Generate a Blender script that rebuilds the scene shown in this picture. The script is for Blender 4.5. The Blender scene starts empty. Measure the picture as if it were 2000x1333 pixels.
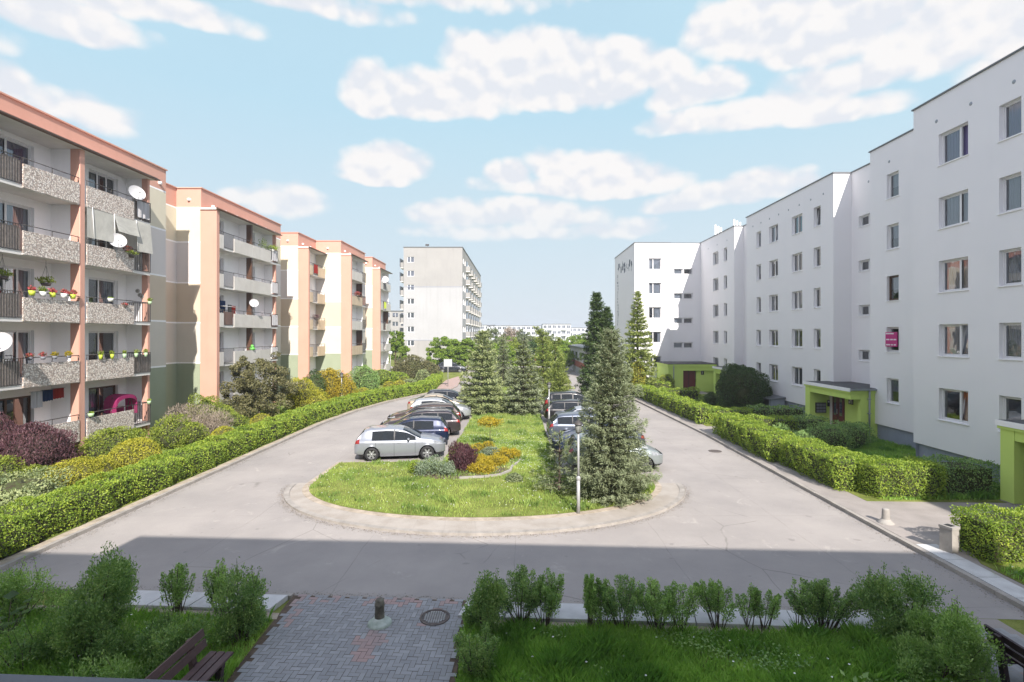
import bpy, math, random
import numpy as np
from mathutils import Vector, Matrix
R = math.radians
random.seed(7)
rng = np.random.default_rng(11)
scene = bpy.context.scene
col = scene.collection

# ------------------------------------------------------------------ camera
cam_d = bpy.data.cameras.new("camera")
cam = bpy.data.objects.new("camera", cam_d)
col.objects.link(cam)
cam.location = (0, 0, 5.9)
cam.rotation_euler = (R(90), 0, 0)
cam_d.lens = 18.0
cam_d.sensor_width = 36.0
cam_d.shift_x = -0.006
cam_d.shift_y = -0.0058
cam_d.clip_start = 0.05
cam_d.clip_end = 5000
scene.camera = cam

# ------------------------------------------------------------------ light
SUN_A, SUN_B, SUN_C = -0.28, 1.0, -0.79
sun_d = bpy.data.lights.new("sun", 'SUN')
sun_d.energy = 4.1
sun_d.angle = R(0.5)
sun_d.color = (1.0, 0.93, 0.86)
sun = bpy.data.objects.new("sun", sun_d)
col.objects.link(sun)
sun.rotation_euler = Vector((SUN_A, SUN_B, SUN_C)).to_track_quat('-Z', 'Y').to_euler()
sun.location = (20, -60, 60)
scene.view_settings.view_transform = 'Standard'
scene.view_settings.look = 'None'
scene.view_settings.exposure = 1.0
scene.view_settings.gamma = 1

# ------------------------------------------------------------------ node helper
class NT:
    def __init__(s, tree):
        s.t = tree
        tree.nodes.clear()
    def n(s, typ, **kw):
        nd = s.t.nodes.new(typ)
        for k, v in kw.items():
            if k == 'inp':
                for i, val in v.items():
                    if hasattr(val, 'is_output') or isinstance(val, bpy.types.NodeSocket):
                        s.t.links.new(val, nd.inputs[i])
                    else:
                        nd.inputs[i].default_value = val
            else:
                setattr(nd, k, v)
        return nd
    def m(s, op, a, b=0.0, c=0.0, clamp=False):
        nd = s.t.nodes.new('ShaderNodeMath'); nd.operation = op; nd.use_clamp = clamp
        for i, v in enumerate((a, b, c)):
            if isinstance(v, bpy.types.NodeSocket): s.t.links.new(v, nd.inputs[i])
            else: nd.inputs[i].default_value = v
        return nd.outputs[0]
    def mix(s, f, a, b, mode='MIX'):
        nd = s.t.nodes.new('ShaderNodeMix'); nd.data_type = 'RGBA'; nd.blend_type = mode
        for i, v in ((0, f), (6, a), (7, b)):
            if isinstance(v, bpy.types.NodeSocket): s.t.links.new(v, nd.inputs[i])
            else: nd.inputs[i].default_value = (v if i == 0 else (*v, 1) if len(v) == 3 else v)
        return nd.outputs[2]
    def ramp(s, f, stops):
        nd = s.t.nodes.new('ShaderNodeValToRGB')
        s.t.links.new(f, nd.inputs[0])
        e = nd.color_ramp.elements
        while len(e) < len(stops): e.new(0.5)
        for el, (p, c) in zip(e, stops):
            el.position = p; el.color = (*c, 1) if len(c) == 3 else c
        return nd.outputs[0]
    def noise(s, vec, scale, detail=4, rough=0.55, out=0, **kw):
        nd = s.t.nodes.new('ShaderNodeTexNoise')
        if vec is not None: s.t.links.new(vec, nd.inputs['Vector'])
        nd.inputs['Scale'].default_value = scale
        nd.inputs['Detail'].default_value = detail
        nd.inputs['Roughness'].default_value = rough
        for k, v in kw.items(): nd.inputs[k].default_value = v
        return nd.outputs[out]

# ------------------------------------------------------------------ world: sky and clouds placed by azimuth / elevation
w = bpy.data.worlds.new("World"); scene.world = w; w.use_nodes = True
w.cycles.sampling_method = 'MANUAL'; w.cycles.sample_map_resolution = 256
n = NT(w.node_tree)
sky = n.n('ShaderNodeTexSky', sky_type='NISHITA', sun_disc=False, sun_elevation=R(37.3), sun_rotation=R(164.4),
          air_density=1.0, dust_density=1.3, ozone_density=1.6)
tc = n.n('ShaderNodeTexCoord')
sep = n.n('ShaderNodeSeparateXYZ', inp={0: tc.outputs['Generated']})
dx, dy, dz = sep.outputs
az = n.m('ARCTAN2', dx, dy)
el = n.m('ARCSINE', dz)
nv = n.n('ShaderNodeMapping', inp={0: tc.outputs['Generated']}); nv.inputs['Scale'].default_value = (1, 1, 1.7)
V = nv.outputs[0]
warp = n.n('ShaderNodeTexNoise', inp={'Vector': V, 'Scale': 5.0, 'Detail': 3.0})
wsep = n.n('ShaderNodeSeparateColor', inp={0: warp.outputs[1]})
azw = n.m('ADD', az, n.m('MULTIPLY', n.m('SUBTRACT', wsep.outputs[0], 0.5), 0.10))
elw = n.m('ADD', el, n.m('MULTIPLY', n.m('SUBTRACT', wsep.outputs[1], 0.5), 0.06))
# clouds: (photo-measured azimuth/elevation centre, half sizes, strength)
def ae(px, py):
    a = math.atan((px - 1012) / 1000.0)
    return a, math.atan((655 - py) / math.hypot(1000, px - 1012))
CL = [(730, 195, 62, 55, 1), (800, 205, 80, 50, 1), (900, 200, 110, 52, 1), (960, 130, 75, 55, 1), (1060, 125, 95, 62, 1.1),
      (1170, 135, 100, 60, 1.1), (1260, 150, 80, 50, 1), (1110, 180, 180, 50, .9), (1330, 190, 60, 35, .8), (1400, 175, 60, 36, .8),
      (1350, 235, 80, 30, .85), (1500, 225, 130, 42, .9), (1640, 225, 110, 30, .7),
      (1480, 60, 130, 80, 1.1), (1650, 50, 190, 95, 1.1), (1850, 70, 180, 90, 1.0), (2050, 60, 200, 110, .9), (1750, 130, 260, 50, .7),
      (755, 325, 75, 40, 1), (730, 345, 50, 20, .7), (1090, 335, 60, 38, .95), (1170, 330, 90, 40, 1), (1000, 355, 48, 32, .9), (1270, 350, 80, 32, .8),
      (1130, 370, 170, 25, .7), (1450, 375, 120, 32, .8), (1370, 400, 90, 22, .6),
      (900, 430, 90, 26, .65), (1040, 425, 120, 28, .7), (1210, 450, 80, 22, .6), (1000, 460, 160, 20, .45),
      (40, 180, 60, 50, .75), (130, 225, 90, 42, .7), (200, 250, 60, 40, .6), (565, 400, 60, 40, .7), (480, 385, 45, 22, .5),
      (100, 25, 170, 52, .95), (300, 15, 190, 42, .85), (560, 5, 230, 36, .65), (800, -20, 260, 50, .5), (-150, 20, 200, 80, .8)]
dens = None
for (px, py, rx, ry, st) in CL:
    a0, e0 = ae(px, py)
    k = math.cos(a0) ** 2
    ra = rx / 1000 * k * 1.2; re = ry / 1000 * math.cos(a0) * math.cos(e0) ** 2 * 1.2
    u = n.m('DIVIDE', n.m('SUBTRACT', azw, a0), ra)
    v = n.m('DIVIDE', n.m('SUBTRACT', elw, e0), re)
    vneg = n.m('MULTIPLY', n.m('MINIMUM', v, 0.0), 1.7)
    v2 = n.m('ADD', n.m('MAXIMUM', v, 0.0), vneg)
    q = n.m('ADD', n.m('MULTIPLY', u, u), n.m('MULTIPLY', v2, v2))
    d = n.m('MULTIPLY', n.m('SUBTRACT', 1.0, q), st)
    dens = d if dens is None else n.m('SMOOTH_MAX', dens, d, 0.25)
dens = n.m('MAXIMUM', dens, -1.2)
cv = n.n('ShaderNodeCombineXYZ', inp={0: az, 1: n.m('MULTIPLY', el, 1.25), 2: 0.37}).outputs[0]
def billow(vec):
    a = n.n('ShaderNodeTexVoronoi', voronoi_dimensions='2D', inp={'Vector': vec, 'Scale': 16.0, 'Detail': 1.0, 'Roughness': 0.5}).outputs['Distance']
    return n.m('ADD', n.m('MULTIPLY', n.noise(vec, 7.0, 7, 0.56), 0.72), n.m('MULTIPLY', n.m('SUBTRACT', 0.95, a), 0.28))
fb = billow(cv)
fb2 = n.noise(V, 3.2, 5, 0.6)
# loose generic clouds for the part of the sky behind the camera
gen = n.m('MULTIPLY', n.m('SUBTRACT', fb2, 0.56), 9.0)
back = n.m('MULTIPLY', n.m('SUBTRACT', 0.25, dy), 3.0, clamp=True)
dens = n.m('ADD', n.m('MULTIPLY', dens, n.m('SUBTRACT', 1.0, back)), n.m('MULTIPLY', gen, back))
dd = n.m('ADD', n.m('MULTIPLY', dens, 1.55), n.m('MULTIPLY', n.m('SUBTRACT', fb, 0.435), 3.1))
cf = n.n('ShaderNodeMapRange', interpolation_type='SMOOTHSTEP', inp={0: dd, 1: -0.40, 2: 0.75, 3: 0.0, 4: 1.0}).outputs[0]
fadeh = n.n('ShaderNodeMapRange', inp={0: el, 1: 0.03, 2: 0.28, 3: 0.35, 4: 1.0}).outputs[0]
cf = n.m('MULTIPLY', cf, n.m('MULTIPLY', fadeh, 0.95))
shade = n.n('ShaderNodeMapRange', inp={0: n.noise(V, 6.0, 4, 0.6), 1: 0.35, 2: 0.65, 3: 0.0, 4: 1.0}).outputs[0]
nv2 = n.n('ShaderNodeVectorMath', operation='ADD', inp={0: cv, 1: (0.006, 0.020, 0.0)}).outputs[0]
relief = n.m('SUBTRACT', fb, billow(nv2))
shade = n.n('ShaderNodeMapRange', inp={0: n.m('ADD', n.m('MULTIPLY', relief, 2.6), n.m('MULTIPLY', n.noise(cv, 5.0, 3, 0.5), 0.5)), 1: 0.05, 2: 0.40, 3: 0.0, 4: 1.0}).outputs[0]
ccol = n.mix(shade, (4.25, 4.35, 4.65), (5.1, 4.95, 4.9))
veil = n.n('ShaderNodeMapRange', inp={0: el, 1: 0.0, 2: 0.6, 3: 0.98, 4: 0.92}).outputs[0]
vn = n.m('MULTIPLY', n.m('SUBTRACT', n.noise(V, 1.6, 3, 0.5), 0.5), 0.3)
veilc = n.mix(n.n('ShaderNodeMapRange', inp={0: el, 1: 0.0, 2: 0.40, 3: 0.0, 4: 1.0}).outputs[0], (3.85, 4.2, 4.5), (2.75, 3.95, 4.65))
base = n.mix(n.m('ADD', veil, vn, clamp=True), sky.outputs[0], veilc)
# unseen sky overhead and sunward, recoloured and brightened as added fill light
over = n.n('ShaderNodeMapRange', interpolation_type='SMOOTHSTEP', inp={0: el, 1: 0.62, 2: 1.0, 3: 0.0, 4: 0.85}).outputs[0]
sunside_fill = n.n('ShaderNodeMapRange', interpolation_type='SMOOTHSTEP', inp={0: dy, 1: 0.52, 2: -0.15, 3: 0.0, 4: 0.9}).outputs[0]
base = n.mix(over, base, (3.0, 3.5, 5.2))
base = n.mix(n.m('MULTIPLY', sunside_fill, n.n('ShaderNodeMapRange', inp={0: el, 1: 0.5, 2: 1.1, 3: 1.0, 4: 0.45}).outputs[0]), base, (5.5, 5.6, 6.7))
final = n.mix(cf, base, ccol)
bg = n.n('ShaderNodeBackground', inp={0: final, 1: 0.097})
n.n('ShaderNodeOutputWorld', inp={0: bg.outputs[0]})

# ------------------------------------------------------------------ materials
def mat(name, c, rough=0.8, c2=None, scale=2.0, amt=0.5, bump=0.0, bscale=60.0, metal=0.0, spec=0.5, coat=0.0, stain=0.0, detail=4):
    m = bpy.data.materials.new(name); m.use_nodes = True
    n = NT(m.node_tree)
    tc = n.n('ShaderNodeTexCoord')
    geo = n.n('ShaderNodeNewGeometry')
    P = geo.outputs['Position'] if scale > 0 else tc.outputs['Object']
    scale = abs(scale)
    if c2 is None: c2 = tuple(x * 0.82 for x in c)
    f = n.n('ShaderNodeMapRange', inp={0: n.noise(P, scale, detail, 0.6), 1: 0.5 - 0.22 / max(amt, .05) * .5, 2: 0.5 + 0.22 / max(amt, .05) * .5, 3: 0.0, 4: 1.0}).outputs[0]
    cc = n.mix(f, c, c2)
    if stain > 0:
        mp = n.n('ShaderNodeMapping', inp={0: P}); mp.inputs['Scale'].default_value = (1.6, 1.6, 0.12)
        sf = n.n('ShaderNodeMapRange', inp={0: n.noise(mp.outputs[0], 1.4, 5, 0.65), 1: 0.52, 2: 0.75, 3: 0.0, 4: stain}).outputs[0]
        cc = n.mix(sf, cc, tuple(x * 0.6 for x in c))
    bs = n.n('ShaderNodeBsdfPrincipled', inp={'Base Color': cc, 'Roughness': rough, 'Metallic': metal, 'Specular IOR Level': spec, 'Coat Weight': coat})
    if coat: bs.inputs['Coat Roughness'].default_value = 0.06
    if bump > 0:
        b = n.n('ShaderNodeBump', inp={'Strength': bump, 'Distance': 0.01, 'Height': n.noise(P, bscale, 3, 0.6)})
        m.node_tree.links.new(b.outputs[0], bs.inputs['Normal'])
    n.n('ShaderNodeOutputMaterial', inp={0: bs.outputs[0]})
    return m

def leafmat(name, stops, trans=0.3, rough=0.55, nscale=2.5):
    m = bpy.data.materials.new(name); m.use_nodes = True
    n = NT(m.node_tree)
    at = n.n('ShaderNodeAttribute', attribute_name='v')
    geo = n.n('ShaderNodeNewGeometry')
    f = n.m('ADD', n.m('MULTIPLY', at.outputs['Fac'], 0.42), n.m('MULTIPLY', n.noise(geo.outputs['Position'], nscale, 3, 0.65), 1.05))
    f = n.m('SUBTRACT', f, 0.22, clamp=True)
    c = n.ramp(f, stops)
    bs = n.n('ShaderNodeBsdfPrincipled', inp={'Base Color': c, 'Roughness': rough, 'Specular IOR Level': 0.35})
    tr = n.n('ShaderNodeBsdfTranslucent', inp={0: n.mix(1.0, c, (1.0, 1.15, 0.45), 'MULTIPLY')})
    mx = n.n('ShaderNodeMixShader', inp={0: trans, 1: bs.outputs[0], 2: tr.outputs[0]})
    n.n('ShaderNodeOutputMaterial', inp={0: mx.outputs[0]})
    return m

M = {}
# ground surfaces
def concrete_mat():
    m = bpy.data.materials.new('road_concrete'); m.use_nodes = True
    n = NT(m.node_tree)
    P = n.n('ShaderNodeNewGeometry').outputs['Position']
    a = n.n('ShaderNodeMapRange', inp={0: n.noise(P, 0.35, 6, 0.62), 1: 0.3, 2: 0.7, 3: 0.0, 4: 1.0}).outputs[0]
    c = n.mix(a, (0.395, 0.363, 0.335), (0.285, 0.265, 0.25))
    g = n.noise(P, 45, 3, 0.7)
    c = n.mix(n.m('MULTIPLY', g, 0.35), c, (0.25, 0.235, 0.225))
    st = n.n('ShaderNodeMapRange', inp={0: n.noise(P, 1.7, 6, 0.7), 1: 0.60, 2: 0.72, 3: 0.0, 4: 0.45}).outputs[0]
    c = n.mix(st, c, (0.28, 0.26, 0.245))
    lt = n.n('ShaderNodeMapRange', inp={0: n.noise(P, 0.9, 7, 0.75, **{'Distortion': 0.8}), 1: 0.60, 2: 0.68, 3: 0.0, 4: 0.5}).outputs[0]
    c = n.mix(lt, c, (0.50, 0.455, 0.41))
    # long scuffs of tyres along the road
    mp = n.n('ShaderNodeMapping', inp={0: P}); mp.inputs['Scale'].default_value = (1.3, 0.12, 1)
    tf = n.n('ShaderNodeMapRange', inp={0: n.noise(mp.outputs[0], 1.0, 4, 0.6), 1: 0.55, 2: 0.75, 3: 0.0, 4: 0.35}).outputs[0]
    c = n.mix(tf, c, (0.31, 0.29, 0.27))
    # slab joints 
    wv = n.n('ShaderNodeVectorMath', operation='ADD', inp={0: P, 1: (0, 0, 0)})
    wn = n.n('ShaderNodeTexNoise', inp={'Vector': P, 'Scale': 0.8, 'Detail': 4.0})
    sc = n.n('ShaderNodeVectorMath', operation='SCALE', inp={0: wn.outputs[1], 'Scale': 0.18})
    m.node_tree.links.new(sc.outputs[0], wv.inputs[1])
    br = n.n('ShaderNodeTexBrick', inp={'Vector': wv.outputs[0], 'Color1': (0, 0, 0, 1), 'Color2': (0, 0, 0, 1), 'Mortar': (1, 1, 1, 1),
             'Scale': 1.0, 'Mortar Size': 0.016, 'Mortar Smooth': 0.6, 'Brick Width': 4.2, 'Row Height': 5.6})
    br.offset = 0.0
    jf = n.m('MULTIPLY', br.outputs[0], n.n('ShaderNodeMapRange', inp={0: n.noise(P, 1.2, 3), 1: 0.35, 2: 0.6, 3: 0.1, 4: 0.35}).outputs[0])
    c = n.mix(jf, c, (0.14, 0.13, 0.12))
    vo = n.n('ShaderNodeTexVoronoi', feature='DISTANCE_TO_EDGE', inp={'Vector': wv.outputs[0], 'Scale': 0.33})
    ck = n.n('ShaderNodeMapRange', inp={0: vo.outputs['Distance'], 1: 0.0, 2: 0.006, 3: 1.0, 4: 0.0}).outputs[0]
    ck = n.m('MULTIPLY', ck, n.n('ShaderNodeMapRange', inp={0: n.noise(P, 0.25, 4, 0.6), 1: 0.52, 2: 0.58, 3: 0.0, 4: 0.55}).outputs[0])
    c = n.mix(ck, c, (0.12, 0.11, 0.10))
    oil = n.n('ShaderNodeMapRange', inp={0: n.noise(P, 2.6, 2, 0.4), 1: 0.70, 2: 0.76, 3: 0.0, 4: 0.35}).outputs[0]
    c = n.mix(oil, c, (0.13, 0.12, 0.115))
    bs = n.n('ShaderNodeBsdfPrincipled', inp={'Base Color': c, 'Roughness': 0.85, 'Specular IOR Level': 0.3})
    b = n.n('ShaderNodeBump', inp={'Strength': 0.4, 'Distance': 0.01, 'Height': n.m('SUBTRACT', g, n.m('MULTIPLY', jf, 1.5))})
    m.node_tree.links.new(b.outputs[0], bs.inputs['Normal'])
    n.n('ShaderNodeOutputMaterial', inp={0: bs.outputs[0]})
    return m
M['road'] = concrete_mat()
def lawn_mat(name, c1, c2, c3, dirt=0.25):
    m = bpy.data.materials.new(name); m.use_nodes = True
    n = NT(m.node_tree)
    P = n.n('ShaderNodeNewGeometry').outputs['Position']
    c = n.ramp(n.m('ADD', n.m('MULTIPLY', n.noise(P, 1.1, 5, 0.65), 0.7), n.m('MULTIPLY', n.noise(P, 22, 3, 0.7), 0.3)), [(0.32, c1), (0.5, c2), (0.66, c3)])
    d = n.n('ShaderNodeMapRange', inp={0: n.noise(P, 0.6, 5, 0.7), 1: 0.58, 2: 0.68, 3: 0.0, 4: dirt}).outputs[0]
    c = n.mix(d, c, (0.22, 0.19, 0.12))
    bs = n.n('ShaderNodeBsdfPrincipled', inp={'Base Color': c, 'Roughness': 0.9, 'Specular IOR Level': 0.15})
    b = n.n('ShaderNodeBump', inp={'Strength': 0.7, 'Distance': 0.03, 'Height': n.noise(P, 35, 3, 0.7)})
    m.node_tree.links.new(b.outputs[0], bs.inputs['Normal'])
    n.n('ShaderNodeOutputMaterial', inp={0: bs.outputs[0]})
    return m
M['lawn'] = lawn_mat('lawn_soil', (0.085, 0.11, 0.028), (0.17, 0.20, 0.045), (0.26, 0.28, 0.08))
M['kerb'] = mat('kerb_concrete', (0.38, 0.35, 0.315), 0.9, (0.26, 0.24, 0.215), 3.0, 0.6, 0.3, 40)
M['apron'] = mat('apron_slabs', (0.385, 0.35, 0.31), 0.9, (0.32, 0.285, 0.245), 1.5, 0.8, 0.3, 40)
M['slab'] = mat('pale_slab', (0.60, 0.60, 0.59), 0.8, (0.46, 0.455, 0.45), 2.2, 0.6, 0.2, 60)
M['asphalt'] = mat('path_asphalt', (0.34, 0.305, 0.28), 0.9, (0.26, 0.235, 0.215), 0.9, 0.7, 0.4, 60)
M['redpave'] = mat('red_paving', (0.42, 0.29, 0.25), 0.9, (0.34, 0.26, 0.23), 4.0, 0.8, 0.2, 60)
M['soil'] = mat('bed_soil', (0.14, 0.10, 0.07), 0.95, (0.07, 0.05, 0.035), 5, 0.8, 0.8, 20)
M['sand'] = mat('dusty_soil', (0.46, 0.39, 0.31), 0.95, (0.30, 0.25, 0.19), 3, 0.8, 0.6, 30)
# building surfaces
M['stucco'] = mat('white_stucco', (0.82, 0.81, 0.815), 0.85, (0.78, 0.775, 0.785), 0.6, 0.4, 0.15, 90, stain=0.05)
M['plinth'] = mat('plinth_blue_grey', (0.29, 0.32, 0.39), 0.85, (0.24, 0.27, 0.33), 1.5, 0.6, 0.2, 60)
M['rail'] = mat('dark_rail_metal', (0.12, 0.13, 0.15), 0.5, None, 3, 0.3)
M['capm'] = mat('roof_edge_metal', (0.16, 0.17, 0.18), 0.5, None, 3, 0.3, metal=0.3)
M['roofing'] = mat('bitumen_roofing', (0.055, 0.058, 0.062), 0.85, (0.09, 0.09, 0.09), 2, 0.7, 0.3, 40)
M['peach'] = mat('peach_render', (0.60, 0.335, 0.255), 0.85, (0.56, 0.31, 0.235), 0.8, 0.5, 0.15, 90, stain=0.15)
M['cream'] = mat('cream_render', (0.64, 0.59, 0.46), 0.85, (0.60, 0.555, 0.435), 0.8, 0.5, 0.15, 90, stain=0.1)
M['greyw'] = mat('pale_grey_render', (0.63, 0.60, 0.58), 0.85, (0.65, 0.61, 0.575), 0.8, 0.5, 0.15, 90, stain=0.1)
M['beige'] = mat('beige_render', (0.58, 0.50, 0.385), 0.85, (0.545, 0.465, 0.36), 0.8, 0.5, 0.15, 90, stain=0.1)
M['sandy'] = mat('sandy_render', (0.55, 0.52, 0.45), 0.85, (0.60, 0.56, 0.49), 0.8, 0.5, 0.15, 90, stain=0.1)
M['olive'] = mat('sage_render', (0.31, 0.35, 0.25), 0.85, (0.28, 0.32, 0.225), 0.8, 0.5, 0.15, 90, stain=0.15)
M['white'] = mat('white_paint', (0.89, 0.885, 0.88), 0.75, (0.85, 0.845, 0.84), 1.0, 0.5, 0.1, 90, stain=0.1)
M['pvc'] = mat('white_frame_plastic', (0.80, 0.80, 0.80), 0.35, None, 3, 0.2)
M['brownframe'] = mat('brown_window_frame', (0.10, 0.05, 0.03), 0.4, None, 3, 0.2)
M['iron'] = mat('painted_iron', (0.045, 0.045, 0.05), 0.5, (0.07, 0.06, 0.05), 6, 0.6)
M['woodpale'] = mat('weathered_pickets', (0.36, 0.31, 0.27), 0.8, (0.22, 0.19, 0.17), 8, 0.7, 0.3, 40)
M['lime'] = mat('lime_green_render', (0.56, 0.72, 0.17), 0.8, (0.52, 0.68, 0.16), 1.0, 0.5, 0.12, 90, stain=0.15)
M['doorred'] = mat('dark_red_door', (0.14, 0.018, 0.022), 0.4, None, 3, 0.3)
M['zinc'] = mat('zinc_gutter', (0.32, 0.35, 0.38), 0.45, None, 5, 0.4, metal=0.5)
M['panelc'] = mat('grey_panel_wall', (0.345, 0.338, 0.325), 0.9, (0.31, 0.305, 0.295), 0.25, 0.6, 0.2, 20, stain=0.3)
M['panelw'] = mat('pale_panel_wall', (0.40, 0.405, 0.41), 0.9, (0.365, 0.37, 0.375), 0.25, 0.6, 0.2, 20, stain=0.25)
M['farhazed'] = mat('far_hazed_white_wall', (0.62, 0.64, 0.68), 0.9, (0.56, 0.58, 0.62), 0.25, 0.6)  # distance haze put into the wall colour as a paler, bluish white
M['tilered'] = mat('brick_red_paint', (0.35, 0.10, 0.07), 0.8, (0.28, 0.08, 0.06), 2, 0.5)
M['bpanel'] = mat('pale_balcony_panel', (0.60, 0.575, 0.53), 0.85, (0.52, 0.495, 0.45), 1.2, 0.6, 0.2, 60, stain=0.35)
M['bpanel2'] = mat('ochre_balcony_panel', (0.58, 0.47, 0.33), 0.85, (0.50, 0.40, 0.28), 1.2, 0.6, 0.2, 60, stain=0.3)
M['slabc'] = mat('balcony_slab', (0.72, 0.70, 0.67), 0.85, (0.62, 0.60, 0.57), 1.2, 0.6, 0.2, 60, stain=0.2)
M['mural'] = mat('dark_wall_paint', (0.05, 0.075, 0.12), 0.8, (0.10, 0.12, 0.16), 3, 0.8)
def pebble_mat():
    m = bpy.data.materials.new('pebble_dash'); m.use_nodes = True
    n = NT(m.node_tree)
    P = n.n('ShaderNodeNewGeometry').outputs['Position']
    vo = n.n('ShaderNodeTexVoronoi', inp={'Vector': P, 'Scale': 17.0})
    s = n.n('ShaderNodeSeparateColor', inp={0: vo.outputs['Color']})
    c = n.ramp(s.outputs[0], [(0.0, (0.22, 0.16, 0.13)), (0.25, (0.48, 0.39, 0.33)), (0.5, (0.70, 0.62, 0.54)), (0.8, (0.86, 0.82, 0.76)), (1.0, (0.62, 0.42, 0.31))])
    e = n.n('ShaderNodeMapRange', inp={0: vo.outputs['Distance'], 1: 0.35, 2: 0.62, 3: 0.0, 4: 0.8}).outputs[0]
    c = n.mix(e, c, (0.30, 0.27, 0.245))
    bs = n.n('ShaderNodeBsdfPrincipled', inp={'Base Color': c, 'Roughness': 0.75})
    b = n.n('ShaderNodeBump', inp={'Strength': 0.8, 'Distance': 0.015, 'Height': n.m('SUBTRACT', 1.0, vo.outputs['Distance'])})
    m.node_tree.links.new(b.outputs[0], bs.inputs['Normal'])
    n.n('ShaderNodeOutputMaterial', inp={0: bs.outputs[0]})
    return m
M['pebble'] = pebble_mat()
def glass_mat(name, tint=(0.75, 0.8, 0.85), refl=0.12, dark=None):
    m = bpy.data.materials.new(name); m.use_nodes = True
    n = NT(m.node_tree)
    fr = n.n('ShaderNodeFresnel', inp={0: 1.5})
    f = n.m('ADD', n.m('MULTIPLY', fr.outputs[0], 1.1), refl, clamp=True)
    P = n.n('ShaderNodeNewGeometry').outputs['Position']
    b = n.n('ShaderNodeBump', inp={'Strength': 0.06, 'Distance': 0.05, 'Height': n.noise(P, 1.3, 2)})
    gl = n.n('ShaderNodeBsdfGlossy', inp={0: (0.95, 0.97, 1, 1), 1: 0.015, 'Normal': b.outputs[0]})
    if dark is None:
        tr = n.n('ShaderNodeBsdfTransparent', inp={0: (*tint, 1)})
    else:
        tr = n.n('ShaderNodeBsdfDiffuse', inp={0: (*dark, 1)})
    mx = n.n('ShaderNodeMixShader', inp={0: f, 1: tr.outputs[0], 2: gl.outputs[0]})
    n.n('ShaderNodeOutputMaterial', inp={0: mx.outputs[0]})
    return m
M['glass'] = glass_mat('window_glass')
M['carglass'] = glass_mat('car_glass', refl=0.0, dark=(0.012, 0.015, 0.018))
M['farglass'] = glass_mat('dark_window_glass', refl=0.15, dark=(0.06, 0.07, 0.085))
def curtain_mat(name, c):
    m = bpy.data.materials.new(name); m.use_nodes = True
    n = NT(m.node_tree)
    P = n.n('ShaderNodeTexCoord').outputs['Object']
    mp = n.n('ShaderNodeMapping', inp={0: P}); mp.inputs['Scale'].default_value = (14, 1, 0.4)
    cc = n.mix(n.noise(mp.outputs[0], 2.2, 3), c, tuple(x * 0.55 for x in c))
    d = n.n('ShaderNodeBsdfDiffuse', inp={0: cc}); t = n.n('ShaderNodeBsdfTranslucent', inp={0: cc})
    mx = n.n('ShaderNodeMixShader', inp={0: 0.3, 1: d.outputs[0], 2: t.outputs[0]})
    n.n('ShaderNodeOutputMaterial', inp={0: mx.outputs[0]})
    return m
M['net'] = curtain_mat('net_curtain', (0.62, 0.64, 0.70))
M['violet'] = curtain_mat('violet_curtain', (0.30, 0.26, 0.50))
M['orange'] = curtain_mat('orange_curtain', (0.75, 0.30, 0.12))
M['blind'] = curtain_mat('striped_blind', (0.55, 0.57, 0.60))
M['tealblind'] = curtain_mat('teal_blind', (0.08, 0.42, 0.50))
M['awning'] = curtain_mat('grey_awning_cloth', (0.78, 0.77, 0.70))
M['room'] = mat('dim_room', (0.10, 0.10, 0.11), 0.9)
# plants
M['hedge'] = leafmat('hedge_leaves', [(0.0, (0.085, 0.139, 0.024)), (0.4, (0.200, 0.301, 0.042)), (0.75, (0.381, 0.471, 0.062)), (1.0, (0.571, 0.602, 0.103))], 0.35)
M['privet'] = leafmat('privet_leaves', [(0.0, (0.078, 0.150, 0.061)), (0.45, (0.188, 0.312, 0.101)), (0.8, (0.374, 0.501, 0.168)), (1.0, (0.624, 0.678, 0.306))], 0.3)
M['privetlt'] = leafmat('willow_leaves', [(0.0, (0.113, 0.199, 0.069)), (0.45, (0.255, 0.397, 0.123)), (0.8, (0.451, 0.609, 0.208)), (1.0, (0.735, 0.796, 0.347))], 0.35)
M['darkgreen'] = leafmat('dark_green_leaves', [(0.0, (0.017, 0.043, 0.014)), (0.5, (0.051, 0.102, 0.026)), (1.0, (0.116, 0.189, 0.043))], 0.2)
M['thuja'] = leafmat('thuja_sprays', [(0.0, (0.023, 0.051, 0.017)), (0.5, (0.060, 0.108, 0.031)), (1.0, (0.127, 0.178, 0.052))], 0.2)
M['gold'] = leafmat('golden_thuja', [(0.0, (0.144, 0.160, 0.022)), (0.4, (0.324, 0.333, 0.038)), (0.8, (0.551, 0.493, 0.056)), (1.0, (0.659, 0.560, 0.113))], 0.3)
M['yellow'] = leafmat('yellow_shrub', [(0.0, (0.170, 0.144, 0.013)), (0.4, (0.383, 0.306, 0.026)), (0.8, (0.561, 0.414, 0.039)), (1.0, (0.637, 0.495, 0.104))], 0.35)
M['lime_leaf'] = leafmat('yellow_green_leaves', [(0.0, (0.082, 0.131, 0.022)), (0.4, (0.197, 0.262, 0.038)), (0.8, (0.382, 0.428, 0.066)), (1.0, (0.510, 0.499, 0.113))], 0.35)
M['purple'] = leafmat('purple_leaves', [(0.0, (0.036, 0.015, 0.021)), (0.4, (0.096, 0.044, 0.058)), (0.8, (0.184, 0.092, 0.105)), (1.0, (0.271, 0.174, 0.162))], 0.25)
M['purpled'] = leafmat('dark_purple_leaves', [(0.0, (0.03, 0.012, 0.016)), (0.5, (0.085, 0.035, 0.045)), (1.0, (0.17, 0.08, 0.09))], 0.2)
M['bronze'] = leafmat('bronze_leaves', [(0.0, (0.051, 0.051, 0.026)), (0.4, (0.131, 0.131, 0.058)), (0.8, (0.246, 0.225, 0.109)), (1.0, (0.362, 0.290, 0.174))], 0.25)
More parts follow.
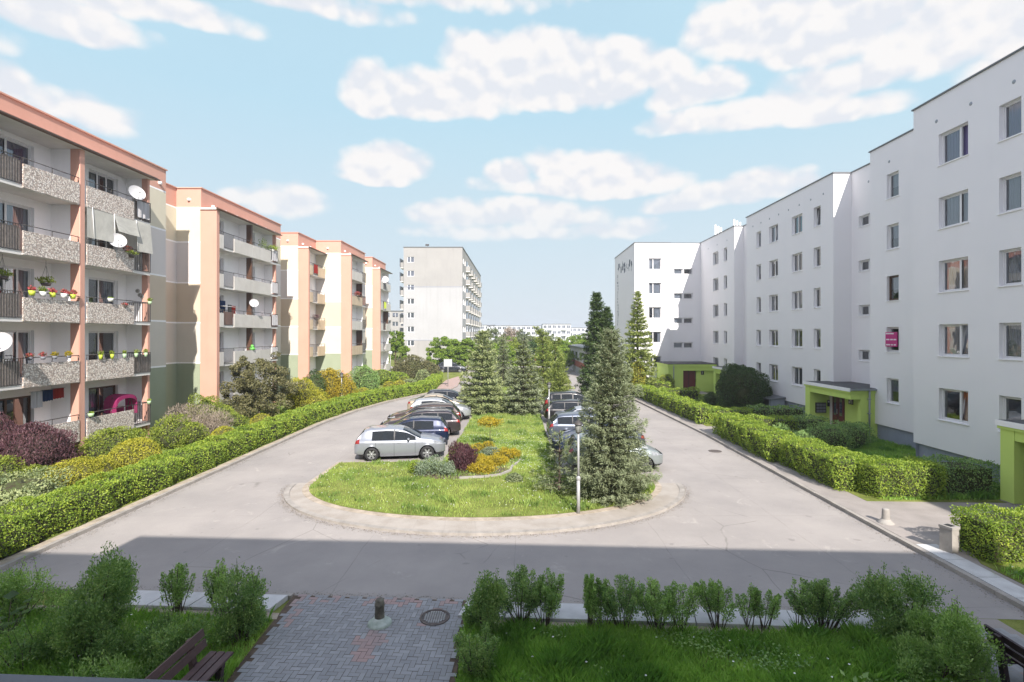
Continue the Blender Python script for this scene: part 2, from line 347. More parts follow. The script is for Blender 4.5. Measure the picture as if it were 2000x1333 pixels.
M['juniper'] = leafmat('grey_juniper', [(0.0, (0.068, 0.110, 0.052)), (0.4, (0.194, 0.247, 0.112)), (0.8, (0.403, 0.440, 0.206)), (1.0, (0.568, 0.578, 0.262))], 0.15)
M['silverleaf'] = leafmat('silvery_leaves', [(0.0, (0.09, 0.14, 0.09)), (0.5, (0.21, 0.27, 0.18)), (1.0, (0.38, 0.43, 0.33))], 0.25)
M['bluespruce'] = leafmat('blue_spruce_needles', [(0.0, (0.119, 0.088, 0.043)), (0.22, (0.119, 0.117, 0.057)), (0.5, (0.189, 0.219, 0.120)), (0.8, (0.279, 0.323, 0.189)), (1.0, (0.363, 0.409, 0.263))], 0.12, 0.6, 3.0)
M['spruce'] = leafmat('spruce_needles', [(0.0, (0.056, 0.083, 0.049)), (0.4, (0.145, 0.182, 0.091)), (0.8, (0.272, 0.306, 0.159)), (1.0, (0.416, 0.418, 0.272))], 0.15, 0.6, 2.0)
M['larch'] = leafmat('larch_needles', [(0.0, (0.075, 0.108, 0.031)), (0.4, (0.175, 0.228, 0.052)), (0.8, (0.325, 0.373, 0.104)), (1.0, (0.425, 0.432, 0.174))], 0.25)
M['twig'] = leafmat('grey_twigs', [(0.0, (0.16, 0.13, 0.10)), (0.5, (0.28, 0.23, 0.18)), (1.0, (0.40, 0.34, 0.28))], 0.05)
M['tree'] = leafmat('spring_tree_leaves', [(0.0, (0.070, 0.123, 0.020)), (0.4, (0.162, 0.258, 0.035)), (0.8, (0.314, 0.419, 0.061)), (1.0, (0.441, 0.518, 0.104))], 0.4)
M['fartree'] = leafmat('far_tree_leaves', [(0.0, (0.090, 0.120, 0.060)), (0.5, (0.180, 0.220, 0.108)), (1.0, (0.290, 0.310, 0.192))], 0.3)
M['bark'] = mat('bark', (0.13, 0.10, 0.075), 0.95, (0.07, 0.055, 0.04), 9, 0.8, 0.8, 30)
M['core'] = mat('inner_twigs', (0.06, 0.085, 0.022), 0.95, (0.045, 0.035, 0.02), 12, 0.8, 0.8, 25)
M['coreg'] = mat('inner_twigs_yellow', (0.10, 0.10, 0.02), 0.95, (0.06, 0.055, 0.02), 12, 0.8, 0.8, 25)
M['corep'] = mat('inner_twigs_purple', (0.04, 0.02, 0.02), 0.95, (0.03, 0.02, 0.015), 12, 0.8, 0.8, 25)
M['grass'] = leafmat('grass_blades', [(0.0, (0.093, 0.161, 0.043)), (0.4, (0.217, 0.322, 0.079)), (0.75, (0.413, 0.500, 0.128)), (1.0, (0.675, 0.678, 0.312))], 0.35, 0.6, 0.7)
M['grassd'] = leafmat('tall_grass_blades', [(0.0, (0.071, 0.164, 0.038)), (0.4, (0.186, 0.356, 0.069)), (0.75, (0.373, 0.585, 0.125)), (1.0, (0.688, 0.814, 0.282))], 0.35, 0.6, 0.9)
M['petal'] = mat('white_petals', (0.85, 0.85, 0.80), 0.7)
# small things
M['benchwood'] = mat('brown_bench_paint', (0.105, 0.062, 0.060), 0.55, (0.075, 0.045, 0.045), 6, 0.6, 0.2, 40)
M['benchdark'] = mat('dark_bench_paint', (0.045, 0.022, 0.028), 0.5, (0.03, 0.015, 0.02), 6, 0.6, 0.2, 40)
M['metalgrey'] = mat('grey_post_metal', (0.42, 0.43, 0.43), 0.45, (0.34, 0.34, 0.34), 4, 0.6, metal=0.2)
M['lampglass'] = mat('lamp_glass', (0.25, 0.26, 0.24), 0.2, None, 4, 0.5)
M['lampwhite'] = mat('white_lamp_globe', (0.75, 0.76, 0.76), 0.3)
M['black'] = mat('black_plastic', (0.02, 0.02, 0.022), 0.5)
M['rubber'] = mat('tyre_rubber', (0.022, 0.022, 0.024), 0.8, None, 20, 0.5)
M['alloy'] = mat('alloy_rim', (0.36, 0.37, 0.38), 0.35, None, 9, 0.3, metal=0.5)
M['steel'] = mat('dark_steel_rim', (0.12, 0.12, 0.125), 0.45, None, 9, 0.3, metal=0.4)
M['tail'] = mat('red_lamp_lens', (0.26, 0.015, 0.012), 0.15, (0.20, 0.012, 0.01), 9, 0.4, coat=0.6)
M['head'] = mat('clear_lamp_lens', (0.34, 0.36, 0.38), 0.12, (0.16, 0.17, 0.19), 9, 0.6, coat=0.8)
M['plate'] = mat('number_plate_white', (0.75, 0.75, 0.72), 0.5)
M['board'] = mat('grey_board', (0.47, 0.49, 0.50), 0.6, (0.40, 0.42, 0.43), 2, 0.5)
M['magenta'] = mat('magenta_sign', (0.50, 0.01, 0.19), 0.5, None, 4, 0.2)
M['signwhite'] = mat('sign_lettering', (0.80, 0.70, 0.76), 0.6)
M['rust'] = mat('cast_iron', (0.16, 0.135, 0.12), 0.7, (0.09, 0.075, 0.07), 12, 0.8, 0.5, 60, metal=0.3)
M['stone'] = mat('mossy_stone', (0.20, 0.19, 0.15), 0.9, (0.10, 0.09, 0.075), 9, 0.8, 0.6, 40)
M['mossw'] = mat('pale_cement', (0.47, 0.52, 0.47), 0.9, (0.30, 0.36, 0.30), 7, 0.8, 0.5, 40)
M['cementw'] = mat('light_cement', (0.36, 0.34, 0.31), 0.9, (0.27, 0.25, 0.23), 4, 0.7, 0.4, 40)
M['dish'] = mat('dish_white', (0.55, 0.55, 0.56), 0.45)
M['potlime'] = mat('lime_pot', (0.50, 0.60, 0.06), 0.5)
M['potwhite'] = mat('white_pot', (0.74, 0.74, 0.72), 0.5)
M['potgrey'] = mat('grey_pot', (0.20, 0.21, 0.24), 0.6)
M['potgreen'] = mat('pale_green_pot', (0.45, 0.62, 0.38), 0.5)
M['flowerred'] = leafmat('red_blossom', [(0.0, (0.12, 0.14, 0.03)), (0.45, (0.22, 0.12, 0.06)), (0.6, (0.50, 0.06, 0.09)), (1.0, (0.62, 0.22, 0.22))], 0.2)
M['clothw'] = curtain_mat('white_cloth', (0.78, 0.77, 0.78))
M['clothn'] = curtain_mat('navy_cloth', (0.04, 0.07, 0.16))
M['clothr'] = curtain_mat('red_cloth', (0.45, 0.05, 0.04))
M['clothp'] = curtain_mat('pink_cloth', (0.42, 0.05, 0.17))
M['toygreen'] = mat('bright_green_plastic', (0.16, 0.60, 0.10), 0.4)
# ------------------------------------------------------------------ mesh helpers
class MB:
    def __init__(s): s.v = []; s.f = []; s.m = []; s.mats = []; s.sm = []
    def mi(s, m):
        if m not in s.mats: s.mats.append(m)
        return s.mats.index(m)
    def face(s, pts, m, smooth=False):
        b = len(s.v); s.v += [tuple(p) for p in pts]; s.f.append(tuple(range(b, b + len(pts)))); s.m.append(s.mi(m)); s.sm.append(smooth)
    def box(s, x0, x1, y0, y1, z0, z1, m, T=None):
        c = [(x0, y0, z0), (x1, y0, z0), (x1, y1, z0), (x0, y1, z0), (x0, y0, z1), (x1, y0, z1), (x1, y1, z1), (x0, y1, z1)]
        if T: c = [tuple(T @ Vector(p)) for p in c]
        b = len(s.v); s.v += c
        for f in ((0, 3, 2, 1), (4, 5, 6, 7), (0, 1, 5, 4), (1, 2, 6, 5), (2, 3, 7, 6), (3, 0, 4, 7)):
            s.f.append(tuple(b + i for i in f)); s.m.append(s.mi(m)); s.sm.append(False)
    def tube(s, p0, p1, r0, r1, m, k=8, cap=True):
        p0 = Vector(p0); p1 = Vector(p1); d = (p1 - p0)
        if d.length < 1e-6: return
        d.normalize(); u = d.orthogonal().normalized(); w = d.cross(u)
        b = len(s.v)
        for p, r in ((p0, r0), (p1, r1)):
            for i in range(k):
                a = 2 * math.pi * i / k
                s.v.append(tuple(p + (u * math.cos(a) + w * math.sin(a)) * r))
        for i in range(k):
            j = (i + 1) % k
            s.f.append((b + i, b + j, b + k + j, b + k + i)); s.m.append(s.mi(m)); s.sm.append(True)
        if cap:
            s.f.append(tuple(b + i for i in reversed(range(k)))); s.m.append(s.mi(m)); s.sm.append(False)
            s.f.append(tuple(b + k + i for i in range(k))); s.m.append(s.mi(m)); s.sm.append(False)
    def path(s, pts, r, m, k=6):
        for a, b in zip(pts[:-1], pts[1:]): s.tube(a, b, r, r, m, k)
    def lathe(s, prof, m, k=20, c=(0, 0, 0), axis='z', smooth=True):
        b = len(s.v)
        for (r, z) in prof:
            for i in range(k):
                a = 2 * math.pi * i / k
                p = (r * math.cos(a), r * math.sin(a), z)
                if axis == 'y': p = (p[0], z, p[1])
                if axis == 'x': p = (z, p[0], p[1])
                s.v.append((p[0] + c[0], p[1] + c[1], p[2] + c[2]))
        for q in range(len(prof) - 1):
            for i in range(k):
                j = (i + 1) % k
                s.f.append((b + q * k + i, b + q * k + j, b + (q + 1) * k + j, b + (q + 1) * k + i)); s.m.append(s.mi(m)); s.sm.append(smooth)
    def mesh(s, name):
        me = bpy.data.meshes.new(name)
        me.from_pydata(s.v, [], s.f)
        for m in s.mats: me.materials.append(m)
        me.polygons.foreach_set('material_index', s.m)
        me.polygons.foreach_set('use_smooth', s.sm)
        me.update()
        return me
    def build(s, name, parent=None, loc=(0, 0, 0), rz=0.0):
        return link(name, s.mesh(name), parent, loc, rz)
def link(name, data, parent=None, loc=(0, 0, 0), rz=0.0):
    o = bpy.data.objects.new(name, data); col.objects.link(o)
    o.location = loc; o.rotation_euler = (0, 0, rz)
    if parent: o.parent = parent
    return o
def tag(o, label=None, cat=None, group=None, kind=None):
    if label: o['label'] = label
    if cat: o['category'] = cat
    if group: o['group'] = group
    if kind: o['kind'] = kind
    return o
def thing(name, label, cat, loc=(0, 0, 0), rz=0.0, group=None):
    return tag(link(name, None, None, loc, rz), label, cat, group)
def struct(mb, name):
    return tag(mb.build(name), kind='structure')
def copy_tree(o, parent=None):
    c = o.copy(); col.objects.link(c); c.parent = parent
    for ch in list(o.children): copy_tree(ch, c)
    return c
def world_part(mb, name, root):      # mesh written in world coordinates under a root standing at root.location
    return mb.build(name, root, tuple(-x for x in root.location))
def quads_mesh(name, V, mats, vals=None, nv=4, smooth=False, mi=None):
    V = np.asarray(V, dtype=np.float32).reshape(-1, 3)
    nf = len(V) // nv
    me = bpy.data.meshes.new(name)
    me.vertices.add(len(V)); me.vertices.foreach_set('co', V.ravel())
    me.loops.add(len(V)); me.loops.foreach_set('vertex_index', np.arange(len(V), dtype=np.int32))
    me.polygons.add(nf); me.polygons.foreach_set('loop_start', np.arange(0, nf * nv, nv, dtype=np.int32))
    me.polygons.foreach_set('loop_total', np.full(nf, nv, dtype=np.int32))
    for m in (mats if isinstance(mats, (list, tuple)) else [mats]): me.materials.append(m)
    if mi is not None: me.polygons.foreach_set('material_index', mi)
    if vals is not None:
        a = me.attributes.new('v', 'FLOAT', 'FACE'); a.data.foreach_set('value', np.asarray(vals, dtype=np.float32))
    me.update(calc_edges=True)
    return me
def gx(px, py, z=0.0):               # photo pixel -> point at height z (used once, to measure where things stand)
    Y = (5.9 - z) * 1000.0 / (py - 655.0)
    return (px - 1012) / 1000.0 * Y, Y

# wall with rectangular openings, built along p0 -> p1, inward vector nin; holes (s0, s1, z0, z1)
def wall(mb, p0, p1, z0, z1, nin, holes=(), depth=0.24, m=None, zc=(), sc=(), mf=None):
    p0 = Vector((p0[0], p0[1], 0)); p1 = Vector((p1[0], p1[1], 0)); L = (p1 - p0).length; d = (p1 - p0) / L
    nin = Vector((nin[0], nin[1], 0))
    S = sorted(set([0, L] + [min(max(h[i], 0), L) for h in holes for i in (0, 1)] + [s for s in sc if 0 < s < L]))
    Z = sorted(set([z0, z1] + [h[i] for h in holes for i in (2, 3)] + [z for z in zc if z0 < z < z1]))
    flip = (d.cross(Vector((0, 0, 1)))).dot(-nin) < 0
    def q(a, b, c, e, mm):
        pts = [a, b, c, e]
        mb.face(pts[::-1] if flip else pts, mm)
    for a, b in zip(S[:-1], S[1:]):
        for c, e in zip(Z[:-1], Z[1:]):
            sm, zm = (a + b) / 2, (c + e) / 2
            if any(h[0] < sm < h[1] and h[2] < zm < h[3] for h in holes): continue
            mm = mf(sm, zm) if mf else m
            P = lambda s, z: p0 + d * s + Vector((0, 0, z))
            q(P(a, c), P(b, c), P(b, e), P(a, e), mm)
    for h in holes:
        a, b, c, e = h
        mm = M['white'] if mf else m
        P = lambda s, z, k: p0 + d * s + Vector((0, 0, z)) + nin * k
        for t in range(4):
            A, B = [((a, c), (b, c)), ((b, c), (b, e)), ((b, e), (a, e)), ((a, e), (a, c))][t]
            q(P(*A, 0), P(*A, depth), P(*B, depth), P(*B, 0), mm)

# ------------------------------------------------------------------ windows (cached meshes)
WC = {}
def win_meshes(w, h, sp, style, frame):
    key = (round(w, 2), round(h, 2), tuple(sp), style, frame)
    if key in WC: return WC[key]
    fm = M[frame]; f = MB(); t = 0.055
    y0, y1 = 0.15, 0.215
    f.box(-w / 2, w / 2, y0, y1, 0, t, fm); f.box(-w / 2, w / 2, y0, y1, h - t, h, fm)
    f.box(-w / 2, -w / 2 + t, y0, y1, t, h - t, fm); f.box(w / 2 - t, w / 2, y0, y1, t, h - t, fm)
    g = MB(); x = -w / 2 + t; W = w - 2 * t
    for i, s in enumerate(sp):
        x1 = x + W * s
        if i < len(sp) - 1: f.box(x1 - .045, x1 + .045, y0 - .01, y1, t, h - t, fm)
        T = Matrix.Identity(4)
        if style == 'tilt' and i == len(sp) - 1:
            T = Matrix.Translation((0, y1, t)) @ Matrix.Rotation(R(-7), 4, 'X') @ Matrix.Translation((0, -y1, -t))
        if style == 'open' and i == len(sp) - 1:
            T = Matrix.Translation((x1, y1, 0)) @ Matrix.Rotation(R(-70), 4, 'Z') @ Matrix.Translation((-x1, -y1, 0))
        a, b = x + .005, x1 - .005; c, e = t + .005, h - t - .005; k = .04
        f.box(a, b, y0 + .012, y1 + .012, c, c + k, fm, T); f.box(a, b, y0 + .012, y1 + .012, e - k, e, fm, T)
        f.box(a, a + k, y0 + .012, y1 + .012, c + k, e - k, fm, T); f.box(b - k, b, y0 + .012, y1 + .012, c + k, e - k, fm, T)
        pts = [Vector((a + k, y0 + .035, c + k)), Vector((b - k, y0 + .035, c + k)), Vector((b - k, y0 + .035, e - k)), Vector((a + k, y0 + .035, e - k))]
        g.face([T @ p for p in pts], M['glass'])
        x = x1
    WC[key] = (f.mesh('window'), g.mesh('pane'))
    return WC[key]
def curtain_mesh(w, h, kind, cm):
    key = ('c', round(w, 2), round(h, 2), kind, cm)
    if key in WC: return WC[key]
    c = MB(); mm = M[cm]
    spans = {'full': [(-.5, .5)], 'left': [(-.5, .05)], 'right': [(.0, .5)], 'sides': [(-.5, -.22), (.25, .5)], 'half': [(-.5, .5)]}[kind]
    zt = h * (1.0 if kind != 'half' else 1.0); zb = 0.03 if kind != 'half' else h * .45
    for (a, b) in spans:
        N = max(6, int((b - a) * w / .04)); pts = []
        for i in range(N + 1):
            u = a + (b - a) * i / N
            pts.append((u * w, .30 + .022 * math.sin(i * 1.9) + .012 * math.sin(i * .7 + 1)))
        for i in range(N):
            c.face([(pts[i][0], pts[i][1], zb), (pts[i + 1][0], pts[i + 1][1], zb), (pts[i + 1][0], pts[i + 1][1], zt), (pts[i][0], pts[i][1], zt)], mm, True)
    WC[key] = c.mesh('curtain'); return WC[key]
def window(root, wx, wy, z, rz, w, h, sp=(1,), style='shut', frame='pvc', cur=None, cm='net', sill=True, label=None):
    L = root.location
    fr, pn = win_meshes(w, h, sp, style, frame)
    o = link('window', fr, root, (wx - L.x, wy - L.y, z - L.z), rz)
    if label: o['label'] = label
    link('pane', pn, o)
    if cur: link('curtain', curtain_mesh(w, h, cur, cm), o)
    if sill:
        key = ('s', round(w, 2))
        if key not in WC:
            s = MB(); s.box(-w / 2 - .05, w / 2 + .05, -.05, .148, -.035, -.003, M['white']); WC[key] = s.mesh('sill')
        link('sill', WC[key], o)
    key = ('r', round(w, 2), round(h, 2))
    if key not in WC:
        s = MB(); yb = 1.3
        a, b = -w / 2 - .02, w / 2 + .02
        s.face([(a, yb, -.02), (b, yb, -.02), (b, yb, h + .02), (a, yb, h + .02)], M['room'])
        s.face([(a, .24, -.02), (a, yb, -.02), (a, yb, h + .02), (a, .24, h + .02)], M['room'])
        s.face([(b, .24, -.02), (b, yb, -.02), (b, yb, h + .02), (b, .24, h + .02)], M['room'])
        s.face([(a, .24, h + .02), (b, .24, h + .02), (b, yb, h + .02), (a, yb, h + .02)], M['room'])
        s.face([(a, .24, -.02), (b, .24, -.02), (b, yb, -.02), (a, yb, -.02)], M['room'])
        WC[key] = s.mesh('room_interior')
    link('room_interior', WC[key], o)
    return o

# ================================================================== GROUND
def poly(name, pts, z, m, hgt=0.0, side=None, sub=None):
    b = MB()
    P = [Vector((p[0], p[1], z)) for p in pts]
    A = sum(P[i].x * P[(i + 1) % len(P)].y - P[(i + 1) % len(P)].x * P[i].y for i in range(len(P)))
    if A < 0: P.reverse()
    b.face(P, m)
    if hgt > 0:
        for i in range(len(P)):
            p, q = P[i], P[(i + 1) % len(P)]
            b.face([p - Vector((0, 0, hgt)), q - Vector((0, 0, hgt)), q, p], side or m)
    return struct(b, name)
g = MB()
g.face([(-1500, -300, -0.004), (1500, -300, -0.004), (1500, 2500, -0.004), (-1500, 2500, -0.004)], M['lawn'])
struct(g, 'ground')

# near kerb line is turned about 3 degrees, like the house behind the camera
def near_y(x): return 11.22 - 0.058 * x
LK = [(-12.9, near_y(-12.9)), (-12.9, 34), (-12.4, 39.5), (-11.2, 45.5), (-9.0, 51.0), (-7.9, 54.5), (-7.1, 58), (-7.6, 68), (-8.2, 90)]
RK = [(10.8, near_y(10.8)), (11.0, 30), (10.7, 40), (10.3, 52), (10.5, 70), (10.5, 90)]
poly('road', LK + [(-3.5, 90), (-3.5, 66), (0, 60), (6, 60), (8, 90)] + RK[::-1], 0.0, M['road'])
poly('access_road', [(-90, 90), (90, 90), (90, 97), (-90, 97)], 0.0, M['road'])
# road between near kerb on the left of the path and beyond the frame
poly('side_road', [(-13.4, near_y(-12.9)), (-40, near_y(-40) - .3), (-40, near_y(-40) + 3.2), (-13.4, near_y(-12.9) + 3.0)], -0.002, M['road'])

# island
ICX, IRX, IRY, IY0 = -1.25, 7.65, 5.15, 20.2
def ell(cx, rx, ry, y0, a0, a1, n):
    return [(cx + rx * math.cos(R(a0 + (a1 - a0) * i / n)), y0 + ry * math.sin(R(a0 + (a1 - a0) * i / n))) for i in range(n + 1)]
outer = ell(ICX, IRX, IRY, IY0, 180, 360, 48)
inner = ell(ICX - .12, IRX - .70, IRY - 1.0, IY0 + .02, 180, 360, 48)
# outer ring kerb (flush slab strip with a low real step)
k = MB()
for i in range(48):
    a, b = outer[i], outer[i + 1]; 
    ca = (ICX + (a[0] - ICX) * .975, IY0 + (a[1] - IY0) * .965); cb = (ICX + (b[0] - ICX) * .975, IY0 + (b[1] - IY0) * .965)
    g0 = .012
    a2 = (a[0] + (b[0] - a[0]) * g0, a[1] + (b[1] - a[1]) * g0); ca2 = (ca[0] + (cb[0] - ca[0]) * g0, ca[1] + (cb[1] - ca[1]) * g0)
    z1 = .075
    k.face([(*a2, z1), (*b, z1), (*cb, z1), (*ca2, z1)], M['kerb'])
    k.face([(*a2, -.01), (*b, -.01), (*b, z1), (*a2, z1)], M['kerb'])
struct(k, 'island_kerb')
ap = MB()
for i in range(48):
    a, b = outer[i], outer[i + 1]; c, e = inner[i], inner[i + 1]
    ca = (ICX + (a[0] - ICX) * .974, IY0 + (a[1] - IY0) * .964); cb = (ICX + (b[0] - ICX) * .974, IY0 + (b[1] - IY0) * .964)
    j = .008 if i % 2 == 0 else 0
    mx = lambda p, q, t: (p[0] + (q[0] - p[0]) * t, p[1] + (q[1] - p[1]) * t)
    ap.face([(*mx(ca, cb, j), .062), (*cb, .062), (*e, .066), (*mx(c, e, j), .066)], M['apron'])
struct(ap, 'island_apron')
# grass of the island: nose, then the strip between the two rows of cars, dusty rim first
ig = inner + [(ICX + IRX - .95, 21.4), (1.75, 21.4), (1.65, 30), (1.55, 48), (3, 58), (-3.0, 58), (-3.3, 44), (-3.3, 30), (-3.5, 23.7), (ICX - IRX + .6, 23.5)]
poly('island_soil', ig, 0.072, M['sand'], 0.09, M['kerb'])
ins = [(ICX - .1 + (p[0] - ICX + .1) * .965, IY0 + (p[1] - IY0) * .93) for p in inner]
ig2 = ins + [(ICX + IRX - 1.15, 21.3), (1.75, 21.32), (1.65, 30), (1.55, 48), (3, 58), (-3.0, 58), (-3.3, 44), (-3.3, 30), (-3.5, 23.62), (ICX - IRX + .75, 23.4)]
poly('island_lawn', ig2, 0.078, M['lawn'])
poly('mid_lawn', [(-3.2, 58), (3.4, 58), (6.5, 62), (7.6, 89), (-3.2, 89), (-3.2, 64)], 0.075, M['lawn'], 0.08, M['kerb'])
ISL = ig2
# kerbs along the sides
def kerb_line(pts, w=0.13, h=0.11, name='kerb', side=1, seg=1.0):
    b = MB()
    for (x0, y0), (x1, y1) in zip(pts[:-1], pts[1:]):
        L = math.hypot(x1 - x0, y1 - y0); n = max(1, round(L / seg)); ux, uy = (x1 - x0) / L, (y1 - y0) / L
        nx, ny = -uy * side, ux * side
        for i in range(n):
            a = L * i / n + .006; c = L * (i + 1) / n - .006; hh = h + random.uniform(-.006, .006)
            T = Matrix(((ux, nx, 0, x0), (uy, ny, 0, y0), (0, 0, 1, 0), (0, 0, 0, 1)))
            b.box(a, c, 0, w, -.05, hh, M['kerb'], T)
    return struct(b, name)
kerb_line(LK, side=1, name='kerb')
kerb_line(RK, side=-1, name='kerb', w=.14)
# pale strip of slabs between left kerb and hedge
def strip(name, c, off0, off1, z, m, side=1, seg=1.0, gap=.012, jit=.004):
    b = MB()
    for (x0, y0), (x1, y1) in zip(c[:-1], c[1:]):
        L = math.hypot(x1 - x0, y1 - y0); n = max(1, round(L / seg)); ux, uy = (x1 - x0) / L, (y1 - y0) / L
        nx, ny = -uy * side, ux * side
        for i in range(n):
            a = L * i / n + gap; e = L * (i + 1) / n - gap
            T = Matrix(((ux, nx, 0, x0), (uy, ny, 0, y0), (0, 0, 1, 0), (0, 0, 0, 1)))
            b.box(a, e, off0, off1, -.05, z + random.uniform(-jit, jit), m, T)
    return struct(b, name)
strip('verge_strip', LK[:6], .14, .42, .098, M['sand'], 1, 3.0, 0, .002)
poly('left_garden', [(-13.3, near_y(-12.9)), (-13.3, 34), (-12.8, 40), (-11.6, 46), (-9.4, 51.4), (-8.3, 55), (-7.5, 58), (-8.0, 68), (-8.6, 89), (-60, 89), (-60, 15.2), (-13.3, 14.5)], 0.085, M['lawn'], 0.1, M['soil'])
poly('red_pavement', [(-8.6, 53.0), (-7.25, 55.2), (-6.9, 58), (-7.35, 66), (-8.4, 72), (-9.3, 66), (-9.0, 58)], 0.11, M['redpave'], 0.12, M['kerb'])
# right side: asphalt path, paths to the porches, lawns
poly('right_path', [(11.0, 11.0), (14.4, 11.0), (14.2, 14.6), (17.2, 14.6), (19.8, 14.6), (19.8, 17.6), (12.3, 17.9), (12.2, 30.4), (18.6, 30.4), (18.6, 32.8), (12.0, 32.6), (11.8, 52), (19, 50), (19, 52.8), (11.5, 56), (10.5, 56), (10.75, 40), (11.15, 30)], 0.092, M['asphalt'], 0.1, M['kerb'])
poly('right_lawn_near', [(12.2, 17.9), (21.3, 17.6), (21.3, 30.4), (12.2, 30.4)], 0.1, M['lawn'], 0.02)
poly('right_lawn_mid', [(12.0, 32.7), (21.4, 32.9), (21.4, 49.8), (11.9, 51.8)], 0.1, M['lawn'], 0.02)
poly('right_lawn_front', [(11.75, near_y(11)), (11.75, 13.0), (12.4, 14.2), (20.5, 14.5), (20.5, 4), (9.9, 4), (9.9, near_y(10) - 1.0)], 0.1, M['lawn'], 0.1, M['soil'])
strip('kerb_slabs', [(10.8, near_y(10.8) - .3), (10.86, 14.2)], .15, .72, .112, M['slab'], -1, 1.0)
# near side of the road: slabs, kerb, step, lawns
def near_seg(x0, x1, name):
    c = [(x0, near_y(x0)), (x1, near_y(x1))]
    strip(name, c, .0, .10, .085, M['kerb'], -1, 1.0)
def near_slabs(x0, x1):
    c = [(x0, near_y(x0)), (x1, near_y(x1))]
    b = MB(); L = math.hypot(c[1][0] - c[0][0], c[1][1] - c[0][1]); n = round(L / .95); ux, uy = (c[1][0] - c[0][0]) / L, (c[1][1] - c[0][1]) / L
    T = Matrix(((ux, uy, 0, c[0][0]), (uy, -ux, 0, c[0][1]), (0, 0, 1, 0), (0, 0, 0, 1)))
    for i in range(n):
        z = .112 + random.uniform(-.008, .008); a = L * i / n; e = L * (i + 1) / n - .022; sk = -.10
        P = [(a, .115), (e, .115), (e + sk, .72), (a + sk, .72)]
        top = [T @ Vector((*p, z)) for p in P]; bot = [T @ Vector((*p, -.05)) for p in P]
        b.face(top[::-1], M['slab'])
        for q in range(4): b.face([bot[q], bot[(q + 1) % 4], top[(q + 1) % 4], top[q]], M['slab'])
    struct(b, 'pavement_slabs')
near_seg(-12.9, -5.05, 'kerb'); near_seg(-1.15, 8.2, 'kerb')
near_slabs(-9.6, -5.1); near_slabs(-1.1, 7.6)
poly('near_lawn_left', [(-30, 10.95), (-13, near_y(-13) - .72), (-4.98, near_y(-5) - .86), (-4.62, 2.6), (-30, 2.6)], 0.05, M['lawn'], 0.06)
poly('near_lawn_right', [(-1.0, near_y(-1) - .86), (7.55, near_y(7.5) - .86), (7.75, 2.6), (-0.95, 2.6)], 0.05, M['lawn'], 0.06)
poly('edge_soil_left', [(-12.9, near_y(-12.9) - .74), (-5.02, near_y(-5) - .74), (-4.97, near_y(-5) - .98), (-12.9, near_y(-12.9) - 1.0)], 0.056, M['sand'])
poly('edge_soil_right', [(-1.05, near_y(-1) - .74), (7.5, near_y(7.5) - .74), (7.5, near_y(7.5) - .98), (-1.05, near_y(-1) - .98)], 0.056, M['sand'])

# grit and leaf litter gathered along the kerbs
rg = np.random.default_rng(21); GP = []
def grit_line(pts, n_, off, sd):
    pts = np.array(pts); seg = np.linalg.norm(pts[1:] - pts[:-1], axis=1); cs = np.concatenate([[0], np.cumsum(seg)])
    t = rg.uniform(0, cs[-1], n_); i = np.clip(np.searchsorted(cs, t) - 1, 0, len(seg) - 1); f = ((t - cs[i]) / seg[i])[:, None]
    d = (pts[i + 1] - pts[i]) / seg[i][:, None]; nn = np.stack([-d[:, 1], d[:, 0]], 1)
    GP.append(pts[i] * (1 - f) + pts[i + 1] * f + nn * (off + np.sign(off) * np.abs(rg.normal(0, sd, n_)))[:, None])
grit_line(LK[:6], 5000, -.02, .16); grit_line(RK[:5], 5000, .02, .16); grit_line([(-12.8, near_y(-12.8)), (8.5, near_y(8.5))], 3500, .02, .12); grit_line(outer, 3000, -.03, .12)
GP = np.concatenate(GP); k_ = len(GP); a = rg.uniform(0, 6.283, (k_, 1)); sz = rg.uniform(.006, .022, (k_, 1)); u = np.concatenate([np.cos(a), np.sin(a)], 1) * sz; v_ = np.concatenate([-np.sin(a), np.cos(a)], 1) * sz * .6
z_ = np.full((k_, 1), .006); GV = np.stack([np.concatenate([GP - u, z_], 1), np.concatenate([GP - v_, z_], 1), np.concatenate([GP + u, z_ + .004], 1), np.concatenate([GP + v_, z_], 1)], 1).reshape(-1, 3)
tag(link('kerb_grit', quads_mesh('kerb_grit', GV, [M['soil'], M['sand'], M['stone']], mi=rg.integers(0, 3, k_).astype(np.int32))), kind='stuff')
